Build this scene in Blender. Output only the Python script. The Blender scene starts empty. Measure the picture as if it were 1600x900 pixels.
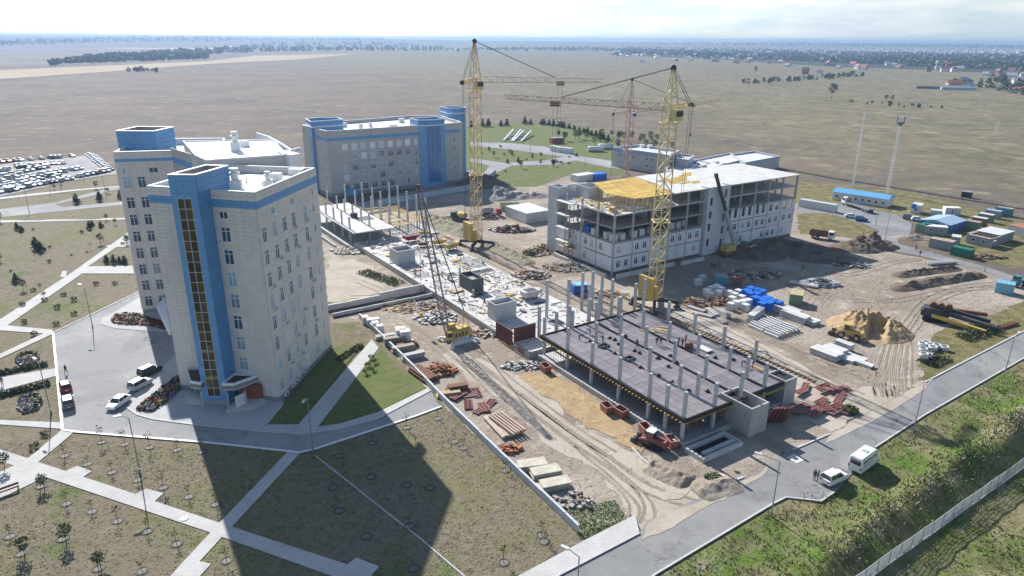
import bpy, math, random
from math import radians as R, sin, cos, pi, sqrt, atan2, hypot
from mathutils import Vector, Matrix, noise
random.seed(7)
scene = bpy.context.scene
COL = scene.collection

# ------------------------------------------------------------------ camera
CAM_H, F_PX, PITCH, ROLL = 58.0, 1085.0, math.atan(388.5 / 1085.0), 0.0072
FW = Vector((0, cos(PITCH), -sin(PITCH)))
_u0, _r0 = Vector((0, sin(PITCH), cos(PITCH))), Vector((1, 0, 0))
RT = cos(ROLL) * _r0 + sin(ROLL) * _u0
UP = -sin(ROLL) * _r0 + cos(ROLL) * _u0
cd = bpy.data.cameras.new('camera'); cam = bpy.data.objects.new('camera', cd); COL.objects.link(cam)
cd.sensor_width = 36.0; cd.lens = 36.0 * F_PX / 1600.0
cd.clip_start = 0.5; cd.clip_end = 40000
cam.matrix_world = Matrix(((RT.x, UP.x, -FW.x, 0), (RT.y, UP.y, -FW.y, 0), (RT.z, UP.z, -FW.z, CAM_H), (0, 0, 0, 1)))
scene.camera = cam
# ------------------------------------------------------------------ sky, sun, exposure
SUN_EL, SUN_AZ = R(33.3), R(-31.0)          # azimuth measured from +Y, negative = towards -X
world = bpy.data.worlds.new('World'); scene.world = world; world.use_nodes = True
wn, wl = world.node_tree.nodes, world.node_tree.links
wn.clear()
sky = wn.new('ShaderNodeTexSky'); sky.sky_type = 'NISHITA'; sky.sun_disc = False
sky.sun_elevation = SUN_EL; sky.sun_rotation = SUN_AZ
sky.altitude = 200; sky.air_density = 1.0; sky.dust_density = 0.5; sky.ozone_density = 1.6
bg = wn.new('ShaderNodeBackground'); bg.inputs[1].default_value = 0.085
wo = wn.new('ShaderNodeOutputWorld')
# thin bright cloud veil over the blue
tc = wn.new('ShaderNodeTexCoord'); mp = wn.new('ShaderNodeMapping'); mp.inputs['Scale'].default_value = (1.2, 1.2, 7.0)
nz = wn.new('ShaderNodeTexNoise'); nz.inputs['Scale'].default_value = 2.6; nz.inputs['Detail'].default_value = 7; nz.inputs['Roughness'].default_value = 0.55
cr = wn.new('ShaderNodeValToRGB'); cr.color_ramp.elements[0].position = 0.36; cr.color_ramp.elements[1].position = 0.66
cr.color_ramp.elements[0].color = (0.55, 0.55, 0.55, 1); cr.color_ramp.elements[1].color = (1, 1, 1, 1)
mx = wn.new('ShaderNodeMixRGB'); mx.inputs[2].default_value = (5.6, 6.5, 7.15, 1)
wl.new(tc.outputs['Generated'], mp.inputs[0]); wl.new(mp.outputs[0], nz.inputs['Vector']); wl.new(nz.outputs['Fac'], cr.inputs[0])
# the veil thickens towards the horizon all round
sxyz = wn.new('ShaderNodeSeparateXYZ'); wl.new(tc.outputs['Generated'], sxyz.inputs[0])
hzr = wn.new('ShaderNodeMapRange'); hzr.inputs[1].default_value = 0.02; hzr.inputs[2].default_value = 0.45; hzr.inputs[3].default_value = 1.0; hzr.inputs[4].default_value = 0.0; hzr.interpolation_type = 'SMOOTHSTEP'
wl.new(sxyz.outputs['Z'], hzr.inputs[0])
vm_ = wn.new('ShaderNodeMath'); vm_.operation = 'MULTIPLY'; wl.new(cr.outputs[0], vm_.inputs[0]); wl.new(hzr.outputs[0], vm_.inputs[1])
cn = wn.new('ShaderNodeTexNoise'); cn.inputs['Scale'].default_value = 3.4; cn.inputs['Detail'].default_value = 8; cn.inputs['Roughness'].default_value = 0.6; wl.new(mp.outputs[0], cn.inputs['Vector'])
cr2 = wn.new('ShaderNodeValToRGB'); cr2.color_ramp.elements[0].position = 0.46; cr2.color_ramp.elements[1].position = 0.62
cr2.color_ramp.elements[0].color = (0.415, 0.53, 0.615, 1); cr2.color_ramp.elements[1].color = (0.66, 0.69, 0.72, 1); wl.new(cn.outputs['Fac'], cr2.inputs[0])
sc10 = wn.new('ShaderNodeVectorMath'); sc10.operation = 'SCALE'; sc10.inputs['Scale'].default_value = 10.0; wl.new(cr2.outputs[0], sc10.inputs[0])
# thin cloud glows towards the sun
sdv = wn.new('ShaderNodeVectorMath'); sdv.operation = 'DOT_PRODUCT'; sdv.inputs[1].default_value = (sin(SUN_AZ) * cos(SUN_EL), cos(SUN_AZ) * cos(SUN_EL), sin(SUN_EL)); wl.new(tc.outputs['Generated'], sdv.inputs[0])
glw = wn.new('ShaderNodeMapRange'); glw.inputs[1].default_value = 0.5; glw.inputs[2].default_value = 1.0; glw.inputs[3].default_value = 1.0; glw.inputs[4].default_value = 2.6; wl.new(sdv.outputs['Value'], glw.inputs[0])
sc2 = wn.new('ShaderNodeVectorMath'); sc2.operation = 'SCALE'; wl.new(sc10.outputs[0], sc2.inputs[0]); wl.new(glw.outputs[0], sc2.inputs['Scale']); wl.new(sc2.outputs[0], mx.inputs[2])
wl.new(vm_.outputs[0], mx.inputs[0]); wl.new(sky.outputs[0], mx.inputs[1]); wl.new(mx.outputs[0], bg.inputs[0]); wl.new(bg.outputs[0], wo.inputs[0])
sd = bpy.data.lights.new('sun', 'SUN'); sd.energy = 4.8; sd.angle = R(0.53); sd.color = (1.0, 0.965, 0.92)
sun = bpy.data.objects.new('sun', sd); COL.objects.link(sun)
SDIR = Vector((sin(SUN_AZ) * cos(SUN_EL), cos(SUN_AZ) * cos(SUN_EL), sin(SUN_EL)))   # towards the sun
sun.rotation_euler = (-SDIR).to_track_quat('-Z', 'Y').to_euler()
sun.location = (-100, 150, 150)
vs = scene.view_settings; vs.view_transform = 'Standard'; vs.look = 'None'; vs.exposure = 0.74; vs.gamma = 1.0
try: vs.use_curve_mapping = False
except Exception: pass
cy = scene.cycles
cy.use_denoising = True
cy.max_bounces = 6; cy.diffuse_bounces = 3; cy.glossy_bounces = 3; cy.transmission_bounces = 3; cy.volume_bounces = 1; cy.transparent_max_bounces = 8
cy.caustics_reflective = False; cy.caustics_refractive = False

# ------------------------------------------------------------------ survey: photo pixel -> place on a level plane
def ray(x, y): return FW + RT * ((x - 800) / F_PX) - UP * ((y - 450) / F_PX)
def G(x, y, z=0.0):
    d = ray(x, y); t = (CAM_H - z) / -d.z
    return Vector((d.x * t, d.y * t, z))
def RY(x, y, Y):                                    # place on the upright plane at distance Y
    d = ray(x, y); t = Y / d.y
    return Vector((d.x * t, Y, CAM_H + d.z * t))
def PX(p):                                          # place -> photo pixel
    v = Vector(p) - Vector((0, 0, CAM_H)); w = v.dot(FW)
    return 800 + F_PX * v.dot(RT) / w, 450 - F_PX * v.dot(UP) / w
SA = R(33.2)                                        # the building site's own grid: u along the long facades, v away
E1, E2 = Vector((cos(SA), sin(SA), 0)), Vector((-sin(SA), cos(SA), 0))
def S(u, v, z=0.0): return E1 * u + E2 * v + Vector((0, 0, z))
SITE = Matrix.Rotation(SA, 4, 'Z')
def frame(o, ang): return Matrix.Translation(Vector(o)) @ Matrix.Rotation(ang, 4, 'Z')

# ------------------------------------------------------------------ materials
MATS = {}
def mat(name, c, rough=0.75, var=0.12, scale=0.6, c2=None, bump=0.0, bscale=8.0, metal=0.0, rnd=0.0, spec=0.3, world=False, detail=6):
    if name in MATS: return MATS[name]
    m = bpy.data.materials.new(name); m.use_nodes = True; MATS[name] = m
    n, l = m.node_tree.nodes, m.node_tree.links
    b = n['Principled BSDF']; b.inputs['Roughness'].default_value = rough; b.inputs['Metallic'].default_value = metal
    b.inputs['Specular IOR Level'].default_value = spec
    if world: g = n.new('ShaderNodeNewGeometry'); co = g.outputs['Position']
    else: g = n.new('ShaderNodeTexCoord'); co = g.outputs['Object']
    t = n.new('ShaderNodeTexNoise'); t.inputs['Scale'].default_value = scale; t.inputs['Detail'].default_value = detail; t.inputs['Roughness'].default_value = 0.62
    l.new(co, t.inputs['Vector'])
    r = n.new('ShaderNodeValToRGB'); r.color_ramp.elements[0].position = 0.3; r.color_ramp.elements[1].position = 0.7
    a = c2 if c2 else tuple(k * (1 - var) for k in c); z = c if c2 else tuple(min(1, k * (1 + var)) for k in c)
    r.color_ramp.elements[0].color = (*a, 1); r.color_ramp.elements[1].color = (*z, 1)
    l.new(t.outputs['Fac'], r.inputs[0]); out = r.outputs[0]
    if rnd:
        oi = n.new('ShaderNodeObjectInfo'); mr = n.new('ShaderNodeMapRange'); mr.inputs[3].default_value = 1 - rnd; mr.inputs[4].default_value = 1 + rnd
        hs = n.new('ShaderNodeHueSaturation'); l.new(oi.outputs['Random'], mr.inputs[0]); l.new(mr.outputs[0], hs.inputs['Value']); l.new(out, hs.inputs['Color']); out = hs.outputs[0]
    l.new(out, b.inputs['Base Color'])
    if bump:
        t2 = n.new('ShaderNodeTexNoise'); t2.inputs['Scale'].default_value = bscale; t2.inputs['Detail'].default_value = 5; l.new(co, t2.inputs['Vector'])
        bp = n.new('ShaderNodeBump'); bp.inputs['Strength'].default_value = bump; bp.inputs['Distance'].default_value = 0.3
        l.new(t2.outputs['Fac'], bp.inputs['Height']); l.new(bp.outputs[0], b.inputs['Normal'])
    return m
def ground_mat(name, layers, rough=0.95, bump=0.5, bscale=1.2, bdist=0.4, stretch=None):
    """layers: first (colour,), then (colour, noise scale, low, high, detail) mixed one over the other."""
    m = bpy.data.materials.new(name); m.use_nodes = True; MATS[name] = m
    n, l = m.node_tree.nodes, m.node_tree.links
    b = n['Principled BSDF']; b.inputs['Roughness'].default_value = rough; b.inputs['Specular IOR Level'].default_value = 0.15
    g = n.new('ShaderNodeNewGeometry'); co = g.outputs['Position']
    if stretch:
        mpn = n.new('ShaderNodeMapping'); mpn.inputs['Rotation'].default_value = (0, 0, stretch[0]); mpn.inputs['Scale'].default_value = (stretch[1], stretch[2], 1); l.new(co, mpn.inputs[0]); co = mpn.outputs[0]
    rgb = n.new('ShaderNodeRGB'); rgb.outputs[0].default_value = (*layers[0][0], 1); out = rgb.outputs[0]
    for k, (c, s, lo, hi, det) in enumerate(layers[1:]):
        t = n.new('ShaderNodeTexNoise'); t.inputs['Scale'].default_value = s; t.inputs['Detail'].default_value = det; t.inputs['Roughness'].default_value = 0.65
        off = n.new('ShaderNodeVectorMath'); off.operation = 'ADD'; off.inputs[1].default_value = (37.1 * k, 11.3 * k, 5.7 * k); l.new(co, off.inputs[0]); l.new(off.outputs[0], t.inputs['Vector'])
        mr = n.new('ShaderNodeMapRange'); mr.inputs[1].default_value = lo; mr.inputs[2].default_value = hi; l.new(t.outputs['Fac'], mr.inputs[0])
        mxn = n.new('ShaderNodeMixRGB'); mxn.inputs[2].default_value = (*c, 1); l.new(mr.outputs[0], mxn.inputs[0]); l.new(out, mxn.inputs[1]); out = mxn.outputs[0]
    l.new(out, b.inputs['Base Color'])
    if bump:
        t2 = n.new('ShaderNodeTexNoise'); t2.inputs['Scale'].default_value = bscale; t2.inputs['Detail'].default_value = 6; t2.inputs['Roughness'].default_value = 0.7; l.new(g.outputs['Position'], t2.inputs['Vector'])
        bp = n.new('ShaderNodeBump'); bp.inputs['Strength'].default_value = bump; bp.inputs['Distance'].default_value = bdist
        l.new(t2.outputs['Fac'], bp.inputs['Height']); l.new(bp.outputs[0], b.inputs['Normal'])
    return m
def glass(name, c, rough=0.06, metal=0.0, spec=0.9):
    return mat(name, c, rough=rough, var=0.25, scale=0.35, metal=metal, spec=spec, rnd=0.25)

# ------------------------------------------------------------------ mesh builder
class MB:
    def __init__(s, M=None): s.v, s.f, s.m, s.M = [], [], [], M
    def add(s, vs, fs, m=0):
        o = len(s.v); s.v += [tuple(p) for p in vs]
        for f in fs: s.f.append(tuple(i + o for i in f)); s.m.append(m)
    def box(s, x0, y0, z0, x1, y1, z1, m=0):
        s.add([(x0, y0, z0), (x1, y0, z0), (x1, y1, z0), (x0, y1, z0), (x0, y0, z1), (x1, y0, z1), (x1, y1, z1), (x0, y1, z1)],
              [(3, 2, 1, 0), (4, 5, 6, 7), (0, 1, 5, 4), (1, 2, 6, 5), (2, 3, 7, 6), (3, 0, 4, 7)], m)
        return s
    def cbox(s, c, sx, sy, sz, rot=0.0, m=0, taper=1.0):
        ca, sa = cos(rot), sin(rot); P = []
        for z, k in ((0, 1.0), (sz, taper)):
            for a, b in ((-.5, -.5), (.5, -.5), (.5, .5), (-.5, .5)):
                x, y = a * sx * k, b * sy * k
                P.append((c[0] + x * ca - y * sa, c[1] + x * sa + y * ca, c[2] + z))
        s.add(P, [(3, 2, 1, 0), (4, 5, 6, 7), (0, 1, 5, 4), (1, 2, 6, 5), (2, 3, 7, 6), (3, 0, 4, 7)], m)
        return s
    def prism(s, pts, z0, z1, m=0, mt=None, bottom=False):
        n = len(pts)
        a = sum(pts[i][0] * pts[(i + 1) % n][1] - pts[(i + 1) % n][0] * pts[i][1] for i in range(n))
        if a < 0: pts = list(pts)[::-1]
        o = len(s.v); s.v += [(p[0], p[1], z0) for p in pts] + [(p[0], p[1], z1) for p in pts]
        for i in range(n):
            j = (i + 1) % n; s.f.append((o + i, o + j, o + n + j, o + n + i)); s.m.append(m)
        s.f.append(tuple(range(o + n, o + 2 * n))); s.m.append(m if mt is None else mt)
        if bottom: s.f.append(tuple(range(o + n - 1, o - 1, -1))); s.m.append(m)
        return s
    def ring(s, pts, t, z0, z1, m=0):
        """a wall of thickness t standing along the inside of a closed outline"""
        n = len(pts); pts = [Vector((p[0], p[1])) for p in pts]
        a = sum(pts[i].x * pts[(i + 1) % n].y - pts[(i + 1) % n].x * pts[i].y for i in range(n))
        if a < 0: pts = pts[::-1]
        inn = []
        for i in range(n):
            d1 = (pts[i] - pts[i - 1]).normalized(); d2 = (pts[(i + 1) % n] - pts[i]).normalized()
            n1, n2 = Vector((-d1.y, d1.x)), Vector((-d2.y, d2.x)); b = (n1 + n2); k = t / max(0.3, (1 + n1.dot(n2)) / 2 * 1) / 1
            b = b / 2 * (t / max(0.25, (1 + n1.dot(n2)) / 2)); inn.append(pts[i] + b)
        o = len(s.v)
        s.v += [(p.x, p.y, z0) for p in pts] + [(p.x, p.y, z1) for p in pts] + [(p.x, p.y, z0) for p in inn] + [(p.x, p.y, z1) for p in inn]
        for i in range(n):
            j = (i + 1) % n
            for q in ((i, j, n + j, n + i), (n + i, n + j, 3 * n + j, 3 * n + i), (2 * n + j, 2 * n + i, 3 * n + i, 3 * n + j)):
                s.f.append(tuple(o + k for k in q)); s.m.append(m)
        return s
    def bar(s, p, q, w, h=None, m=0, up=(0, 0, 1)):
        p, q = Vector(p), Vector(q); d = (q - p)
        if d.length < 1e-6: return s
        d.normalize(); h = w if h is None else h; up = Vector(up)
        if abs(d.dot(up)) > 0.98: up = Vector((1, 0, 0))
        a = d.cross(up).normalized(); b = a.cross(d).normalized(); P = []
        for c in (p, q):
            for i, j in ((-1, -1), (1, -1), (1, 1), (-1, 1)): P.append(c + a * (i * w / 2) + b * (j * h / 2))
        s.add(P, [(0, 1, 2, 3), (7, 6, 5, 4), (1, 0, 4, 5), (2, 1, 5, 6), (3, 2, 6, 7), (0, 3, 7, 4)], m)
        return s
    def tube(s, p, q, r, n=8, r2=None, m=0, cap=True):
        p, q = Vector(p), Vector(q); d = (q - p).normalized(); r2 = r if r2 is None else r2
        up = Vector((0, 0, 1)) if abs(d.z) < 0.95 else Vector((1, 0, 0))
        a = d.cross(up).normalized(); b = a.cross(d).normalized(); P = []
        for c, k in ((p, r), (q, r2)):
            for i in range(n): t = 2 * pi * i / n; P.append(c + a * (cos(t) * k) + b * (sin(t) * k))
        F = [(i, (i + 1) % n, n + (i + 1) % n, n + i) for i in range(n)]
        if cap: F += [tuple(range(n - 1, -1, -1)), tuple(range(n, 2 * n))]
        s.add(P, [f[::-1] for f in F], m)
        return s
    def lathe(s, prof, c=(0, 0, 0), n=12, m=0, axis='z'):
        P = []
        for r, z in prof:
            for i in range(n):
                t = 2 * pi * i / n
                if axis == 'z': P.append((c[0] + r * cos(t), c[1] + r * sin(t), c[2] + z))
                elif axis == 'x': P.append((c[0] + z, c[1] + r * cos(t), c[2] + r * sin(t)))
                else: P.append((c[0] + r * sin(t), c[1] + z, c[2] + r * cos(t)))
        F = []
        for k in range(len(prof) - 1):
            for i in range(n): F.append((k * n + i, k * n + (i + 1) % n, (k + 1) * n + (i + 1) % n, (k + 1) * n + i))
        s.add(P, F, m); return s
    def quad(s, a, b, c, d, m=0): s.add([a, b, c, d], [(0, 1, 2, 3)], m); return s
    def poly(s, pts, m=0):
        s.add(pts, [tuple(range(len(pts)))], m); return s
    def lattice(s, p, q, w, n, wc=0.14, wd=0.07, w2=None, up=(0, 0, 1), m=0, tri=False):
        """a braced lattice beam of square (or triangular) section"""
        p, q = Vector(p), Vector(q); d = (q - p).normalized(); w2 = w if w2 is None else w2; up = Vector(up)
        if abs(d.dot(up)) > 0.98: up = Vector((0, 1, 0))
        a = d.cross(up).normalized(); b = a.cross(d).normalized()
        if tri: cs = [(-.5, -.5), (.5, -.5), (0, .5)]
        else: cs = [(-.5, -.5), (.5, -.5), (.5, .5), (-.5, .5)]
        def node(k, c):
            t = k / n; ww = w + (w2 - w) * t; return p + (q - p) * t + a * (c[0] * ww) + b * (c[1] * ww)
        for c in cs: s.bar(node(0, c), node(n, c), wc, m=m)
        for k in range(n):
            for i in range(len(cs)):
                c, e = cs[i], cs[(i + 1) % len(cs)]
                if (k + i) % 2: s.bar(node(k, c), node(k + 1, e), wd, m=m)
                else: s.bar(node(k, e), node(k + 1, c), wd, m=m)
                s.bar(node(k, c), node(k, e), wd, m=m)
        return s
    def mesh(s, name, mats, smooth=False):
        me = bpy.data.meshes.new(name); me.from_pydata(s.v, [], s.f); me.update()
        for x in (mats if isinstance(mats, (list, tuple)) else [mats]): me.materials.append(x)
        if any(s.m): me.polygons.foreach_set('material_index', s.m)
        if smooth: me.polygons.foreach_set('use_smooth', [True] * len(s.f))
        return me
    def obj(s, name, mats, parent=None, label=None, cat=None, group=None, kind=None, smooth=False, M=None, keep=False):
        """link as ONE mesh object, its origin moved to the middle of its foot; coordinates given in frame M (default: world)"""
        M = M or s.M
        if M is not None: s.v = [tuple(M @ Vector(p)) for p in s.v]
        if keep: c = Vector((0, 0, 0))
        else:
            xs, ys, zs = zip(*s.v); c = Vector(((min(xs) + max(xs)) / 2, (min(ys) + max(ys)) / 2, min(zs)))
            s.v = [(p[0] - c.x, p[1] - c.y, p[2] - c.z) for p in s.v]
        o = bpy.data.objects.new(name, s.mesh(name, mats, smooth)); COL.objects.link(o); o.location = c
        if parent is not None: attach(o, parent)
        return tag(o, label, cat, group, kind)
def wmat(o):
    m = Matrix.Translation(o.location) @ o.rotation_euler.to_matrix().to_4x4() @ Matrix.Diagonal((*o.scale, 1))
    return (wmat(o.parent) @ o.matrix_parent_inverse @ m) if o.parent else m
def attach(o, parent): o.parent = parent; o.matrix_parent_inverse = wmat(parent).inverted(); return o
def tag(o, label=None, cat=None, group=None, kind=None):
    if label: o['label'] = label
    if cat: o['category'] = cat
    if group: o['group'] = group
    if kind: o['kind'] = kind
    return o
def thing(name, label, cat, loc=(0, 0, 0), rot=0.0, group=None):
    o = bpy.data.objects.new(name, None); COL.objects.link(o); o.empty_display_size = 0.3
    o.location = loc; o.rotation_euler = (0, 0, rot)
    return tag(o, label, cat, group)
def part(name, me, parent, loc=(0, 0, 0), rot=0.0, label=None, scale=None, kind=None):
    """a child that shares mesh data, placed in its parent's own frame"""
    o = bpy.data.objects.new(name, me); COL.objects.link(o); o.parent = parent; o.location = loc; o.rotation_euler = rot if isinstance(rot, (tuple, list)) else (0, 0, rot)
    if scale: o.scale = scale
    if label: o['label'] = label
    if kind: o['kind'] = kind
    return o
KIDS = {}
def clone(root, loc, rot=0.0, label=None, group=None, scale=None):
    c = root.copy(); COL.objects.link(c); c.location = loc; c.rotation_euler = (0, 0, rot)
    if label: c['label'] = label
    if group: c['group'] = group
    if scale: c.scale = scale if isinstance(scale, (tuple, list)) else (scale,) * 3
    def rec(src, dst):
        for ch in kids(src):
            d = ch.copy(); COL.objects.link(d); d.parent = dst; rec(ch, d)
    rec(root, c)
    return c
def kids(o):
    if o.name not in KIDS: KIDS[o.name] = list(o.children)
    return KIDS[o.name]
def nth(i):
    w = ['first', 'second', 'third', 'fourth', 'fifth', 'sixth', 'seventh', 'eighth', 'ninth', 'tenth', 'eleventh', 'twelfth', 'thirteenth', 'fourteenth', 'fifteenth', 'sixteenth', 'seventeenth', 'eighteenth', 'nineteenth', 'twentieth']
    return w[i] if i < len(w) else '%dth' % (i + 1)
# ------------------------------------------------------------------ ground materials
def field_material():
    m = ground_mat('dry_field', [((0.175, 0.134, 0.106),), ((0.118, 0.094, 0.085), 0.012, 0.4, 0.62, 4), ((0.17, 0.165, 0.085), 0.05, 0.52, 0.75, 6), ((0.34, 0.285, 0.195), 0.075, 0.57, 0.72, 13), ((0.12, 0.095, 0.07), 0.4, 0.55, 0.8, 5)], bump=0.6, bscale=0.35, bdist=0.8, stretch=(R(8), 0.92, 1.08))
    n, l = m.node_tree.nodes, m.node_tree.links
    b = n['Principled BSDF']; src = b.inputs['Base Color'].links[0].from_socket
    g = n.new('ShaderNodeNewGeometry'); sx = n.new('ShaderNodeSeparateXYZ'); l.new(g.outputs['Position'], sx.inputs[0])
    a = n.new('ShaderNodeMath'); a.operation = 'MULTIPLY_ADD'; a.inputs[1].default_value = 0.42; l.new(sx.outputs['Y'], a.inputs[0]); l.new(sx.outputs['X'], a.inputs[2])
    t = n.new('ShaderNodeTexNoise'); t.inputs['Scale'].default_value = 0.006; t.inputs['Detail'].default_value = 6; l.new(g.outputs['Position'], t.inputs['Vector'])
    a2 = n.new('ShaderNodeMath'); a2.operation = 'MULTIPLY_ADD'; a2.inputs[1].default_value = 420; l.new(t.outputs['Fac'], a2.inputs[0]); l.new(a.outputs[0], a2.inputs[2])
    mr = n.new('ShaderNodeMapRange'); mr.inputs[1].default_value = 360; mr.inputs[2].default_value = 680; mr.inputs[4].default_value = 0.55; l.new(a2.outputs[0], mr.inputs[0])
    t2 = n.new('ShaderNodeTexNoise'); t2.inputs['Scale'].default_value = 0.075; t2.inputs['Detail'].default_value = 12; t2.inputs['Roughness'].default_value = 0.72; t2.inputs['Distortion'].default_value = 0.6; l.new(g.outputs['Position'], t2.inputs['Vector'])
    r = n.new('ShaderNodeValToRGB'); r.color_ramp.elements[0].position = 0.42; r.color_ramp.elements[1].position = 0.64
    r.color_ramp.elements[0].color = (0.125, 0.115, 0.055, 1); r.color_ramp.elements[1].color = (0.32, 0.285, 0.155, 1); l.new(t2.outputs['Fac'], r.inputs[0])
    mxn = n.new('ShaderNodeMixRGB'); l.new(mr.outputs[0], mxn.inputs[0]); l.new(src, mxn.inputs[1]); l.new(r.outputs[0], mxn.inputs[2]); out = mxn.outputs[0]
    for k, (c, sc, lo, hi, amt) in enumerate((((0.42, 0.36, 0.225), 0.036, 0.56, 0.68, 0.55), ((0.085, 0.10, 0.04), 0.016, 0.53, 0.66, 0.55), ((0.38, 0.32, 0.21), 0.13, 0.60, 0.72, 0.55), ((0.09, 0.075, 0.055), 0.5, 0.58, 0.68, 0.6))):
        tt = n.new('ShaderNodeTexNoise'); tt.inputs['Scale'].default_value = sc; tt.inputs['Detail'].default_value = 8; tt.inputs['Roughness'].default_value = 0.6
        of = n.new('ShaderNodeVectorMath'); of.operation = 'ADD'; of.inputs[1].default_value = (91 * k, 53, 17 * k); l.new(g.outputs['Position'], of.inputs[0]); l.new(of.outputs[0], tt.inputs['Vector'])
        mm = n.new('ShaderNodeMapRange'); mm.inputs[1].default_value = lo; mm.inputs[2].default_value = hi; mm.inputs[4].default_value = amt; l.new(tt.outputs['Fac'], mm.inputs[0])
        if k < 2: ml = n.new('ShaderNodeMath'); ml.operation = 'MULTIPLY'; ad = n.new('ShaderNodeMath'); ad.operation = 'ADD'; ad.inputs[1].default_value = 0.22; l.new(mr.outputs[0], ad.inputs[0]); l.new(mm.outputs[0], ml.inputs[0]); l.new(ad.outputs[0], ml.inputs[1]); fo = ml.outputs[0]
        else: fo = mm.outputs[0]
        mz = n.new('ShaderNodeMixRGB'); mz.inputs[2].default_value = (*c, 1); l.new(fo, mz.inputs[0]); l.new(out, mz.inputs[1]); out = mz.outputs[0]
    l.new(out, b.inputs['Base Color'])
    return m
M_FIELD = field_material()
M_VERGE = ground_mat('verge_grass', [((0.25, 0.225, 0.12),), ((0.11, 0.175, 0.03), 0.11, 0.42, 0.6, 6), ((0.11, 0.10, 0.05), 0.35, 0.5, 0.7, 7), ((0.36, 0.32, 0.23), 0.22, 0.56, 0.72, 8), ((0.085, 0.14, 0.025), 0.9, 0.55, 0.75, 5)], bump=0.9, bscale=2.2, bdist=0.35)
M_LAWN = ground_mat('thin_lawn', [((0.215, 0.18, 0.125),), ((0.18, 0.18, 0.07), 0.045, 0.47, 0.66, 5), ((0.27, 0.235, 0.17), 0.55, 0.5, 0.72, 8), ((0.11, 0.165, 0.035), 0.085, 0.57, 0.72, 6), ((0.08, 0.07, 0.045), 1.6, 0.5, 0.75, 4)], bump=1.0, bscale=2.6, bdist=0.22)
M_GREEN = ground_mat('green_lawn', [((0.12, 0.15, 0.045),), ((0.17, 0.155, 0.075), 0.14, 0.45, 0.65, 6), ((0.08, 0.115, 0.028), 0.5, 0.5, 0.7, 6)], bump=0.7, bscale=3.0, bdist=0.15)
M_DIRT = ground_mat('trodden_dirt', [((0.30, 0.25, 0.20),), ((0.40, 0.35, 0.29), 0.035, 0.45, 0.62, 7), ((0.24, 0.19, 0.145), 0.07, 0.52, 0.7, 8), ((0.52, 0.46, 0.38), 0.3, 0.55, 0.72, 7), ((0.20, 0.16, 0.12), 0.9, 0.58, 0.75, 6)], bump=0.9, bscale=1.1, bdist=0.4)
M_DUST = ground_mat('pale_dust', [((0.45, 0.40, 0.335),), ((0.37, 0.315, 0.25), 0.12, 0.45, 0.65, 7), ((0.33, 0.28, 0.22), 0.5, 0.56, 0.74, 7)], bump=0.5, bscale=1.4, bdist=0.2)
M_SAND = ground_mat('yellow_sand', [((0.42, 0.305, 0.175),), ((0.33, 0.23, 0.13), 0.35, 0.45, 0.65, 7), ((0.55, 0.42, 0.26), 0.9, 0.55, 0.72, 6)], bump=0.7, bscale=1.8, bdist=0.25)
M_SOIL = ground_mat('dark_soil', [((0.21, 0.165, 0.125),), ((0.13, 0.10, 0.078), 0.3, 0.42, 0.62, 8), ((0.30, 0.25, 0.195), 0.8, 0.56, 0.72, 7)], bump=1.0, bscale=1.6, bdist=0.4)
M_WEED = ground_mat('weedy_ground', [((0.24, 0.20, 0.10),), ((0.13, 0.13, 0.045), 0.3, 0.42, 0.6, 7), ((0.34, 0.27, 0.15), 0.8, 0.55, 0.72, 6)], bump=1.0, bscale=2.2, bdist=0.4)
M_ASPH = ground_mat('worn_asphalt', [((0.235, 0.235, 0.235),), ((0.30, 0.295, 0.28), 0.06, 0.45, 0.65, 7), ((0.19, 0.19, 0.195), 0.25, 0.52, 0.7, 7), ((0.38, 0.36, 0.33), 0.18, 0.62, 0.78, 8)], rough=0.85, bump=0.15, bscale=6, bdist=0.05)
M_ASPH2 = ground_mat('campus_asphalt', [((0.27, 0.27, 0.275),), ((0.34, 0.335, 0.325), 0.07, 0.45, 0.62, 8), ((0.22, 0.22, 0.225), 0.4, 0.58, 0.75, 7)], rough=0.85, bump=0.12, bscale=6, bdist=0.05)
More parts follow.
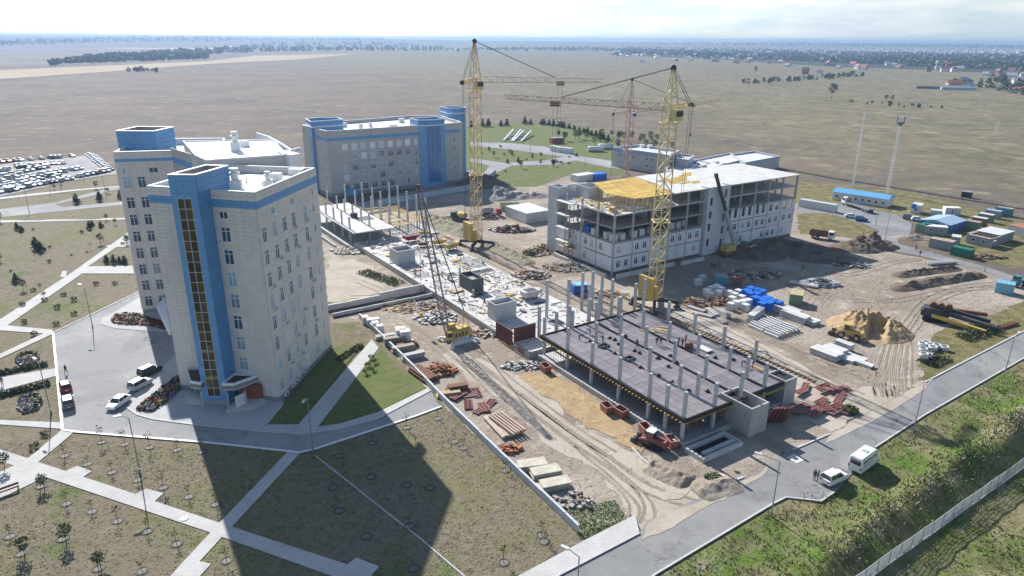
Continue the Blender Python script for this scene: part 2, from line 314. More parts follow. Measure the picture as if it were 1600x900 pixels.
def add_cracks(m, dark, scale, width=.012):
    n, l = m.node_tree.nodes, m.node_tree.links; b = n['Principled BSDF']; src = b.inputs['Base Color'].links[0].from_socket
    g = n.new('ShaderNodeNewGeometry'); t = n.new('ShaderNodeTexNoise'); t.inputs['Scale'].default_value = .5; t.inputs['Detail'].default_value = 6; l.new(g.outputs['Position'], t.inputs['Vector'])
    ad = n.new('ShaderNodeVectorMath'); ad.operation = 'MULTIPLY_ADD'; ad.inputs[1].default_value = (5, 5, 0); l.new(t.outputs['Color'], ad.inputs[0]); l.new(g.outputs['Position'], ad.inputs[2])
    v = n.new('ShaderNodeTexVoronoi'); v.feature = 'DISTANCE_TO_EDGE'; v.inputs['Scale'].default_value = scale; l.new(ad.outputs[0], v.inputs['Vector'])
    mr = n.new('ShaderNodeMapRange'); mr.inputs[1].default_value = 0.0; mr.inputs[2].default_value = width; mr.inputs[3].default_value = .75; mr.inputs[4].default_value = 0.0; l.new(v.outputs['Distance'], mr.inputs[0])
    mz = n.new('ShaderNodeMixRGB'); mz.inputs[2].default_value = (*dark, 1); l.new(mr.outputs[0], mz.inputs[0]); l.new(src, mz.inputs[1])
    vc = n.new('ShaderNodeTexVoronoi'); vc.inputs['Scale'].default_value = .09; l.new(g.outputs['Position'], vc.inputs['Vector']); hs = n.new('ShaderNodeMapRange'); hs.inputs[3].default_value = .92; hs.inputs[4].default_value = 1.06; sp = n.new('ShaderNodeSeparateColor'); l.new(vc.outputs['Color'], sp.inputs[0]); l.new(sp.outputs[0], hs.inputs[0])
    mu = n.new('ShaderNodeVectorMath'); mu.operation = 'SCALE'; l.new(mz.outputs[0], mu.inputs[0]); l.new(hs.outputs[0], mu.inputs['Scale']); l.new(mu.outputs[0], b.inputs['Base Color'])
add_cracks(M_ASPH, (0.13, 0.13, 0.135), .10); add_cracks(M_ASPH2, (0.16, 0.16, 0.165), .12, .008)
def paving_mat(name, c, size=1.0, joint=0.03, dirt=0.16):
    m = ground_mat(name, [(c,), (tuple(k * (1 - dirt) for k in c), 0.25, 0.42, 0.66, 7), (tuple(min(1, k * 1.08) for k in c), 1.2, 0.5, 0.75, 4)], rough=0.85, bump=0)
    n, l = m.node_tree.nodes, m.node_tree.links; b = n['Principled BSDF']; src = b.inputs['Base Color'].links[0].from_socket
    g = n.new('ShaderNodeNewGeometry'); br = n.new('ShaderNodeTexBrick'); br.inputs['Scale'].default_value = 1.0 / size; br.inputs['Mortar Size'].default_value = joint
    br.inputs['Color1'].default_value = (1, 1, 1, 1); br.inputs['Color2'].default_value = (0.93, 0.93, 0.93, 1); br.inputs['Mortar'].default_value = (0.74, 0.74, 0.74, 1); l.new(g.outputs['Position'], br.inputs['Vector'])
    mm = n.new('ShaderNodeMixRGB'); mm.blend_type = 'MULTIPLY'; mm.inputs[0].default_value = 1; l.new(src, mm.inputs[1]); l.new(br.outputs['Color'], mm.inputs[2]); l.new(mm.outputs[0], b.inputs['Base Color'])
    return m
M_PAVE = paving_mat('pale_paving', (0.56, 0.55, 0.525))
M_APRON = paving_mat('apron_paving', (0.52, 0.52, 0.52), 0.6)
M_KERB = mat('kerb_concrete', (0.50, 0.49, 0.47), world=True, scale=0.8)
M_CONC = mat('concrete', (0.40, 0.395, 0.385), world=True, scale=0.5, var=0.16, bump=0.15, bscale=3)
M_CONCL = mat('pale_concrete', (0.55, 0.54, 0.52), world=True, scale=0.35, var=0.17, bump=0.1, bscale=4)
M_WHITE = mat('white_paint', (0.78, 0.78, 0.77), rough=0.5, var=0.05)
M_TANF = ground_mat('stubble_field', [((0.42, 0.33, 0.22),), ((0.36, 0.27, 0.17), 0.004, 0.4, 0.65, 5)], bump=0)
M_PLOUGH = ground_mat('ploughed_field', [((0.16, 0.125, 0.11),), ((0.20, 0.165, 0.13), 0.002, 0.4, 0.6, 4)], bump=0, stretch=(R(30), 0.4, 2.5))
M_CROP = ground_mat('green_crop', [((0.22, 0.33, 0.12),), ((0.28, 0.33, 0.17), 0.002, 0.4, 0.6, 4)], bump=0)

# ------------------------------------------------------------------ the terrain sheet
V0, V1 = G(1040, 889), G(1600, 561)                     # outer edge of the access road
VD = (V1 - V0).normalized(); VN = Vector((VD.y, -VD.x, 0))
def verge_d(x, y): return (Vector((x, y, 0)) - V0).dot(VN)
def verge_s(x, y): return (Vector((x, y, 0)) - V0).dot(VD)
def sm(a, b, t): t = max(0.0, min(1.0, (t - a) / (b - a))); return t * t * (3 - 2 * t)
def height(x, y):
    h = 0.0
    d = verge_d(x, y)
    if d > 0.6 and y < 330 and x < 260:
        n1 = noise.noise(Vector((x * 0.16, y * 0.16, 0))); n2 = noise.noise(Vector((x * 0.55, y * 0.55, 3)))
        fade = sm(0.6, 3, d)
        h += fade * (0.22 * n1 + 0.22 * n2 - 0.15)
        cd_ = 9.5 + 1.6 * noise.noise(Vector((verge_s(x, y) * 0.07, 7, 0)))
        h += (1.35 + 0.7 * n1 + 0.7 * n2) * math.exp(-((d - cd_) / 1.9) ** 2) * sm(8, 16, verge_s(x, y)) * (0.55 + 0.45 * sm(-0.2, 0.25, noise.noise(Vector((verge_s(x, y) * 0.11, 2, 9)))))
        h -= 1.7 * sm(10.5, 15.5, d) * (1 - 0.75 * sm(34, 60, d)) * (1 - sm(130, 200, y))
    r = hypot(x, y)
    if r > 4200:
        a = atan2(x, y)
        w = 1 - 0.55 * sm(-0.45, 0.5, a)
        h += sm(4200, 9500, r) * (48 * w + 14 * w * noise.noise(Vector((a * 5, 1, 0))) + 12 * noise.noise(Vector((x * 0.0006, y * 0.0006, 4))))
    return h
def axis(lo, hi, step, far, grow=1.16):
    a = [lo + step * i for i in range(int((hi - lo) / step) + 1)]
    s_, b = step, a[-1]
    while b < far: s_ *= grow; b += s_; a.append(b)
    s_, b = step, a[0]; pre = []
    while b > -far: s_ *= grow; b -= s_; pre.append(b)
    return pre[::-1] + a
def build_terrain():
    xs, ys = axis(15, 150, 0.9, 12500), axis(30, 200, 0.9, 12500)
    ys = [y for y in ys if y > -1500]
    nx, ny = len(xs), len(ys); vs_ = [(x, y, height(x, y)) for y in ys for x in xs]; fs, mi = [], []
    for j in range(ny - 1):
        for i in range(nx - 1):
            fs.append((j * nx + i, j * nx + i + 1, (j + 1) * nx + i + 1, (j + 1) * nx + i))
            cx_, cy_ = (xs[i] + xs[i + 1]) / 2, (ys[j] + ys[j + 1]) / 2
            mi.append(1 if (verge_d(cx_, cy_) > 0 and cy_ < 215 and cx_ < 400) else 0)
    me = bpy.data.meshes.new('ground'); me.from_pydata(vs_, [], fs); me.materials.append(M_FIELD); me.materials.append(M_VERGE)
    me.polygons.foreach_set('material_index', mi); me.polygons.foreach_set('use_smooth', [True] * len(fs))
    o = bpy.data.objects.new('ground', me); COL.objects.link(o); o['kind'] = 'structure'
    return o
build_terrain()
def sheet(name, px, z, m, zb=None, kind='structure', world=None, ragged=1.0):
    """a level sheet (with edges down to zb) whose outline is surveyed at its corners"""
    pts = world if world else [G(x, y, 0.0) for x, y in px]
    if m in (M_DIRT, M_DUST, M_SAND, M_WEED, M_SOIL):          # ragged natural edge
        out = []
        for p, q in zip(pts, pts[1:] + pts[:1]):
            n = max(1, min(60, int((q - p).length / 1.1)))
            for k in range(n):
                c = p + (q - p) * (k / n); w = min(1.0, 4 * min(k, n - k) / n + .3)
                out.append(c + Vector((noise.noise(Vector((c.x * .35, c.y * .35, 1))), noise.noise(Vector((c.x * .35, c.y * .35, 9))), 0)) * 1.5 * w * ragged + Vector((noise.noise(Vector((c.x * 1.3, c.y * 1.3, 4))), noise.noise(Vector((c.x * 1.3, c.y * 1.3, 7))), 0)) * .5 * ragged)
        pts = out
    b = MB(); b.prism(pts, z - 0.12 if zb is None else zb, z, 0, mt=0)
    return b.obj(name, m, kind=kind)
def ribbon(name, px, w, z, m, kind='structure', h=0.12, world=None, closed=False):
    pts = world if world else [G(x, y, 0) for x, y in px]
    b = MB()
    L, Rr = [], []
    for i, p in enumerate(pts):
        d = (pts[min(i + 1, len(pts) - 1)] - pts[max(i - 1, 0)]).normalized(); nn = Vector((-d.y, d.x, 0)) * (w / 2)
        L.append(p + nn); Rr.append(p - nn)
    b.prism(L + Rr[::-1], z - h, z)
    return b.obj(name, m, kind=kind)
# --- far fields
sheet('village_ground', [(955, 86), (1110, 92), (1300, 104), (1430, 108), (1600, 116), (1700, 120), (1700, 81), (1500, 78), (1200, 74), (960, 73)], 0.9, ground_mat('village_gardens', [((0.045, 0.06, 0.04),), ((0.10, 0.105, 0.06), 0.012, 0.54, 0.72, 6), ((0.045, 0.06, 0.035), 0.03, 0.45, 0.65, 5)], bump=0))
sheet('stubble_field', [(-60, 112), (0, 110), (320, 96), (400, 87), (560, 84), (470, 93), (330, 100), (160, 113), (0, 124), (-60, 128)], 0.35, M_TANF)
sheet('ploughed_field', [(-120, 109), (-120, 71), (90, 70), (180, 74), (330, 76), (270, 93), (80, 103)], 0.5, M_PLOUGH)
sheet('stubble_field', [(150, 74), (330, 73), (560, 72), (520, 75), (290, 78), (160, 75.5)], 0.8, M_TANF)
sheet('crop_field', [(590, 74.5), (700, 72), (850, 72), (930, 74), (840, 78), (720, 80)], 0.8, M_CROP)
sheet('stubble_field', [(1430, 79), (1600, 80.5), (1700, 82), (1700, 80), (1560, 77), (1430, 76.5)], 0.9, M_TANF)
ribbon('ditch_line', [(-60, 130), (0, 125), (90, 121), (190, 113), (330, 104), (420, 96)], 3.0, 0.3, mat('ditch_shrub', (0.09, 0.10, 0.05), world=True), h=0.3)
# --- campus ground
sheet('lawn', [(-420, 318), (0, 309), (182, 272), (300, 262), (480, 290), (520, 330), (505, 420), (520, 505), (563, 503), (905, 833), (815, 905), (760, 1000), (-300, 1000)], 0.02, M_LAWN)
sheet('lawn', [(700, 212), (740, 196), (830, 190), (900, 196), (965, 215), (1010, 236), (965, 275), (905, 268), (840, 292), (760, 292), (735, 260), (700, 250)], 0.05, M_GREEN)
sheet('lawn', [(1245, 283), (1420, 300), (1600, 345), (1700, 370), (1700, 440), (1500, 400), (1420, 345), (1300, 335), (1240, 330)], 0.02, M_WEED)
# --- construction site
sheet('construction_ground', [(500, 330), (640, 300), (745, 262), (860, 262), (955, 282), (1245, 330), (1310, 333), (1375, 365), (1400, 396), (1540, 421), (1640, 452), (1640, 500), (1600, 519), (1445, 598), (1370, 636), (1296, 679), (1240, 703), (1161, 747), (1119, 762), (1078, 780), (1010, 835), (992, 806), (905, 834), (563, 503), (520, 505), (505, 420)], 0.03, M_DIRT)
sheet('dusty_track', [(690, 560), (720, 545), (815, 590), (900, 665), (985, 705), (1035, 742), (1080, 762), (1165, 747), (1080, 800), (1000, 828), (985, 800), (930, 735), (860, 700), (800, 640)], 0.06, M_DUST)
sheet('dusty_track', [(1000, 455), (1060, 470), (1180, 530), (1260, 575), (1330, 615), (1400, 600), (1450, 596), (1300, 676), (1240, 640), (1235, 590), (1130, 535), (1005, 482)], 0.06, M_DUST)
sheet('sand_bank', [(812, 590), (828, 580), (880, 592), (930, 625), (985, 660), (1010, 690), (1000, 712), (985, 700), (900, 655)], 0.10, M_SAND)
sheet('sandy_yard', [(508, 425), (520, 398), (570, 412), (620, 438), (600, 455), (560, 470), (512, 472)], 0.06, M_DUST)
sheet('trench_bottom', [(1390, 446), (1460, 432), (1525, 424), (1535, 430), (1470, 441), (1396, 456)], 0.065, M_SOIL, ragged=.4)
sheet('weedy_strip', [(1245, 335), (1290, 330), (1350, 352), (1375, 362), (1330, 372), (1250, 365)], 0.07, M_WEED)
sheet('weedy_strip', [(1435, 598), (1440, 555), (1460, 520), (1530, 500), (1600, 470), (1640, 470), (1640, 498), (1530, 552), (1470, 586)], 0.07, M_WEED)
def rut(px, w=.34, z=.075, gauge=1.9):
    pts = [gz2 for gz2 in (G(x, y, 0) for x, y in px)]; fine = []
    for i in range(len(pts) - 1):
        p0, p1, p2, p3 = pts[max(i - 1, 0)], pts[i], pts[i + 1], pts[min(i + 2, len(pts) - 1)]; n = max(3, int((p2 - p1).length / 1.2))
        for k in range(n):
            t = k / n; fine.append(.5 * ((2 * p1) + (p2 - p0) * t + (2 * p0 - 5 * p1 + 4 * p2 - p3) * t * t + (3 * p1 - p0 - 3 * p2 + p3) * t ** 3))
    for s_ in (-.5, .5):
        L_, R_ = [], []
        for i, p in enumerate(fine):
            d = (fine[min(i + 1, len(fine) - 1)] - fine[max(i - 1, 0)]).normalized(); nn = Vector((-d.y, d.x, 0)); ww = w * (.55 + .8 * abs(noise.noise(Vector((p.x * .8, p.y * .8, s_ * 9)))))
            c = p + nn * (s_ * gauge + .12 * noise.noise(Vector((p.x * .2, p.y * .2, s_))))
            L_.append(c + nn * ww / 2); R_.append(c - nn * ww / 2)
        RUTS.add([(q.x, q.y, z) for q in L_ + R_], [(i, len(L_) + i, len(L_) + i + 1, i + 1) for i in range(len(L_) - 1)])
        # a thrown-up lip beside each rut
        RUTS.add([(q.x, q.y, z) for q in L_] + [(q.x, q.y, z + .035) for q in (a + (a - c).normalized() * .14 for a, c in zip(L_, R_))] + [(q.x, q.y, z - .05) for q in (a + (a - c).normalized() * .36 for a, c in zip(L_, R_))], [f for i in range(len(L_) - 1) for f in ((i, i + 1, len(L_) + i + 1, len(L_) + i), (len(L_) + i, len(L_) + i + 1, 2 * len(L_) + i + 1, 2 * len(L_) + i))], 1)
RUTS = MB()
for r_ in ([(1290, 452), (1265, 475), (1290, 505), (1310, 530), (1345, 560), (1370, 600), (1378, 622)], [(1300, 455), (1285, 480), (1310, 500)], [(1396, 618), (1392, 590), (1400, 540), (1420, 505), (1450, 470), (1500, 450), (1590, 440)], [(1408, 612), (1405, 580), (1408, 540), (1390, 500), (1360, 470), (1320, 450), (1280, 440)], [(1379, 622), (1375, 600), (1385, 560), (1395, 520)], [(1392, 622), (1385, 600), (1350, 585), (1290, 570), (1210, 535)], [(1060, 478), (1150, 520), (1250, 572), (1350, 622)], [(1040, 462), (1160, 512), (1270, 560)], [(720, 560), (790, 610), (870, 670), (950, 725), (1010, 765), (1090, 790)], [(735, 550), (800, 600), (880, 662), (960, 715)], [(1005, 830), (1012, 805), (1003, 780), (960, 740), (900, 690)], [(990, 815), (996, 790), (975, 760), (930, 725)], [(1260, 410), (1320, 430), (1400, 410), (1440, 405)], [(700, 370), (740, 400), (800, 430), (860, 450)], [(620, 500), (680, 540), (740, 600), (800, 660)], [(560, 440), (600, 460), (540, 465)], [(1330, 470), (1400, 470), (1480, 455), (1560, 450)]):
    rut(r_); 
    if len(r_) > 5: rut([(x + 9, y + 3) for x, y in r_], .28, .082)
RUTS.obj('wheel_ruts', [ground_mat('rut_earth', [((0.30, 0.25, 0.20),), ((0.22, 0.18, 0.14), 0.5, 0.45, 0.65, 6)], bump=.6, bscale=3, bdist=.1), M_DIRT], kind='structure')
# --- roads
sheet('access_road', [(869, 1000), (869, 903), (999, 834), (1010, 815), (1080, 784), (1165, 748), (1230, 706), (1296, 679), (1370, 636), (1445, 598), (1600, 518), (1700, 466), (1700, 508), (1600, 561), (1445, 650), (1367, 701), (1303, 771), (1283, 785), (1228, 779), (1206, 790), (1023, 900), (900, 1000)], 0.08, M_ASPH, zb=-0.6)
sheet('pavement', [(600, 1060), (811, 901), (919, 843), (992, 806), (999, 832), (869, 901), (700, 1040)], 0.2, M_PAVE)
ribbon('kerb', [(730, 1000), (869, 902), (999, 834)], 0.35, 0.24, M_KERB)
ribbon('kerb', [(987, 700), (1003, 718), (1033, 740), (1078, 758), (1119, 762), (1161, 747)], 0.3, 0.22, M_KERB)
ribbon('kerb', [(1238, 704), (1296, 679)], 0.3, 0.22, M_KERB)
ribbon('kerb', [(1445, 598), (1520, 559), (1600, 518), (1700, 466)], 0.3, 0.22, M_KERB)
ribbon('kerb', [(1700, 507), (1600, 560), (1445, 649), (1367, 700)], 0.25, 0.2, M_KERB)
ribbon('kerb', [(1303, 770), (1283, 784), (1228, 778), (1206, 789), (1023, 899), (900, 999)], 0.25, 0.2, M_KERB)
sheet('site_road', [(1240, 318), (1305, 318), (1400, 335), (1425, 350), (1422, 366), (1402, 373), (1404, 381), (1440, 391), (1537, 416), (1600, 437), (1700, 470), (1700, 486), (1600, 449), (1530, 421), (1440, 401), (1397, 393), (1372, 374), (1374, 360), (1350, 350), (1300, 335), (1240, 330)], 0.08, M_ASPH)
sheet('plaza', [(83, 521), (218, 456), (340, 452), (470, 520), (440, 640), (400, 674), (470, 679), (530, 671), (590, 655), (673, 612), (688, 637), (650, 650), (494, 701), (469, 707), (400, 701), (330, 692), (120, 675), (98, 673)], 0.08, M_ASPH2)
sheet('service_road', [(-120, 350), (0, 327), (85, 317), (187, 290), (190, 294), (120, 312), (87, 320), (100, 324), (192, 315), (194, 320), (0, 340), (-120, 362)], 0.08, M_ASPH2)
sheet('car_park', [(-170, 275), (0, 258), (37, 252), (104, 247), (139, 242), (152, 241), (186, 271), (119, 281), (0, 307), (-170, 345)], 0.07, M_ASPH2)
sheet('rear_road', [(735, 222), (800, 224), (850, 229), (900, 243), (945, 250), (1000, 258), (1000, 266), (950, 262), (900, 251), (870, 257), (800, 259), (775, 270), (755, 273), (765, 259), (735, 252), (735, 247), (790, 255), (860, 250), (880, 245), (815, 236), (735, 227)], 0.08, M_ASPH2)
sheet('entrance_apron', [(199, 637), (205, 625), (222, 606), (262, 568), (290, 540), (420, 560), (445, 640), (420, 663), (400, 673), (300, 663), (240, 655), (215, 648)], 0.16, M_APRON)
sheet('entrance_apron', [(157, 507), (160, 498), (180, 488), (215, 467), (330, 462), (330, 520), (232, 518), (180, 514)], 0.16, M_APRON)
ribbon('kerb', [(199, 638), (215, 649), (240, 656), (300, 664), (400, 674), (470, 679), (530, 671), (590, 655), (673, 611)], 0.3, 0.2, M_KERB)
ribbon('kerb', [(83, 521), (98, 673), (120, 676), (330, 693), (469, 708), (494, 702), (650, 651), (690, 636)], 0.35, 0.2, M_WHITE)
ribbon('kerb', [(83, 521), (218, 456)], 0.3, 0.2, M_KERB)
for px in ([(1296, 680), (1370, 637), (1445, 599), (1462, 590), (1440, 612), (1395, 642), (1330, 675), (1290, 694)], [(1010, 820), (1040, 800), (1085, 788), (1120, 772), (1165, 750), (1200, 728), (1190, 745), (1140, 775), (1090, 800), (1030, 835), (1003, 845)], [(1046, 748), (1080, 763), (1062, 780), (1035, 782)]):
    sheet('road_dust', px, 0.1 + px[0][0] * 1e-5, M_DUST, zb=0.02, ragged=.3)
# --- paved walks
WALKS = 0
for px in ([(581, 531), (592, 544), (496, 668), (530, 663), (590, 645), (668, 607), (673, 612), (590, 654), (530, 670), (470, 678), (400, 673), (420, 664), (466, 664)],
           [(0, 703), (44, 717), (96, 673), (117, 675), (60, 723), (103, 737), (120, 729), (144, 737), (130, 746), (212, 773), (229, 764), (255, 772), (242, 784), (343, 818), (451, 705), (469, 708), (362, 824), (543, 883), (557, 872), (592, 886), (580, 900), (640, 925), (600, 935), (517, 900), (400, 858), (347, 840), (312, 878), (330, 882), (300, 915), (255, 930), (240, 930), (267, 900), (329, 833), (71, 746), (0, 780), (-100, 830), (-100, 690)],
           [(0, 657), (97, 661), (98, 671), (0, 664), (-80, 660), (-80, 652)],
           [(-60, 590), (5, 590), (87, 576), (92, 587), (2, 611), (-60, 614)],
           [(113, 426), (200, 364), (202, 373), (139, 416), (127, 429)], [(-60, 547), (0, 500), (113, 426), (127, 429), (9, 511), (-60, 561)],
           [(165, 385), (204, 376), (206, 386), (172, 387)], [(133, 417), (207, 416), (210, 428), (125, 428)],
           [(-60, 511), (9, 509), (82, 516), (84, 522), (70, 522), (0, 517), (-60, 518)], [(70, 521), (84, 522), (0, 561), (-60, 590), (-60, 580), (0, 554)],
           [(-60, 346), (0, 344.5), (60, 345), (80, 343.5), (150, 343.5), (165, 341.5), (197, 341), (197, 343.5), (0, 348.5), (-60, 350)],
           [(-60, 317), (0, 309), (60, 302), (130, 295.5), (186, 291), (187, 292.5), (130, 297.5), (0, 312), (-60, 320)],
           [(105, 424), (98, 424), (94, 434), (103, 434)]):
    sheet('paved_walk', px, 0.11 + 0.004 * WALKS, M_PAVE); WALKS += 1
sheet('lawn', [(-90, 705), (0, 721), (22, 728), (0, 738), (-90, 780)], 0.13, M_LAWN)
sheet('lawn', [(418, 664), (440, 638), (517, 546), (545, 537), (562, 545), (466, 663)], 0.18, M_GREEN)
sheet('lawn', [(594, 547), (500, 664), (530, 660), (590, 643), (666, 606)], 0.06, M_GREEN)
# ------------------------------------------------------------------ air
hz = MB(); hz.box(-14000, -1600, -4, 14000, 13500, 80)
hm = bpy.data.materials.new('haze'); hm.use_nodes = True
hn, hl = hm.node_tree.nodes, hm.node_tree.links
hn.clear(); ho = hn.new('ShaderNodeOutputMaterial'); pv = hn.new('ShaderNodeVolumePrincipled')
pv.inputs['Color'].default_value = (0.31, 0.45, 0.67, 1); pv.inputs['Density'].default_value = 0.00016; pv.inputs['Anisotropy'].default_value = 0.25
hl.new(pv.outputs[0], ho.inputs['Volume'])
hz.obj('haze', hm, kind='stuff')
# ------------------------------------------------------------------ clad facades
M_CLAD = mat('beige_cladding', (0.73, 0.67, 0.615), rough=0.55, var=0.07, scale=0.12, world=True, spec=0.4)
M_CLADG = mat('grey_cladding', (0.50, 0.485, 0.47), rough=0.55, var=0.07, scale=0.12, world=True, spec=0.4)
M_BLUE = mat('blue_cladding', (0.135, 0.345, 0.625), rough=0.42, var=0.08, scale=0.2, world=True, spec=0.5)
M_BLUE_SHADE = mat('shaded_blue_cladding', (0.10, 0.27, 0.52), rough=0.42, var=0.08, scale=0.2, world=True, spec=0.5)  # darker copy of the blue: shade put into side faces and parapets
def weather(m):        # panel to panel tone shifts and faint rain streaks
    n, l = m.node_tree.nodes, m.node_tree.links; b = n['Principled BSDF']; src = b.inputs['Base Color'].links[0].from_socket
    g = n.new('ShaderNodeNewGeometry'); mpn = n.new('ShaderNodeMapping'); mpn.inputs['Scale'].default_value = (1.1, 1.1, .06); l.new(g.outputs['Position'], mpn.inputs[0])
    t = n.new('ShaderNodeTexNoise'); t.inputs['Scale'].default_value = 1.0; t.inputs['Detail'].default_value = 6; l.new(mpn.outputs[0], t.inputs['Vector'])
    a = n.new('ShaderNodeMapRange'); a.inputs[1].default_value = .45; a.inputs[2].default_value = .75; a.inputs[3].default_value = 1.0; a.inputs[4].default_value = .93; l.new(t.outputs['Fac'], a.inputs[0])
    sn = n.new('ShaderNodeVectorMath'); sn.operation = 'SNAP'; sn.inputs[1].default_value = (1.24, 1.24, .62); l.new(g.outputs['Position'], sn.inputs[0])
    w = n.new('ShaderNodeTexWhiteNoise'); l.new(sn.outputs[0], w.inputs['Vector']); c = n.new('ShaderNodeMapRange'); c.inputs[3].default_value = .95; c.inputs[4].default_value = 1.04; l.new(w.outputs['Value'], c.inputs[0])
    mu = n.new('ShaderNodeMath'); mu.operation = 'MULTIPLY'; l.new(a.outputs[0], mu.inputs[0]); l.new(c.outputs[0], mu.inputs[1])
    sc = n.new('ShaderNodeVectorMath'); sc.operation = 'SCALE'; l.new(src, sc.inputs[0]); l.new(mu.outputs[0], sc.inputs['Scale']); l.new(sc.outputs[0], b.inputs['Base Color'])
for m_ in (M_CLAD, M_CLADG, M_BLUE, M_BLUE_SHADE): weather(m_)
M_CORE = mat('wall_core', (0.38, 0.35, 0.33), rough=0.9, world=True)  # grey-brown core that shows between the cladding panels
M_COPING = mat('white_coping', (0.76, 0.77, 0.78), rough=0.45, var=0.04)
M_PLINTH = mat('plinth_stone', (0.27, 0.27, 0.28), world=True, scale=0.6)
M_ROOF = mat('roof_membrane', (0.60, 0.59, 0.57), rough=0.6, world=True, scale=0.12, var=0.12)
M_FRAME = mat('white_window_frame', (0.80, 0.80, 0.80), rough=0.4, var=0.03)
M_GLASS = glass('window_glass', (0.045, 0.075, 0.13))
M_GLASSL = glass('curtained_glass', (0.30, 0.40, 0.48), rough=0.12)
M_BLIND_SKY = mat('white_blind_sky', (0.78, 0.80, 0.82), rough=0.15, var=0.10, scale=0.8, rnd=0.2)  # white stands in for sky reflected in top-storey panes; stray ones are blinds
M_GOLD = mat('bronze_mirror_glass', (0.10, 0.085, 0.05), rough=0.04, metal=0.55, var=0.25, scale=0.5, rnd=0.35)
M_STEEL = mat('galvanised_steel', (0.46, 0.48, 0.50), rough=0.45, metal=0.5, var=0.12)
M_DKST = mat('dark_steel', (0.06, 0.06, 0.065), rough=0.6, var=0.2)
M_ACW = mat('cooler_casing', (0.66, 0.66, 0.64), rough=0.5, var=0.06)
M_ORANGE = mat('orange_paint', (0.55, 0.17, 0.06), rough=0.6)

def cladding(b, L, z0, z1, wins, pw=1.25, ph=0.62, t=0.11, g=0.024, stripe=None):
    """panels standing proud of the wall in frame b.M: x along the wall, y outwards; openings left free"""
    nz_ = max(1, round((z1 - z0) / ph)); ph = (z1 - z0) / nz_; np_ = max(1, round(L / pw)); pw = L / np_
    for k in range(nz_):
        a0, a1 = z0 + k * ph, z0 + (k + 1) * ph; zc = (a0 + a1) / 2
        cuts = [(s0, s1) for s0, s1, w0, w1 in wins if w0 < zc < w1]
        m = 1 if stripe and stripe[0] < zc < stripe[1] else 0
        for i in range(np_):
            segs = [(i * pw, (i + 1) * pw)]
            for s0, s1 in cuts:
                new = []
                for x0, x1 in segs:
                    if s1 <= x0 or s0 >= x1: new.append((x0, x1)); continue
                    if s0 - x0 > 0.06: new.append((x0, s0))
                    if x1 - s1 > 0.06: new.append((s1, x1))
                segs = new
            for x0, x1 in segs:
                X0, X1, Z0, Z1 = x0 + g / 2, x1 - g / 2, a0 + g / 2, a1 - g / 2
                b.add([(X0, t, Z0), (X1, t, Z0), (X1, t, Z1), (X0, t, Z1), (X0, 0, Z0), (X1, 0, Z0), (X1, 0, Z1), (X0, 0, Z1)],
                      [(3, 2, 1, 0), (0, 1, 5, 4), (1, 2, 6, 5), (2, 3, 7, 6), (3, 0, 4, 7)], m)
    return nz_, ph
WIN = {}
FLIPX = Matrix.Diagonal((-1, 1, 1, 1))
def window_mesh(w, h, kind):
    key = (round(w, 2), round(h, 2), kind)
    if key in WIN: return WIN[key]
    b = MB(); f = 0.10; d0, d1 = 0.0, 0.16          # frame stands a little proud of the cladding
    b.box(-w / 2, d0, 0, -w / 2 + f, d1, h); b.box(w / 2 - f, d0, 0, w / 2, d1, h)
    b.box(-w / 2 + f, d0, 0, w / 2 - f, d1, f); b.box(-w / 2 + f, d0, h - f, w / 2 - f, d1, h)
    if kind in ('cross', 'tee', 'wide'):
        t = h * 0.70
        b.box(-w / 2 + f, d0, t, w / 2 - f, d1 - 0.02, t + f)
        n = 2 if kind == 'cross' else 3 if kind == 'wide' else 1
        for i in range(1, n): x = -w / 2 + w * i / n; b.box(x - f / 2, d0, f, x + f / 2, d1 - 0.02, t)
        if kind != 'tee' or True:
            b.box(-f / 2, d0, t + f, f / 2, d1 - 0.02, h - f)
    elif kind == 'pair': b.box(-f / 2, d0, f, f / 2, d1 - 0.02, h - f)
    b.box(-w / 2 - 0.08, 0.0, -0.07, w / 2 + 0.08, 0.24, 0.0)
    g = MB(); g.box(-w / 2 + f, 0.0, f, w / 2 - f, 0.05, h - f)
    WIN[key] = (b.mesh('window', M_FRAME), g.mesh('pane', M_GLASS), g.mesh('pane', M_GLASSL), g.mesh('pane', M_BLIND_SKY))
    return WIN[key]
def put_window(root, M, s, z, w, h, kind, light=0.25, rng=random):
    wm, gd, gl, gw = window_mesh(w, h, kind)
    o = bpy.data.objects.new('window', wm); COL.objects.link(o); o.parent = root
    loc = wmat(root).inverted() @ M
    q = loc @ Matrix.Translation((s, 0, z)) @ FLIPX; o.location = q.translation; o.rotation_euler = q.to_euler()
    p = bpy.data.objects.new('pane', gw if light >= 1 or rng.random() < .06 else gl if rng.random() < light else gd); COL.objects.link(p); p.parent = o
    return o
def wall_frame(p0, p1, z=0.0):
    """frame with x from p0 to p1 and y to the right-hand side (outwards for a clockwise outline)"""
    d = Vector((p1[0] - p0[0], p1[1] - p0[1], 0)).normalized(); n = Vector((d.y, -d.x, 0))
    return Matrix(((d.x, n.x, 0, p0[0]), (d.y, n.y, 0, p0[1]), (0, 0, 1, z), (0, 0, 0, 1))), hypot(p1[0] - p0[0], p1[1] - p0[1])
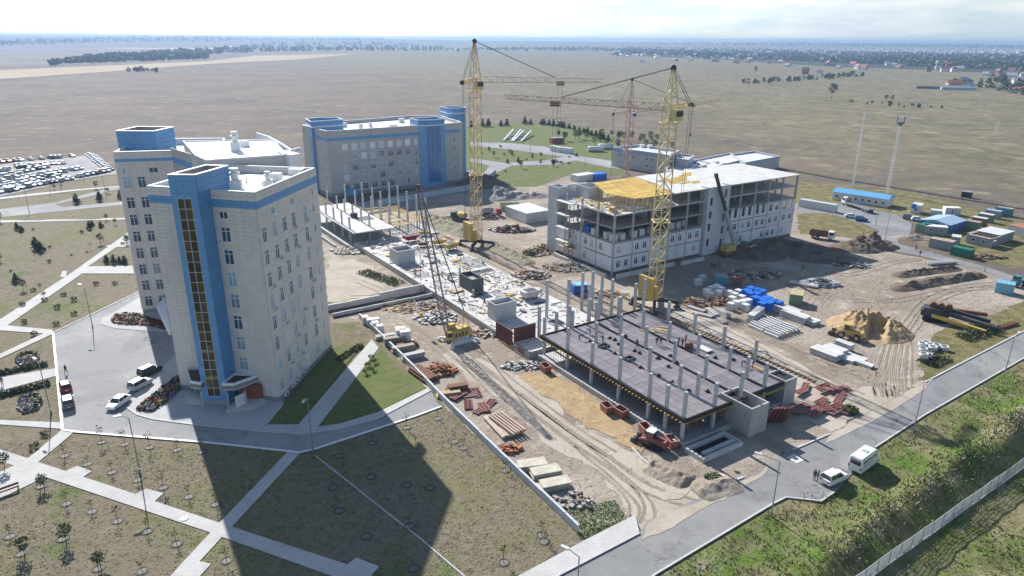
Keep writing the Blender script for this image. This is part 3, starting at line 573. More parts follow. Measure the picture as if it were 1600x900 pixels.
def facade(root, p0, p1, z0, z1, wins, stripe=None, mats=None, light=0.4, name='cladding'):
    M, L = wall_frame(p0, p1)
    b = MB(M); nz_ = max(1, round((z1 - z0) / 0.62)); ph = (z1 - z0) / nz_
    W = []
    for s, zc, w, h, kind, *lt in wins:
        lo = z0 + round((zc - h / 2 - z0) / ph) * ph; hi = lo + max(1, round(h / ph)) * ph
        W.append((s - w / 2, s + w / 2, lo, hi)); put_window(root, M, s, lo + 0.01, w - 0.02, hi - lo - 0.02, kind, lt[0] if lt else light)
    # the outward side of this frame is +y
    cladding(b, L, z0, z1, W, stripe=stripe)
    o = b.obj(name, mats or [M_CLAD, M_BLUE], parent=root, kind='stuff')
    return M, L

def ac_unit(root, M, s, z, big=False):
    w, h, d = (0.95, 0.75, 0.4) if big else (0.72, 0.5, 0.3)
    key = ('ac', big)
    if key not in WIN:
        b = MB(); b.box(-w / 2, 0.22, 0, w / 2, 0.22 + d, h); b.box(-w / 2 + 0.08, 0.11, -0.05, -w / 2 + 0.12, 0.22 + d, 0); b.box(w / 2 - 0.12, 0.11, -0.05, w / 2 - 0.08, 0.22 + d, 0)
        g = MB(); g.lathe([(0.02, 0.015), (h * 0.36, 0.015), (h * 0.36, 0)], (0, 0, 0), 10, axis='y')
        WIN[key] = (b.mesh('air_conditioner', M_ACW), g.mesh('fan_grille', M_DKST))
    o = bpy.data.objects.new('air_conditioner', WIN[key][0]); COL.objects.link(o); o.parent = root
    q = wmat(root).inverted() @ M @ Matrix.Translation((s, 0, z)) @ FLIPX; o.location = q.translation; o.rotation_euler = q.to_euler()
    f = bpy.data.objects.new('fan_grille', WIN[key][1]); COL.objects.link(f); f.parent = o; f.location = (w * 0.12, 0.22 + d, h / 2)

# ------------------------------------------------------------------ the near clinic tower
T0 = Vector((-39.2, 104.0, 0))
tower = thing('office_tower', 'tall beige clad tower with blue stair pylon beside the asphalt forecourt', 'building', (-52, 116, 0))
FLc, FRc, RBc = Vector((-57.7, 108.4, 0)), Vector((-39.2, 104.0, 0)), Vector((-35.8, 125.6, 0))
PYL = [Vector((-51.3, 102.8, 0)), Vector((-47.3, 102.8, 0)), Vector((-45.6, 111.0, 0)), Vector((-49.3, 111.4, 0))]
BLc = Vector((-54.0, 128.4, 0))
body = [(p.x, p.y) for p in (FLc, FRc, RBc, BLc)]
b = MB(); b.prism(body, 0.0, 34.6, 0, mt=1); b.obj('wall', [M_CORE, M_ROOF], parent=tower)
b = MB(); b.ring(body, 0.32, 34.62, 35.75); b.obj('parapet', M_CLAD, parent=tower)
b = MB(); b.ring([(p[0] * 1.0, p[1]) for p in body], 0.4, 35.76, 35.9); b.obj('coping', M_COPING, parent=tower)
def rows(cols, zs, w, h, kind): return [(s, z, w, h, kind) for z in zs for s in cols]
ZS = [2.5, 6.4, 10.15, 13.9, 17.65, 21.4, 25.2, 28.95]
W = rows([1.35, 4.75, 8.15, 11.5, 16.0], ZS, 1.35, 2.45, 'cross') + rows([19.5], ZS, 0.7, 1.9, 'tee') + [(4.75, 32.2, 1.3, 1.25, 'pair'), (11.5, 32.2, 1.3, 1.25, 'pair'), (19.5, 32.2, 0.7, 1.25, 'one')]
MR, LR = facade(tower, FRc, RBc, 0.9, 35.7, W, stripe=(33.5, 34.35))
for s, z in [(11.6, 27.3), (16.2, 27.3), (5.6, 23.6), (12.4, 23.5), (16.6, 23.6), (2.2, 19.8), (12.2, 12.0), (16.8, 15.9), (5.4, 12.2), (8.7, 8.4), (16.4, 8.2), (5.6, 4.6), (9.6, 4.6), (2.0, 16.0)]: ac_unit(tower, MR, s, z)
for s, z in [(1.9, 0.3), (4.6, 0.5), (5.8, 0.6), (7.0, 0.7), (9.2, 1.2)]: ac_unit(tower, MR, s, z, True)
PLx = Vector((-46.7, 105.8, 0))
W = [(1.9, z, 1.75, 2.2, 'cross') for z in ZS[1:]] + [(1.9, 32.2, 1.6, 1.25, 'pair'), (2.4, 3.0, 1.4, 1.5, 'pair')]
facade(tower, PLx, FRc, 0.9, 35.7, W, stripe=(33.5, 34.35))
facade(tower, FLc, Vector((-51.0, 106.8, 0)), 0.9, 35.7, [], stripe=(33.5, 34.35))
facade(tower, BLc, FLc, 0.9, 35.7, rows([4, 8, 12, 16], ZS, 1.35, 2.45, 'cross'), stripe=(33.5, 34.35))
b = MB(); b.prism([(p[0], p[1]) for p in [FLc + Vector((-.16, -.14, 0)), FRc + Vector((.14, -.2, 0)), RBc + Vector((.2, .1, 0)), BLc]], 0, 0.88); b.obj('plinth', M_PLINTH, parent=tower)
# stair pylon
py = [(p.x, p.y) for p in PYL]
b = MB(); b.prism(py, 0.0, 37.0, 0); b.obj('stair_pylon', M_CORE, parent=tower)
gl0, gl1 = 0.85, 2.95
gz = [1.6 + (35.2 - 1.6) * i / 20 for i in range(21)]
Mp, Lp = wall_frame(PYL[0], PYL[1])
def pylon_face(p0, p1, z0, z1, hole=None, name='blue_cladding', m=None):
    M, L = wall_frame(p0, p1); b = MB(M); cladding(b, L, z0, z1, hole or [], pw=1.0, ph=0.9); return b.obj(name, m or M_BLUE, parent=tower, kind='stuff')
pylon_face(PYL[0], PYL[1], 0.9, 38.6, [(gl0, gl1, 1.6, 35.2)])
pylon_face(PYL[1], PYL[2], 0.9, 38.6, m=M_BLUE_SHADE)
pylon_face(PYL[3], PYL[0], 0.9, 38.6, m=M_BLUE_SHADE)
pylon_face(PYL[2], PYL[3], 34.7, 38.6)
b = MB(); b.ring(py, 0.3, 37.02, 38.55); b.obj('parapet', M_CORE, parent=tower)
b = MB(); b.ring([(p.x + dx, p.y + dy) for p, (dx, dy) in zip(PYL, ((-.13, -.13), (.13, -.13), (.16, .13), (-.12, .13)))], 0.5, 38.62, 38.76); b.obj('coping', M_COPING, parent=tower)
gp = MB(); gp.box(0, 0, 0, 1.0, 0.04, 1.62); gpm = gp.mesh('glass_pane', M_GOLD)
fr = MB(Mp)
for i in range(20):
    z0 = gz[i]
    for x in ((gl0 + gl1) / 2 - 0.02, gl1 - 0.05):
        o = bpy.data.objects.new('glass_pane', gpm); COL.objects.link(o); o.parent = tower
        q = wmat(tower).inverted() @ Mp @ Matrix.Translation((x, 0.02, z0 + 0.03)) @ FLIPX; o.location = q.translation
        e = q.to_euler(); o.rotation_euler = (e.x + random.uniform(-.012, .012), e.y, e.z + random.uniform(-.012, .012)); o.scale = (0.98, 1, 1.0)
    fr.box(gl0, 0.0, z0 - 0.04, gl1, 0.14, z0 + 0.04)
fr.box(gl0, 0, gz[20] - 0.04, gl1, 0.14, gz[20] + 0.04)
for x in (gl0, (gl0 + gl1) / 2, gl1): fr.box(x - 0.04, 0, 1.6, x + 0.04, 0.145, 35.2)
fr.obj('glazing_bars', mat('pale_bar', (0.55, 0.56, 0.55), rough=0.4), parent=tower)
# rear wing (left in the photo) and the white-roofed link between
Lp_ = [Vector((-82.2, 143.7, 0)), Vector((-71.5, 146.4, 0)), Vector((-60.4, 131.0, 0)), Vector((-53.0, 127.5, 0)), Vector((-36.5, 131.5, 0)), Vector((-41.5, 150.0, 0)), Vector((-66, 168, 0)), Vector((-88.5, 166.0, 0))]
wing = [(p.x, p.y) for p in (Lp_[0], Lp_[1], Lp_[2] + Vector((0, 4, 0)), Vector((-62, 150, 0)), Vector((-68, 166, 0)), Vector((-87, 164, 0)))]
b = MB(); b.prism(wing, 0, 34.2, 0, mt=1); b.obj('wing_wall', [M_CORE, M_ROOF], parent=tower)
W = rows([1.6, 4.4], [3.0] + ZS[1:], 1.6, 2.4, 'cross')
W = [(s, z, w, h, k) for s, z, w, h, k in W] + [(1.4, 32.0, 0.8, 1.25, 'one'), (7.0, 31.8, 1.8, 1.25, 'pair')]
facade(tower, Lp_[0], Lp_[1], 0.9, 35.4, W, stripe=(33.4, 34.2))
facade(tower, Vector((-87, 164, 0)), Lp_[0], 0.9, 35.4, rows([3, 7, 11, 15], ZS, 1.5, 2.4, 'cross'), stripe=(33.4, 34.2))
facade(tower, Lp_[1], Lp_[2] + Vector((0, 4, 0)), 0.9, 36.2, rows([3, 8], ZS, 1.5, 2.4, 'cross'), stripe=(33.4, 34.2), mats=[M_CLADG, M_BLUE])
b = MB(); b.ring(wing, 0.3, 34.21, 35.5); b.obj('parapet', M_CLAD, parent=tower)
b = MB(); b.ring(wing, 0.42, 35.52, 35.66); b.obj('coping', M_COPING, parent=tower)
rp = [Vector((-85, 151.1, 0)), Vector((-76.9, 151.0, 0)), Vector((-76.2, 158.5, 0)), Vector((-84.5, 159, 0))]
b = MB(); b.prism([(p.x, p.y) for p in rp], 0, 37.4); b.obj('stair_pylon', M_CORE, parent=tower)
for i in range(4): pylon_face(rp[i], rp[(i + 1) % 4], 0.9, 38.9, m=M_BLUE)
b = MB(); b.ring([(p.x, p.y) for p in rp], 0.35, 37.42, 38.85); b.obj('parapet', M_CORE, parent=tower)
b = MB(); b.ring([(p.x + (-.13 if i in (0, 3) else .13), p.y + (-.13 if i < 2 else .13)) for i, p in enumerate(rp)], 0.5, 38.92, 39.06); b.obj('coping', M_COPING, parent=tower)
link = [(-59.8, 131.2), (-55.5, 125.8), (-42.8, 132.8), (-52.5, 153.5), (-70.5, 150.0)]
b = MB(); b.prism(link, 0, 36.9, 0, mt=1); b.obj('link_wall', [M_CLADG, mat('white_roof_sheet', (0.80, 0.80, 0.79), rough=0.35, var=0.06, world=True, scale=0.2, spec=0.6)], parent=tower)
b = MB(); b.ring([(p[0], p[1]) for p in link], 0.25, 36.91, 37.15); b.obj('coping', M_COPING, parent=tower)
# end wall sheet on the right of the link and the curved rear parapet
b = MB(); pts = [G(x, y, 36.5) for x, y in [(402, 215), (420, 221), (440, 232), (456, 243), (470, 239)]]
for i in range(4): b.bar(pts[i] + Vector((0, 0, .2)), pts[i + 1] + Vector((0, 0, .2)), 0.3, 1.9)
b.obj('rear_parapet', M_COPING, parent=tower)
b = MB(); c0, c1 = G(453, 261, 35.0), G(471, 259, 35.0); d = (c1 - c0).normalized(); n_ = Vector((-d.y, d.x, 0))
b.prism([(c0.x, c0.y), (c1.x, c1.y), ((c1 + n_ * 6).x, (c1 + n_ * 6).y), ((c0 + n_ * 6).x, (c0 + n_ * 6).y)], 0, 37.3); b.obj('duct_screen', M_COPING, parent=tower)
# roof equipment
def roof_vent(px, z, s=1.0, h=2.4):
    p = G(*px, z); t = thing if False else None
    b = MB(); b.cbox((p.x, p.y, z), 1.3 * s, 1.3 * s, h * 0.55, 0.2); b.lathe([(0.42 * s, h * .55), (0.42 * s, h * .78), (0.62 * s, h * .8), (0.62 * s, h * .9), (0.35 * s, h * .92), (0.35 * s, h * 1.02), (0.55 * s, h * 1.04), (0.5 * s, h * 1.12), (0.01, h * 1.14)], (p.x, p.y, z), 10)
    b.obj('roof_vent', M_COPING, parent=tower)
roof_vent((369, 297), 34.6, 1.5, 3.2); roof_vent((420, 293), 34.6, 1.0, 2.4); roof_vent((369, 236), 36.9, 1.3, 3.4)
for px, z, sx, sy, sz in [((432, 283), 34.6, 1.7, 1.5, 1.4), ((464, 274), 34.6, 2.6, 1.3, 1.2), ((383, 229), 36.9, 1.5, 1.2, 1.2), ((234, 240), 34.2, 2.6, 2.0, 0.8)]:
    p = G(*px, z); MB().cbox((p.x, p.y, z + 0.01), sx, sy, sz, -0.2).obj('air_handler', M_COPING, parent=tower)
for px in [(385, 286), (411, 291)]:
    p = G(*px, 34.6); b = MB(); b.tube((p.x, p.y, 34.6), (p.x, p.y, 35.4), 0.09, 6); b.obj('vent_pipe', M_DKST, parent=tower)
for p0, z0, z1, m in [((346, 300), 34.7, 38.6, M_STEEL), ((377, 264), 34.6, 37.8, M_STEEL), ((339, 262), 36.9, 38.2, M_ORANGE)]:
    p = G(*p0, z0); b = MB()
    for dx in (-.28, .28): b.bar((p.x + dx, p.y, z0), (p.x + dx, p.y, z1), 0.06)
    k = z0 + .3
    while k < z1: b.bar((p.x - .28, p.y, k), (p.x + .28, p.y, k), 0.04); k += 0.4
    b.obj('roof_ladder', m, parent=tower)
# entrance canopies
def canopy(pts, z, cols, nm):
    pts = [Vector((p[0], p[1], 0)) for p in pts]
    b = MB(); b.prism([(p.x, p.y) for p in pts], z, z + 0.75); can = b.obj('canopy', mat('canopy_roof', (0.11, 0.065, 0.05), rough=0.7), parent=tower)
    b = MB(); b.ring([(p.x, p.y) for p in pts], 0.25, z - 0.1, z + 1.15); b.obj('fascia', M_COPING, parent=can)
    for c in cols: MB().tube((c[0], c[1], 0.3), (c[0], c[1], z - 0.02), 0.16, 8).obj('canopy_column', M_STEEL, parent=tower)
def gz_(px, z): p = G(*px, z); return (p.x, p.y)
canopy([gz_((346, 604), 4.2), gz_((366, 604), 4.2), gz_((412, 587), 4.2), (-41.5, 104.8), (-46.8, 105.4), (-47.1, 104.2)], 3.6, [gz_((359, 643), 0.2), gz_((386, 639), 0.2), gz_((410, 624), 0.2)], 0)
canopy([gz_((291, 580), 4.2), gz_((297, 600), 4.2), gz_((314, 603), 4.2), (-50.8, 104.6), (-51.0, 107.0), (-53.8, 107.4)], 3.6, [gz_((319, 640), 0.2), gz_((307, 620), 0.2), gz_((300, 612), 0.2)], 0)
for cx_, cy_, r, a0, a1 in [(-46.3, 104.2, 5.2, -95, 12), (-52.0, 105.2, 3.6, 185, 290)]:
    for k in range(4):
        rr = r - 0.36 * k; b = MB(); b.prism([(cx_, cy_)] + [(cx_ + rr * cos(R(a)), cy_ + rr * sin(R(a)) * 0.8) for a in range(a0, a1, 9)], 0.15 + 0.12 * k, 0.27 + 0.12 * k); b.obj('entrance_step', M_CONCL, parent=tower)
b = MB(wall_frame(Vector((-45.2, 100.7, 0)), Vector((-43.9, 102.6, 0)))[0]); b.box(0, 0, 0.7, 2.1, 0.08, 2.7); b.obj('notice_board', M_WHITE, parent=tower)
b = MB(); b.box(-45.6, 103.9, 0.7, -42.0, 104.85, 3.2); b.obj('entrance_lobby', mat('red_brown_door', (0.25, 0.08, 0.045)), parent=tower)
c0 = G(253, 470, 6.5); b = MB(); b.prism([gz_(q, 6.0) for q in [(245, 480), (258, 466), (267, 520), (263, 520)]], 5.6, 6.4); b.obj('wing_canopy', M_COPING, parent=tower)
# ------------------------------------------------------------------ rear clinic block (site grid)
def SF(u, v): return S(u, v)
mid = thing('clinic_building', 'long beige clinic block with blue curved stair towers behind the half built frame', 'building', S(112, 276))
M0 = SITE
mo = [(86.7, 260.3), (143.0, 260.3), (146.2, 264.0), (150, 290), (137.5, 296.5), (103, 291), (84.5, 284), (85.6, 270.5)]
b = MB(M0); b.prism(mo, 0, 23.7, 0, mt=1); b.obj('wall', [M_CLADG, M_ROOF], parent=mid)
b = MB(M0); b.ring(mo, 0.35, 23.71, 24.95, 0); b.obj('parapet', M_CLADG, parent=mid)
b = MB(M0); b.ring(mo, 0.5, 24.96, 25.12, 0); b.obj('coping', M_COPING, parent=mid)
def sfac(root, a, c, z0, z1, wins, **k): return facade(root, S(*a), S(*c), z0, z1, wins, **k)
zs = [3.1, 6.7, 10.65, 14.55]
uw = [6.5 + 3.75 * i for i in range(8)]
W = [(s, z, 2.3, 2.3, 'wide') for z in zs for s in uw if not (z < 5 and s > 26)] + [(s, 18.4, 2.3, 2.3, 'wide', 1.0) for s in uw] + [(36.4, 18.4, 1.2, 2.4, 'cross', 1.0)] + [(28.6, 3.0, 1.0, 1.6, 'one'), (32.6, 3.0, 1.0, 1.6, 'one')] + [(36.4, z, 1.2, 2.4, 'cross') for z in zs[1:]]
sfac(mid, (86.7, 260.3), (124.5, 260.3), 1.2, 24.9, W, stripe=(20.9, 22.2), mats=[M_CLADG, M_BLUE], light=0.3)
MW, LW = wall_frame(S(86.7, 260.3), S(124.5, 260.3))
for s in uw + [36.4]: put_window(mid, MW, s, 17.3, 2.3 if s < 36 else 1.2, 2.3, 'wide', 1.0) if False else None
W = []
sfac(mid, (136.4, 260.3), (143.0, 260.3), 1.2, 24.9, [(4.5, z, 0.8, 2.2, 'tee') for z in zs + [18.4]], stripe=(20.9, 22.2), mats=[M_CLADG, M_BLUE])
sfac(mid, (143.0, 260.3), (146.2, 264.0), 1.2, 24.9, [], stripe=(20.9, 22.2), mats=[M_CLADG, M_BLUE])
sfac(mid, (146.2, 264.0), (150, 290), 1.2, 24.9, [], stripe=(20.9, 22.2), mats=[M_CLADG, M_BLUE])
sfac(mid, (85.6, 270.5), (86.7, 260.3), 1.2, 24.9, [(s, z, 0.8, 2.3, 'tee') for z in zs + [18.4] for s in (2.5, 6.5)], stripe=(20.9, 22.2), mats=[M_CLADG, M_BLUE])
b = MB(M0); b.prism([(86.4, 259.9), (143.2, 259.9), (146.6, 263.7), (150.2, 290), (85.2, 284), (85.2, 270.4)], 0, 1.18); b.obj('plinth', M_PLINTH, parent=mid)
def sky_tower(pts, z1, flare=False, nm='stair_tower', m=None):
    o = MB(M0).prism(pts, 0, z1 - 1.4, 0, mt=1).obj(nm, [M_BLUE, M_ROOF], parent=mid)
    MB(M0).ring(pts, 0.3, z1 - 1.39, z1).obj('parapet', M_BLUE_SHADE, parent=o)
    cx_ = sum(p[0] for p in pts) / len(pts); cy_ = sum(p[1] for p in pts) / len(pts)
    q = [(cx_ + (p[0] - cx_) * 1.03, cy_ + (p[1] - cy_) * 1.03) for p in pts]
    MB(M0).ring(q, 0.35, z1 + 0.01, z1 + 0.25).obj('coping', M_COPING, parent=o)
    MB(M0).ring(q, 0.3, z1 - 2.3, z1 - 1.9).obj('trim_band', M_COPING, parent=o)
    return o
def arc(cx_, cy_, r, a0, a1, n, ky=1.0): return [(cx_ + r * cos(R(a0 + (a1 - a0) * i / n)), cy_ + ky * r * sin(R(a0 + (a1 - a0) * i / n))) for i in range(n + 1)]
pt = sky_tower([(124.5, 268), (124.5, 260.0)] + [(127.5, 258.6), (130.5, 258.1), (133.5, 258.6)] + [(136.4, 260.0), (136.4, 268)], 27.0)
gp2 = MB(); gp2.box(0, -0.06, 0, 3.6, 0.06, 22.5); Mg, _ = wall_frame(S(127.6, 258.55), S(133.4, 258.55))
g_ = MB(Mg)
for i in range(3):
    for k in range(12): g_.box(0.05 + 1.95 * i, 0.42, 2.0 + 1.9 * k, 1.9 + 1.95 * i, 0.5, 3.8 + 1.9 * k)
g_.obj('tower_glazing', glass('blue_glass', (0.06, 0.20, 0.45), rough=0.15), parent=pt, kind='stuff')
sky_tower([(84.4, 271.5), (97.8, 273.0), (98.2, 280.6), (92, 284), (86, 283)], 27.5)
sky_tower([(149.2, 284.0)] + arc(153.6, 283, 5.0, -160, 100, 8) + [(150, 290)], 29.0)
MB(M0).box(147.5, 268, 0, 149.6, 288, 24.0).obj('end_wing', M_CLADG, parent=mid)
for u, v, sx, sz in [(101, 281, 2.0, 1.6), (104, 270, 1.2, 2.2), (117, 268, 3.4, 1.3), (128, 284, 2.2, 1.8), (139, 271, 1.6, 1.5), (110, 275, 1.0, 1.9), (141, 276, 2, 1.6)]:
    MB(M0).cbox((u, v, 23.71), sx, 1.4, sz, 0).obj('roof_vent', M_COPING, parent=mid)
o = MB(M0).box(92.0, 258.2, 0.0, 96.4, 260.2, 2.6).obj('entrance_booth', M_BLUE, parent=mid)
for s in uw:    # top storey, its panes full of sky
    pass
# top-storey windows with openings
# ------------------------------------------------------------------ frame of the new hospital wing
frm = thing('hospital_frame', 'five storey concrete hospital frame with white block walls and yellow roof shuttering', 'building', S(152, 141))
LV = [1.1, 5.05, 8.85, 12.55, 16.2, 19.65]
UC = [116.0, 122.3, 128.9, 135.4, 142.1, 148.4, 157.9, 163.8, 170.1, 176.2, 182.6, 189.4]
M_BLOCK = mat('white_gas_block', (0.69, 0.70, 0.72), world=True, scale=0.9, var=0.10)
M_BLOCK2 = mat('grey_panel', (0.53, 0.545, 0.565), world=True, scale=0.5, var=0.10)
M_YEL = mat('yellow_shuttering_ply', (0.62, 0.42, 0.10), rough=0.6, var=0.25, scale=0.8, rnd=0.28)
M_WOOD = mat('raw_timber', (0.50, 0.38, 0.22), var=0.25, scale=2.0, rnd=0.2)
M_DARK = mat('inner_brick', (0.24, 0.17, 0.14), world=True, scale=0.4)  # dark red-brown brick for inner walls and plinth
def col_part(root, u, v, z0, z1, w=0.45, m=None):
    key = ('col', round(z1 - z0, 2), w)
    if key not in WIN:
        c = MB(); c.box(-w / 2, -w / 2, 0, w / 2, w / 2, z1 - z0); c.box(-w / 2 - .05, -w / 2 - .05, (z1 - z0) * .55, w / 2 + .05, w / 2 + .05, (z1 - z0) * .55 + .12)
        WIN[key] = c.mesh('column', m or M_CONC)
    o = bpy.data.objects.new('column', WIN[key]); COL.objects.link(o); o.parent = root
    q = wmat(root).inverted() @ SITE @ Matrix.Translation((u, v, z0)); o.location = q.translation; o.rotation_euler = q.to_euler()
    return o
for i, z in enumerate(LV):
    b = MB(SITE)
    if i < 4: b.box(116.2, 129.8, z - 0.28, 189.5, 153, z); b.box(116.2, 153.003, z - 0.28, 133, 157, z)
    elif i == 4: b.box(115.6, 129.4, z - 0.28, 189.5, 153, z); b.box(115.6, 153.003, z - 0.28, 133, 157, z)
    else: b.prism([(136.5, 129.3), (189.8, 129.3), (189.8, 153), (143.5, 153), (141.5, 141.5)], z - 0.28, z)
    b.obj('floor_slab', M_CONCL if i >= 4 else M_CONC, parent=frm)
for u in UC:
    col_part(frm, u, 129.75, 0, 16.2 if u < 134 else 19.3)
    if u < 134: col_part(frm, u, 129.75, 16.2, 19.0 if u > 117 else 18.4, 0.42)
for v in (136.3, 143.0, 149.8): col_part(frm, 116.0, v, 0, 16.2); col_part(frm, 116.0, v, 16.2, 18.2, 0.42)
for u in UC[1:]:
    for v in (137, 145, 152.7): col_part(frm, u, v, 1.1, 19.3 if u > 134 else 16.2)
# block walls, bay by bay, openings cut
def bay(u0, u1, z0, z1, wins, m, v=129.7, t=0.3, nm='wall_bay'):
    b = MB(SITE); xs = sorted({u0, u1, *[a for w in wins for a in (w[0] - w[2] / 2, w[0] + w[2] / 2)]}); zz = sorted({z0, z1, *[a for w in wins for a in (w[1], w[1] + w[3])]})
    for i in range(len(xs) - 1):
        for k in range(len(zz) - 1):
            xc, zc = (xs[i] + xs[i + 1]) / 2, (zz[k] + zz[k + 1]) / 2
            if any(abs(xc - w[0]) < w[2] / 2 and w[1] < zc < w[1] + w[3] for w in wins): continue
            b.box(xs[i], v - t, zz[k], xs[i + 1], v, zz[k + 1])
    o = b.obj(nm, m, parent=frm)
    Mw, _ = wall_frame(S(u0, v - t + 0.12), S(u1, v - t + 0.12))
    for w in wins:
        if w[4]: put_window(frm, Mw, w[0] - u0, w[1], w[2], w[3], 'cross', 0.2)
    return o
random.seed(3)
for i in range(5):
    u0, u1 = UC[i] + .24, UC[i + 1] - .24
    for k in (0, 1):
        z0, z1 = LV[k] + .02, LV[k + 1] - .3
        if k == 0 and i in (2, 3): wn_ = []
        elif k == 0 and i == 4: wn_ = [(u0 + 3.3, z0 + .9, 1.1, 1.9, 1), (u0 + 5.1, z0 + .9, 1.1, 1.9, 1)]
        else: wn_ = [(u0 + 1.35, z0 + .85, 1.45, 2.0, 1), (u0 + 4.1, z0 + .85, 1.45, 2.0, 1)]
        bay(u0, u1, z0, z1, wn_, M_BLOCK)
for i in range(6, 11):
    u0, u1 = UC[i] + .24, UC[i + 1] - .24; L = u1 - u0
    for k in (0, 1, 2):
        z0, z1 = LV[k] + .02, LV[k + 1] - .3
        if k == 2: wn_ = [(u0 + L * .24, z0 + .7, 1.35, 2.68, 0), (u0 + L * .72, z0 + .7, 1.35, 2.68, 0)]
        elif k == 1: wn_ = [(u0 + L * .26, z0 + .8, 1.6, 2.0, 1), (u0 + L * .74, z0 + .8, 1.6, 2.0, 1)]
        else: wn_ = [[], [(u0 + 1.2, z0 + .8, 1.6, 2.0, 1)], [(u0 + 4.6, z0 + .8, 1.4, 2.0, 1)], [(u0 + 1.2, z0 + .8, 1.5, 2.0, 1), (u0 + 3.6, z0 + .8, 1.5, 2.0, 1)], [(u0 + 1.2, z0 + .8, 1.6, 2.0, 1)]][i - 6]
        bay(u0, u1, z0, z1, wn_, M_BLOCK)
# left end: blocks on the two lower floors
def bay_v(v0, v1, z0, z1, wins, m, u=115.75):
    b = MB(SITE); ys = sorted({v0, v1, *[a for w in wins for a in (w[0] - w[2] / 2, w[0] + w[2] / 2)]}); zz = sorted({z0, z1, *[a for w in wins for a in (w[1], w[1] + w[3])]})
    for i in range(len(ys) - 1):
        for k in range(len(zz) - 1):
            yc, zc = (ys[i] + ys[i + 1]) / 2, (zz[k] + zz[k + 1]) / 2
            if any(abs(yc - w[0]) < w[2] / 2 and w[1] < zc < w[1] + w[3] for w in wins): continue
            b.box(u, ys[i], zz[k], u + .3, ys[i + 1], zz[k + 1])
    b.obj('wall_bay', m, parent=frm)
    Mw, _ = wall_frame(S(u + .12, v1), S(u + .12, v0))
    for w in wins: put_window(frm, Mw, v1 - w[0], w[1], w[2], w[3], 'cross', 0.2)
for i, (v0, v1) in enumerate([(130.0, 136.05), (136.55, 142.75), (143.25, 149.5), (150.0, 153.85)]):
    for k in (0, 1):
        z0, z1 = LV[k] + .02, LV[k + 1] - .3
        wn_ = [] if (i == 0 and k == 0) or i == 3 else [(v0 + 4.4, z0 + .85, 1.3, 2.0)] if i == 0 or k == 0 else [(v0 + 1.6, z0 + .85, 1.3, 2.0), (v0 + 4.2, z0 + .85, 1.3, 2.0)]
        bay_v(v0, v1, z0, z1, wn_, M_BLOCK)
# corner stair shaft on the left, with its open top
b = MB(SITE); b.box(115.7, 153.9, 0, 119.5, 158.2, 18.0); sh = b.obj('stair_shaft', M_BLOCK2, parent=frm)
MB(SITE).ring([(115.7, 153.9), (119.5, 153.9), (119.5, 158.2), (115.7, 158.2)], 0.3, 18.01, 19.1).obj('shaft_rim', M_BLOCK2, parent=sh)
MB(SITE).box(119.55, 155.0, 16.2, 127, 155.4, 19.3).obj('rear_wall', M_BLOCK2, parent=frm)
for k, z in enumerate((4.95, 8.75, 12.45, 16.1)):
    MB(SITE).box(114.0, 145.6, z - .2, 115.7, 152.4, z).obj('balcony_slab', M_CONCL, parent=frm)
# middle stair tower
b = MB(SITE)
tw = [(148.9, 157.6)]
ops = [(150.3, z, 1.0, 2.2) for z in (3.0, 7.4, 11.0, 14.8)] + [(155.9, z, 1.0, 2.2) for z in (2.2, 5.9, 9.6, 13.2, 16.6)]
bz = MB(SITE); xs = sorted({148.7, 157.7, *[a for w in ops for a in (w[0] - .5, w[0] + .5)]}); zz = sorted({0.4, 19.95, *[a for w in ops for a in (w[1], w[1] + w[3])]})
for i in range(len(xs) - 1):
    for k in range(len(zz) - 1):
        xc, zc = (xs[i] + xs[i + 1]) / 2, (zz[k] + zz[k + 1]) / 2
        if any(abs(xc - w[0]) < .5 and w[1] < zc < w[1] + w[3] for w in ops): continue
        bz.box(xs[i], 128.6, zz[k], xs[i + 1], 128.95, zz[k + 1])
bz.box(148.7, 128.96, 0.4, 149.0, 131.5, 19.95); bz.box(157.4, 128.96, 0.4, 157.7, 131.5, 19.95)
bz.obj('stair_tower', M_BLOCK2, parent=frm)
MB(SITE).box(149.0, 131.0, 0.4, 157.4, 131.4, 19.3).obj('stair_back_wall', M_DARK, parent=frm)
# inner walls seen in the open storeys
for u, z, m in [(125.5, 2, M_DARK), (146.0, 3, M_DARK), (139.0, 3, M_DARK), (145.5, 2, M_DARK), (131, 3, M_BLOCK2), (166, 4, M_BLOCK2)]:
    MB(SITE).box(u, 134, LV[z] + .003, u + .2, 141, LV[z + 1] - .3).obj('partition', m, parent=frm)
for z in (2, 3): MB(SITE).box(118, 144.5, LV[z] + .003, 148.5, 144.75, LV[z + 1] - .29).obj('partition', M_BLOCK2, parent=frm)
for z in (3, 4): MB(SITE).box(159, 144.5, LV[z] + .003, 181, 144.75, LV[z + 1] - .29).obj('partition', M_BLOCK2, parent=frm)
# service core boxes on the top slab
MB(SITE).ring([(121.6, 147.6), (127.0, 147.6), (127.0, 153.0), (121.6, 153.0)], 0.25, 16.21, 19.55).obj('lift_core', M_BLOCK2, parent=frm)
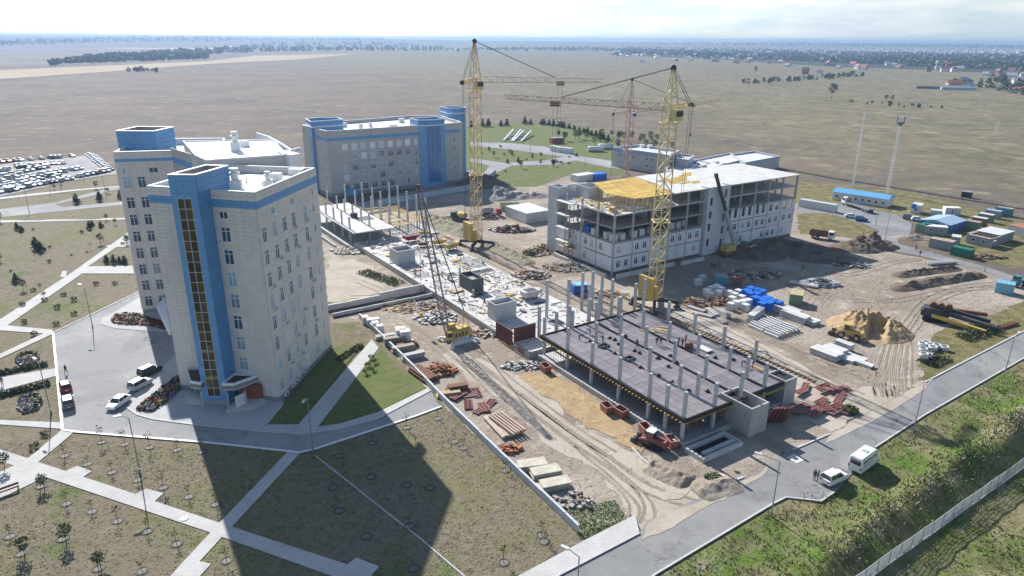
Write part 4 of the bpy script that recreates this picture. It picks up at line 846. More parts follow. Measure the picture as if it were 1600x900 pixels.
# yellow roof shuttering: boards on beams on props
YB = MB(); YB.box(-2.95, -0.19, 0, 2.95, 0.19, 0.07); ybm = YB.mesh('shuttering_board', M_YEL)
random.seed(11)
def yboard(root, u, v, z, m, sc=1.0):
    o = bpy.data.objects.new('shuttering_board', m); COL.objects.link(o); o.parent = root
    q = wmat(root).inverted() @ SITE @ Matrix.Translation((u, v, z)) @ Matrix.Rotation(random.uniform(-.015, .015), 4, 'Z'); o.location = q.translation; o.rotation_euler = q.to_euler(); o.scale = (sc, 1, 1)
poly_y = [(126.7, 151.7), (120.6, 139.2), (122.8, 130.2), (127.1, 129.4), (136.0, 129.4), (141.0, 141.5), (143.3, 152.6), (134.9, 152.8)]
def inside(p, poly):
    c = False; n = len(poly)
    for i in range(n):
        a, d = poly[i], poly[(i + 1) % n]
        if (a[1] > p[1]) != (d[1] > p[1]) and p[0] < (d[0] - a[0]) * (p[1] - a[1]) / (d[1] - a[1]) + a[0]: c = not c
    return c
pr = MB(SITE); v = 129.9
while v < 152.7:
    us = [u / 4 for u in range(480, 576) if inside((u / 4, v), poly_y)]
    if us:
        u = us[0]
        while u < us[-1] - 0.5:
            ln = min(6.0, us[-1] - u); yboard(frm, u + ln / 2, v, 19.5 + random.choice((0, .0, .03)), ybm, ln / 6.0); u += ln
    v += 0.56
u = 121.5
while u < 143:
    v = 130.3
    while v < 152:
        if inside((u, v), poly_y): pr.bar((u, v, 16.2), (u, v, 19.35), 0.09)
        v += 1.5
    for vv in (131, 136, 141, 146, 151):
        if inside((u, vv), poly_y): pr.bar((u - .9, vv, 19.4), (u + .9, vv, 19.4), 0.1, 0.16)
    u += 1.6
pr.obj('shoring_props', M_WOOD, parent=frm, kind='stuff')
for u, v, ln in [(146, 139, .7), (150, 141, 1), (153, 143.5, .9), (157, 145.5, .8), (160, 147.5, .6), (149, 137.6, .6), (152, 136.5, .5), (147, 143.2, .8)]:
    for k in range(4): yboard(frm, u + k * .5, v + k * .55, 19.66 + .02 * k, ybm, ln)
# plinth walls and footing strip outside
MB(SITE).box(115.4, 126.9, 0, 136, 127.4, 1.1).obj('footing_wall', M_CONCL, parent=frm)
MB(SITE).box(138, 126.2, 0, 147, 126.7, 1.0).obj('footing_wall', M_CONCL, parent=frm)
MB(SITE).box(161, 126.6, 0, 173, 127.2, 1.0).obj('footing_wall', M_CONCL, parent=frm)
MB(SITE).box(113.4, 129.5, 0, 113.9, 152, 1.0).obj('footing_wall', M_CONCL, parent=frm)
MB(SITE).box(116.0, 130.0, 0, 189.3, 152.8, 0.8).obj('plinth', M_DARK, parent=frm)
# ------------------------------------------------------------------ the deck: one storey of columns with shuttering on top
dk = thing('column_deck', 'single storey column frame under purplish plywood deck nearest the access road', 'building', S(85, 80))
DU, DV = [72.0, 78.7, 84.7, 90.6, 97.4], [62.6, 66.2, 70.0, 77.1, 84.3, 91.3, 98.6]
M_PLY = mat('film_faced_ply', (0.225, 0.20, 0.205), rough=0.42, var=0.16, scale=0.5, rnd=0.16, spec=0.4)
M_EDGE = mat('tarred_edge_board', (0.035, 0.03, 0.03), rough=0.6)
M_COLD = mat('new_column_concrete', (0.47, 0.48, 0.49), world=True, scale=1.2, var=0.10)
for u in DU:
    for v in DV:
        if (u, v) == (97.4, 62.6): continue
        if v == 66.2 and u not in (72.0, 78.7, 90.6): continue
        o = col_part(dk, u, v, 4.51, 8.75 + random.uniform(-.25, .3), 0.46, M_COLD)
        col_part(dk, u, v, 0.8, 4.15, 0.46, M_COLD)
MB(SITE).box(71.5, 62.1, 4.15, 97.8, 99.2, 4.42).obj('deck_slab', M_EDGE, parent=dk)
MB(SITE).box(71.2, 61.9, 0.3, 98, 99.0, 0.8).obj('ground_slab', M_CONC, parent=dk)
pw_, pl_ = (97.6 - 71.7) / 16, (98.9 - 62.4) / 15
pm = MB(); pm.box(-pw_ / 2 + .02, -pl_ / 2 + .02, 0, pw_ / 2 - .02, pl_ / 2 - .02, 0.06); pmm = pm.mesh('plywood_sheet', M_PLY)
for i in range(16):
    for k in range(15):
        u, v = 71.7 + (i + .5) * pw_, 62.4 + (k + .5) * pl_
        if (82.0 < u < 86.4 and v < 64.6) or (94.8 < u < 97.6 and v < 65.2): continue
        o = bpy.data.objects.new('plywood_sheet', pmm); COL.objects.link(o); o.parent = dk
        q = wmat(dk).inverted() @ SITE @ Matrix.Translation((u, v, 4.43 + random.uniform(0, .03))) @ Matrix.Rotation(random.uniform(-.008, .008), 4, 'X'); o.location = q.translation; o.rotation_euler = q.to_euler()
for u in DU[1:4]: MB(SITE).box(u - .16, 62.4, 4.53, u + .16, 98.8, 4.66).obj('joint_strip', M_STEEL if u < 80 else M_EDGE, parent=dk)
for a in ((71.45, 62.0, 71.6, 99.3), (97.7, 65, 97.9, 99.3), (71.45, 99.15, 97.9, 99.3), (71.6, 61.95, 82.3, 62.1), (86.3, 61.95, 94.8, 62.1)):
    MB(SITE).box(a[0], a[1], 4.1, a[2], a[3], 4.75).obj('edge_board', M_EDGE, parent=dk)
# yellow prop heads and shores below the edge
sp = MB(SITE); yh = MB(SITE)
random.seed(5)
for k in range(46):
    v = 62.6 + 36.2 * k / 45
    yh.box(71.15, v - .1, 3.98, 71.9, v + .1, 4.12); sp.bar((72.6, v, .8), (72.6, v, 4.1), 0.05)
for k in range(22):
    u = 72 + 10 * k / 21; yh.box(u - .1, 61.7, 3.98, u + .1, 62.5, 4.12); sp.bar((u, 63.2, .8), (u, 63.2, 4.1), 0.05)
for u in range(74, 98, 2):
    for v in range(64, 99, 2): sp.bar((u, v, .8), (u, v, 4.1), 0.06)
yh.obj('prop_heads', M_YEL, parent=dk, kind='stuff'); sp.obj('shoring_props', mat('rust_prop', (0.22, 0.10, 0.06)), parent=dk, kind='stuff')
MB(SITE).box(71.6, 92.0, 0.81, 76.5, 98.7, 0.84).obj('fresh_screed', M_CONCL, parent=dk)
MB(SITE).box(76.5, 64, 0.81, 76.8, 91, 4.1).obj('inner_wall', mat('shutter_wall', (0.16, 0.115, 0.11), world=True), parent=dk)
MB(SITE).box(73, 66.6, 0.81, 90, 66.8, 4.1).obj('inner_wall', MATS['shutter_wall'], parent=dk)
MB(SITE).box(70.7, 62.2, 0, 71.15, 99, 0.95).obj('footing_wall', M_CONC, parent=dk)
MB(SITE).box(71.2, 61.4, 0, 82, 61.85, 1.0).obj('footing_wall', M_CONC, parent=dk)
MB(SITE).box(91.2, 98.99, 0.3, 98, 99.3, 1.4).obj('footing_wall', M_CONC, parent=dk)
MB(SITE).ring([(82.2, 58.3), (86.3, 58.3), (86.3, 64.5), (82.2, 64.5)], 0.28, 0.0, 5.0).obj('lift_shaft', M_CONC, parent=dk)
MB(SITE).box(82.4, 58.5, 0, 86.1, 64.3, 2.5).obj('shaft_floor', M_CORE, parent=dk)
MB(SITE).ring([(94.8, 61.6), (97.9, 61.6), (97.9, 65.3), (94.8, 65.3)], 0.25, 0.0, 4.8).obj('lift_shaft', M_CONC, parent=dk)
MB(SITE).box(95, 61.8, 0, 97.7, 65.1, 3.6).obj('shaft_floor', M_CORE, parent=dk)
MB(SITE).box(86.5, 61.2, 4.0, 94.7, 61.5, 4.1).obj('edge_beam', M_YEL, parent=dk)
pit = MB(SITE); pit.ring([(70.9, 57.2), (79.6, 57.2), (79.6, 60.9), (70.9, 60.9)], 0.45, 0.0, 0.75); pit.obj('pit_wall', M_CONCL, parent=dk)
MB(SITE).box(71.3, 57.6, 0.02, 79.2, 60.5, 0.08).obj('pit_floor', mat('flat_black', (0.012, 0.012, 0.014), rough=0.5), parent=dk)  # black colour stands in for the dark inside; no pit is dug
for u0 in (72.2, 74.6, 77.0): MB(SITE).box(u0, 58.1, 0.09, u0 + 2.2, 58.8, 0.7).obj('foundation_block', M_CONCL, parent=dk)
# ------------------------------------------------------------------ the long low slab
sl = thing('ground_floor_slab', 'long pale concrete ground floor slab with stair boxes and stub columns', 'building slab', S(80, 145))
b = MB(SITE); b.prism([(69.7, 99.6), (91.1, 99.6), (91.1, 189.6), (68.6, 189.6)], 0, 1.5, 0, mt=1); b.obj('slab', [M_CONC, mat('bleached_concrete', (0.53, 0.515, 0.49), world=True, scale=0.3, var=0.26, bump=0.1, bscale=2)], parent=sl)
random.seed(8)
for k in range(30):
    v0 = 99.8 + k * 3.0; MB(SITE).box(69.35 + random.uniform(-.04, .04), v0, 0.0, 69.66, v0 + 2.94, 1.35 + random.uniform(-.2, .2)).obj('edge_panel', M_CONC, parent=sl) if v0 < 186 else None
def hole(u0, v0, u1, v1, z=1.5):
    o = MB(SITE).ring([(u0, v0), (u1, v0), (u1, v1), (u0, v1)], 0.15, z + .003, z + .14).obj('floor_opening', M_CONCL, parent=sl)
    MB(SITE).box(u0 + .16, v0 + .16, z + .004, u1 - .16, v1 - .16, z + .03).obj('opening_dark_sheet', MATS['flat_black'], parent=o)  # black sheet painted as the dark of a hole; the slab is uncut
for a in [(80.9, 106.8, 84.0, 110.5), (84.2, 145.6, 87, 148.2), (87.3, 145.6, 90, 148.2), (83.5, 123.4, 85.4, 125.6), (85.8, 123.4, 87.7, 125.6), (77.2, 147.5, 80.2, 150), (88.2, 132.6, 90.6, 136)]: hole(*a)
def stair_box(u0, v0, u1, v1, z1, m, nm='stair_box'):
    o = MB(SITE).ring([(u0, v0), (u1, v0), (u1, v1), (u0, v1)], 0.25, 1.503, z1).obj(nm, m, parent=sl)
    MB(SITE).box(u0 + .26, v0 + .26, 1.51, u1 - .26, v1 - .26, z1 - .9).obj('box_floor', M_CORE, parent=o); return o
stair_box(70.4, 163.0, 75.6, 167.8, 5.2, M_COLD); stair_box(71.9, 116.2, 77.2, 119.4, 5.2, M_COLD)
stair_box(76.4, 134.0, 79.6, 140.2, 4.8, mat('green_formwork', (0.10, 0.12, 0.115)), 'shuttered_box')
b = MB(SITE)
for k in range(6): b.box(69.3 + k * .86, 104.9, 1.5, 70.1 + k * .86, 105.15, 4.6)
b.box(69.2, 105.2, 3.3, 74.5, 105.3, 3.45); b.box(69.2, 105.2, 2.2, 74.5, 105.3, 2.35); b.obj('formwork_panel', mat('oxide_formwork', (0.145, 0.05, 0.04), rough=0.6, rnd=0.2), parent=sl)
b = MB(SITE); [b.box(68.9, 105.3 + k * .86, 0.4, 69.15, 106.1 + k * .86, 3.9) for k in range(7)]; b.obj('formwork_panel', MATS['oxide_formwork'], parent=sl)
for u, v, h in [(82.6, 112.5, 9.9), (82.8, 105.3, 12.2), (85.4, 101.6, 8.6), (93.9, 114.5, 9.1), (88.1, 105.0, 10.1), (96.0, 113.5, 9.2), (96.7, 111.1, 9.0), (94.8, 105.5, 10.0), (89.3, 103.2, 8.6), (93.6, 101.3, 7.6), (101.9, 105.8, 7.6), (103.2, 104.4, 8.8), (74.9, 104.4, 8.2), (77.0, 101.5, 7.6), (80.0, 101.2, 8.4)]:
    col_part(sl, u, v, 1.5 if u < 91 else 0.1, h, 0.5, M_COLD)
random.seed(21)
for k in range(34):
    u, v = random.choice((71, 76, 81, 86, 90)) + random.uniform(-.4, .4), random.uniform(121, 186)
    MB(SITE).cbox((u, v, 1.5), random.uniform(.35, .5), random.uniform(.35, .5), random.uniform(.5, 1.6)).obj('column_stub', M_CONC, parent=sl)
# ------------------------------------------------------------------ far end of the new building: raised slab on columns
fs = thing('raised_slab_frame', 'raised white slab on slender columns with yellow beams before the rear clinic block', 'building', S(80, 208))
MB(SITE).box(67.5, 190.5, 0, 97, 236, 0.45).obj('ground_slab', M_CONC, parent=fs)
MB(SITE).box(68.2, 188.3, 4.4, 81.2, 227.5, 4.72).obj('floor_slab', MATS['bleached_concrete'], parent=fs)
for i, u in enumerate((69.0, 75.2, 81.6, 87.8, 94.0)):
    for k, v in enumerate((193.5, 200.0, 207.2, 214.4, 221.5, 231.0)):
        if u > 90 and v > 225: continue
        col_part(fs, u, v, 0.45, (8.6 if u < 80 else 10.2 if u < 90 else 11.0) + random.uniform(-.3, .5), 0.46, M_COLD)
random.seed(2)
for k in range(26):
    v = 190.8 + k * 1.0
    if k % 5 < 3: yboard(fs, 84.4, v, 4.55, ybm, 1.0)
    if k < 17: yboard(fs, 90.6, 191 + k * 1.5, 4.5, ybm, 1.05)
for k in range(8): yboard(fs, 75 + k * .8, 217 + k * .3, 4.73, ybm, .5)
b = MB(SITE)
for u in range(70, 96, 2):
    for v in range(192, 218, 2): b.bar((u, v, .45), (u, v, 4.4), 0.08)
b.obj('shoring_props', M_STEEL, parent=fs, kind='stuff')
hh = MB(SITE); hh.ring([(74.5, 201), (80, 201), (80, 205.5), (74.5, 205.5)], .2, 4.73, 4.85); hh.obj('floor_opening', M_CONC, parent=fs)
MB(SITE).box(74.7, 201.2, 4.73, 79.8, 205.3, 4.75).obj('opening_dark_sheet', MATS['flat_black'], parent=fs)  # black sheet again in place of a cut hole
b = MB(SITE); b.cbox((75.3, 206.5, 4.73), 1.6, 1.6, 1.4, .3); b.obj('material_skip', M_DKST, parent=fs)
MB(SITE).box(66.2, 189, 0, 66.7, 232, 1.3).obj('footing_wall', M_CONC, parent=fs)
MB(SITE).box(63.5, 192, 0, 64.0, 240, 0.9).obj('footing_wall', M_CONC, parent=fs)
# ------------------------------------------------------------------ trench walls left of the slab
tr = thing('trench_walls', 'parallel concrete trench walls running from tower to the slab edge', 'retaining wall', S(57, 142))
for a, c, z, t in [((44.0, 144.8), (57.6, 144.8), 1.3, .45), ((57.62, 144.9), (69.3, 145.2), 1.9, .45), ((44.6, 140.4), (69.2, 140.4), 0.9, .3)]:
    n = int((c[0] - a[0]) / 3)
    for k in range(n):
        u0 = a[0] + (c[0] - a[0]) * k / n; u1 = a[0] + (c[0] - a[0]) * (k + 1) / n
        MB(SITE).box(u0, a[1] - t / 2, 0, u1 - .03, a[1] + t / 2, z + random.uniform(-.06, .06)).obj('wall_block', M_CONCL, parent=tr)
MB(SITE).box(44.6, 140.6, 0.035, 69.2, 144.5, 0.07).obj('trench_floor', M_SOIL, parent=tr)
b = MB(SITE); b.box(44.4, 139.6, 0.035, 69.0, 140.24, 0.09); b.obj('black_strip', MATS['flat_black'], parent=tr)  # narrow black strip along the foot of the nearer wall
# ------------------------------------------------------------------ low service building at the back
M_PALEB = mat('pale_blue_band', (0.30, 0.40, 0.53), rough=0.5, world=True)
low = thing('service_building', 'low grey service building with pale blue roof bands beyond the concrete frame', 'building', G(1000, 275))
def prism_px(px, z0, z1, m, nm, root, zt=None, parapet=0.0, band=None):
    pts = [G(x, y, z1 if zt is None else zt) for x, y in px]; P = [(p.x, p.y) for p in pts]
    o = MB().prism(P, z0, z1 - parapet, 0, mt=1).obj(nm, [m, M_ROOF], parent=root)
    if parapet:
        MB().ring(P, 0.3, z1 - parapet + .005, z1).obj('parapet', band or m, parent=o)
        MB().ring(P, 0.42, z1 + .01, z1 + .12).obj('coping', M_COPING, parent=o)
    return o, [Vector((p[0], p[1], 0)) for p in P]
o1, P1 = prism_px([(957, 230), (1000, 226), (1062, 235), (1046, 243), (1030, 240)], 0, 9.2, M_CLADG, 'main_block', low, parapet=1.0, band=M_PALEB)
random.seed(4)
Mw, Lw = wall_frame(P1[0], P1[4])
for z in (2.0, 5.2):
    for k in range(9): put_window(low, Mw, Lw * (k + .7) / 10, z, 1.3, 1.6, 'pair', .3)
MB(Mw).box(0, 0.02, 7.6, Lw, 0.12, 8.3).obj('wall_band', M_PALEB, parent=low)
prism_px([(1040, 262), (1062, 253), (1085, 250), (1110, 254), (1060, 270), (1043, 268)], 0, 4.4, M_CLADG, 'front_annex', low, parapet=.7, band=M_PALEB)
prism_px([(1060, 240), (1085, 243), (1075, 250), (1056, 247)], 0, 7.5, M_CLADG, 'middle_block', low, parapet=.7, band=M_PALEB)
prism_px([(1080, 251), (1140, 239), (1165, 248), (1110, 262)], 0, 4.8, M_CLADG, 'long_block', low, parapet=.6, band=M_PALEB)
prism_px([(1142, 241), (1178, 236), (1219, 244), (1165, 254)], 0, 5.6, M_CLADG, 'end_block', low, parapet=.7, band=M_PALEB)
for px in [(1003, 236), (1015, 237), (1085, 252), (1100, 253), (1120, 247), (1130, 250)]:
    p = G(*px, 6.5); MB().cbox((p.x, p.y, 3.7 if px[0] > 1050 else 8.2), 2.2, 1.6, 1.5, .3).obj('air_handler', M_COPING, parent=low)

# scaffold hoist against the left end of the frame
b = MB(SITE)
for u in (114.2, 115.6):
    for v in (146.0, 148.0): b.bar((u, v, 0), (u, v, 15.8), .1)
for k in range(16):
    b.bar((114.2, 146, k), (114.2, 148, k + 1), .06); b.bar((114.2, 146, k), (115.6, 146, k + 1), .06); b.bar((114.2, 148, k), (114.2, 146, k), .06)
b.obj('scaffold_tower', mat('scaffold_rust', (0.30, 0.19, 0.16), rough=.7), parent=frm)
b = MB(SITE); b.box(113.0, 144.0, 3.9, 115.5, 149.5, 4.05); b.box(113.1, 145.6, 4.06, 114.2, 147.0, 4.7); b.obj('scaffold_deck', M_WOOD, parent=frm)
rng = random.Random(33); b = MB(SITE)      # loose bits strewn over the long slab
for k in range(620):
    u, v = rng.uniform(70, 90.8), rng.uniform(100, 189); a_ = rng.uniform(0, 3.1); L = rng.choice((.3, .5, .9, 1.6, 2.6)); w = rng.uniform(.06, .3)
    b.bar((u, v, 1.56), (u + cos(a_) * L, v + sin(a_) * L, 1.56 + rng.uniform(0, .08)), w, .1, m=rng.randrange(4))
b.obj('loose_offcuts', [M_WOOD, M_DKST, M_CONC, M_STEEL], parent=sl, kind='stuff')
b = MB(SITE)
for k in range(150):
    u, v = rng.uniform(82, 90.6) if k % 2 else rng.uniform(70, 75), rng.uniform(120, 188); b.bar((u, v, 1.5), (u, v, rng.uniform(2.2, 3.0)), .06)
b.obj('starter_bars', M_RUST if 'rusty_steel' in MATS and False else mat('starter_rust', (0.20, 0.10, 0.07)), parent=sl, kind='stuff')
for u0, v0, u1, v1 in [(76, 121, 82, 128), (70.2, 150, 74, 158), (84, 150, 90.5, 160), (78, 168, 84, 175), (85.5, 166, 90.6, 172), (80, 128, 83, 132.5)]:
    MB(SITE).box(u0, v0, 1.503, u1, v1, 1.53).obj('damp_patch', mat('damp_concrete', (0.30, 0.295, 0.29), world=True, scale=.5, var=.3), parent=sl)
for v0 in range(104, 188, 7): MB(SITE).box(69.8, v0, 1.503, 91, v0 + .09, 1.535).obj('pour_joint', MATS['damp_concrete'], parent=sl)
# window and balcony clutter on the frame
rng = random.Random(35); b = MB(SITE)
for k in range(260):
    z = rng.choice((8.86, 12.56, 12.56, 16.21)); u, v = rng.uniform(116.5, 148), rng.uniform(130, 140); L = rng.uniform(.4, 2.4); a_ = rng.uniform(0, 3.1)
    b.bar((u, v, z + .1), (u + cos(a_) * L, v + abs(sin(a_)) * L, z + rng.uniform(.1, .3)), rng.uniform(.08, .4), .1, m=rng.randrange(3))
b.obj('site_litter', [M_WOOD, M_YEL, M_CONC], parent=frm, kind='stuff')
# ------------------------------------------------------------------ paints
def paint(name, c, rough=0.35, rnd=0.0): return mat(name, c, rough=rough, var=0.10, scale=1.5, spec=0.5, rnd=rnd)
P_WHITE, P_SILVER, P_GREY = paint('paint_white', (0.74, 0.74, 0.74)), paint('paint_silver', (0.45, 0.47, 0.49)), paint('paint_grey', (0.18, 0.19, 0.20))
P_BLACK, P_RED, P_BLUE = paint('paint_black', (0.02, 0.02, 0.024)), paint('paint_red', (0.34, 0.025, 0.02)), paint('paint_blue', (0.03, 0.10, 0.26))
P_BEIGE, P_GREEN, P_TEAL = paint('paint_beige', (0.45, 0.38, 0.28)), paint('paint_green', (0.03, 0.12, 0.07)), paint('paint_teal', (0.04, 0.22, 0.26))
P_YEL = mat('crane_yellow', (0.62, 0.44, 0.12), rough=0.5, var=0.2, scale=0.7, c2=(0.48, 0.33, 0.10))
P_YPALE = mat('faded_crane_yellow', (0.70, 0.56, 0.29), rough=0.55, c2=(0.58, 0.38, 0.18), scale=0.5)
P_PINK = mat('faded_red_lead', (0.60, 0.38, 0.33), rough=0.6, c2=(0.48, 0.27, 0.23), scale=0.6)
P_MAR = mat('maroon_steel', (0.26, 0.03, 0.05), rough=0.5)
M_RUST = mat('rusty_steel', (0.24, 0.105, 0.06), rough=0.8, c2=(0.13, 0.06, 0.04), scale=2.0)
M_TYRE = mat('tyre_rubber', (0.018, 0.018, 0.019), rough=0.85)
M_RIM = mat('wheel_rim', (0.42, 0.43, 0.44), rough=0.35, metal=0.6)
M_CARGL = glass('car_glass', (0.018, 0.024, 0.03), rough=0.04)
M_LAMP = mat('lamp_lens', (0.75, 0.76, 0.74), rough=0.15, var=0.03)
M_TAIL = mat('tail_lamp_red', (0.45, 0.02, 0.015), rough=0.25, var=0.03)
M_BLUETARP = mat('blue_tarpaulin', (0.02, 0.16, 0.62), rough=0.45, var=0.2, scale=1.2)
M_ROPE = mat('steel_rope', (0.07, 0.065, 0.065), rough=0.6)

def loft(b, secs, m=0, cap=True):
    n = len(secs[0]); o = len(b.v)
    for s_ in secs: b.v += [tuple(p) for p in s_]
    for k in range(len(secs) - 1):
        for i in range(n):
            j = (i + 1) % n; b.f.append((o + k * n + i, o + k * n + j, o + (k + 1) * n + j, o + (k + 1) * n + i)); b.m.append(m)
    if cap:
        b.f.append(tuple(o + i for i in range(n - 1, -1, -1))); b.m.append(m)
        b.f.append(tuple(o + (len(secs) - 1) * n + i for i in range(n))); b.m.append(m)
def hull(x, hw, z0, z1, c=.1): return [(x, -hw * .93, z0), (x, hw * .93, z0), (x, hw, z0 + c), (x, hw, z1 - c), (x, hw * .9, z1), (x, -hw * .9, z1), (x, -hw, z1 - c), (x, -hw, z0 + c)]
CARK = {  # length profile: lower hull sections, then cabin base/top x range, heights
    'sedan': ([(-2.2, .70, .38, .86), (-2.05, .84, .26, .96), (-1.2, .87, .20, 1.0), (.6, .88, .20, .98), (1.2, .87, .20, .93), (1.95, .82, .22, .80), (2.2, .70, .32, .66)], (-1.75, 1.05, -1.0, .35), .97, 1.45),
    'hatch': ([(-1.95, .70, .36, .92), (-1.85, .82, .25, 1.0), (-1.0, .85, .20, 1.02), (.6, .86, .20, 1.0), (1.1, .85, .20, .95), (1.75, .80, .22, .82), (1.98, .70, .32, .68)], (-1.85, .95, -1.5, .25), .98, 1.50),
    'suv': ([(-2.12, .74, .46, 1.02), (-2.02, .87, .34, 1.12), (-1.2, .9, .28, 1.14), (.6, .91, .28, 1.12), (1.15, .9, .28, 1.08), (1.9, .86, .32, .96), (2.12, .74, .42, .80)], (-2.0, 1.0, -1.75, .35), 1.10, 1.70)}
def car_body(kind, mb, with_cabin=True):
    secs, (a0, a1, t0, t1), zb, zt = CARK[kind]
    loft(mb, [hull(*s_) for s_ in secs], 0)
    return secs, (a0, a1, t0, t1), zb, zt
def cabin(mb, K, hw=.80, m=1, roof=0):
    (a0, a1, t0, t1), zb, zt = K; hb, ht = hw, hw * .80
    P = [(a0, -hb, zb), (a1, -hb, zb), (a1, hb, zb), (a0, hb, zb), (t0, -ht, zt), (t1, -ht, zt), (t1, ht, zt), (t0, ht, zt)]
    mb.add(P, [(0, 1, 5, 4), (1, 2, 6, 5), (2, 3, 7, 6), (3, 0, 4, 7)], m)
def cabin_shell(mb, K, hw=.80, m=0):
    (a0, a1, t0, t1), zb, zt = K; hb, ht = hw + .01, hw * .80 + .01
    mb.add([(t0 - .06, -ht, zt - .01), (t1 + .08, -ht, zt - .01), (t1 + .08, ht, zt - .01), (t0 - .06, ht, zt - .01), (t0, -ht * .86, zt + .05), (t1, -ht * .86, zt + .05), (t1, ht * .86, zt + .05), (t0, ht * .86, zt + .05)], [(3, 2, 1, 0), (4, 5, 6, 7), (0, 1, 5, 4), (1, 2, 6, 5), (2, 3, 7, 6), (3, 0, 4, 7)], m)
    for sy in (-1, 1):
        mb.bar((a1, sy * hb, zb), (t1, sy * ht, zt), .07, .07, m); mb.bar((a0, sy * hb, zb), (t0, sy * ht, zt), .09, .09, m)
        xm = (a0 + a1) / 2 - .1; mb.bar((xm, sy * hb, zb), ((t0 + t1) / 2 - .05, sy * ht, zt), .08, .05, m)
def wheel_mesh(r=.32, w=.2):
    key = ('wheel', r, w)
    if key not in WIN:
        t = MB(); t.lathe([(r * .62, -w / 2), (r * .95, -w / 2), (r, -w / 3), (r, w / 3), (r * .95, w / 2), (r * .62, w / 2)], n=14, axis='y')
        c = MB(); c.lathe([(0.01, -w * .42), (r * .62, -w * .45), (r * .62, w * .45), (0.01, w * .42)], n=10, axis='y')
        WIN[key] = (t.mesh('tyre', M_TYRE, True), c.mesh('rim', M_RIM))
    return WIN[key]
def add_wheel(root, x, y, r=.32, w=.2):
    t, c = wheel_mesh(r, w); o = part('wheel', t, root, (x, y, r)); part('rim', c, o); return o
def near_car(name, label, kind, p, rot, m, group=None):
    t = thing(name, label, 'car', p, rot, group)
    mb = MB(); secs, K0, zb, zt = car_body(kind, mb); K = (K0, zb, zt); hw = .80 if kind != 'suv' else .84
    cabin_shell(mb, K, hw); part('body', mb.mesh('car_body', m, False), t)
    g = MB(); cabin(g, K, hw, 0); part('windows', g.mesh('car_windows', M_CARGL), t)
    xs = secs[-2][0] - .55, secs[1][0] + .72; r = .33 if kind != 'suv' else .37
    for x in xs:
        for y in (-.76, .76): add_wheel(t, x, y, r)
    lm = MB().box(0, -.16, 0, .07, .16, .13).mesh('headlight', M_LAMP); tm = MB().box(0, -.13, 0, .06, .13, .2).mesh('tail_light', M_TAIL)
    for y in (-.58, .58): part('headlight', lm, t, (secs[-1][0] - .06, y, secs[-1][3] - .12)); part('tail_light', tm, t, (secs[0][0] - .03, y, secs[0][3] - .28))
    pm_ = MB().box(0, -.26, 0, .02, .26, .12).mesh('number_plate', M_WHITE); part('number_plate', pm_, t, (secs[0][0] - .025, 0, .5))
    mm = MB().box(-.08, -.09, 0, .08, .09, .13).mesh('door_mirror', m)
    for y in (-.93, .93): part('door_mirror', mm, t, (K0[1] - .25, y, zb))
    return t
def gr(x, y, z=0.0, dx=0, dy=0): p = G(x, y, z); return Vector((p.x + dx, p.y + dy, z))
def head(px0, px1, z=0.0):
    d = G(*px1, z) - G(*px0, z); return atan2(d.y, d.x)
# ------------------------------------------------------------------ cars on the forecourt and the road
near_car('parked_car', 'black estate car parked in the tower shade at the forecourt kerb', 'suv', gr(235, 584, .09), head((222, 590), (250, 577)), P_BLACK, 'cars parked on the forecourt')
near_car('parked_car', 'silver hatchback parked between the black estate and the white sedan', 'suv', gr(220, 605, .09), head((208, 612), (234, 598)), P_SILVER, 'cars parked on the forecourt')
near_car('parked_car', 'white sedan parked by the curved kerb before the flower bed', 'sedan', gr(186, 633, .09), head((200, 623), (172, 643)), P_WHITE, 'cars parked on the forecourt')
near_car('parked_car', 'red car with pale roof parked first along the left kerb', 'hatch', gr(103, 608, .09), head((107, 618), (100, 600)), P_RED, 'cars parked on the forecourt')
near_car('parked_car', 'dark grey car with shining bonnet parked behind the red one', 'suv', gr(107, 633, .09), head((110, 645), (104, 622)), P_GREY, 'cars parked on the forecourt')
near_car('parked_car', 'white compact off-roader standing on the access road beside two men', 'suv', gr(1302, 752, .09), head((1285, 764), (1322, 740)) - .1, P_WHITE)
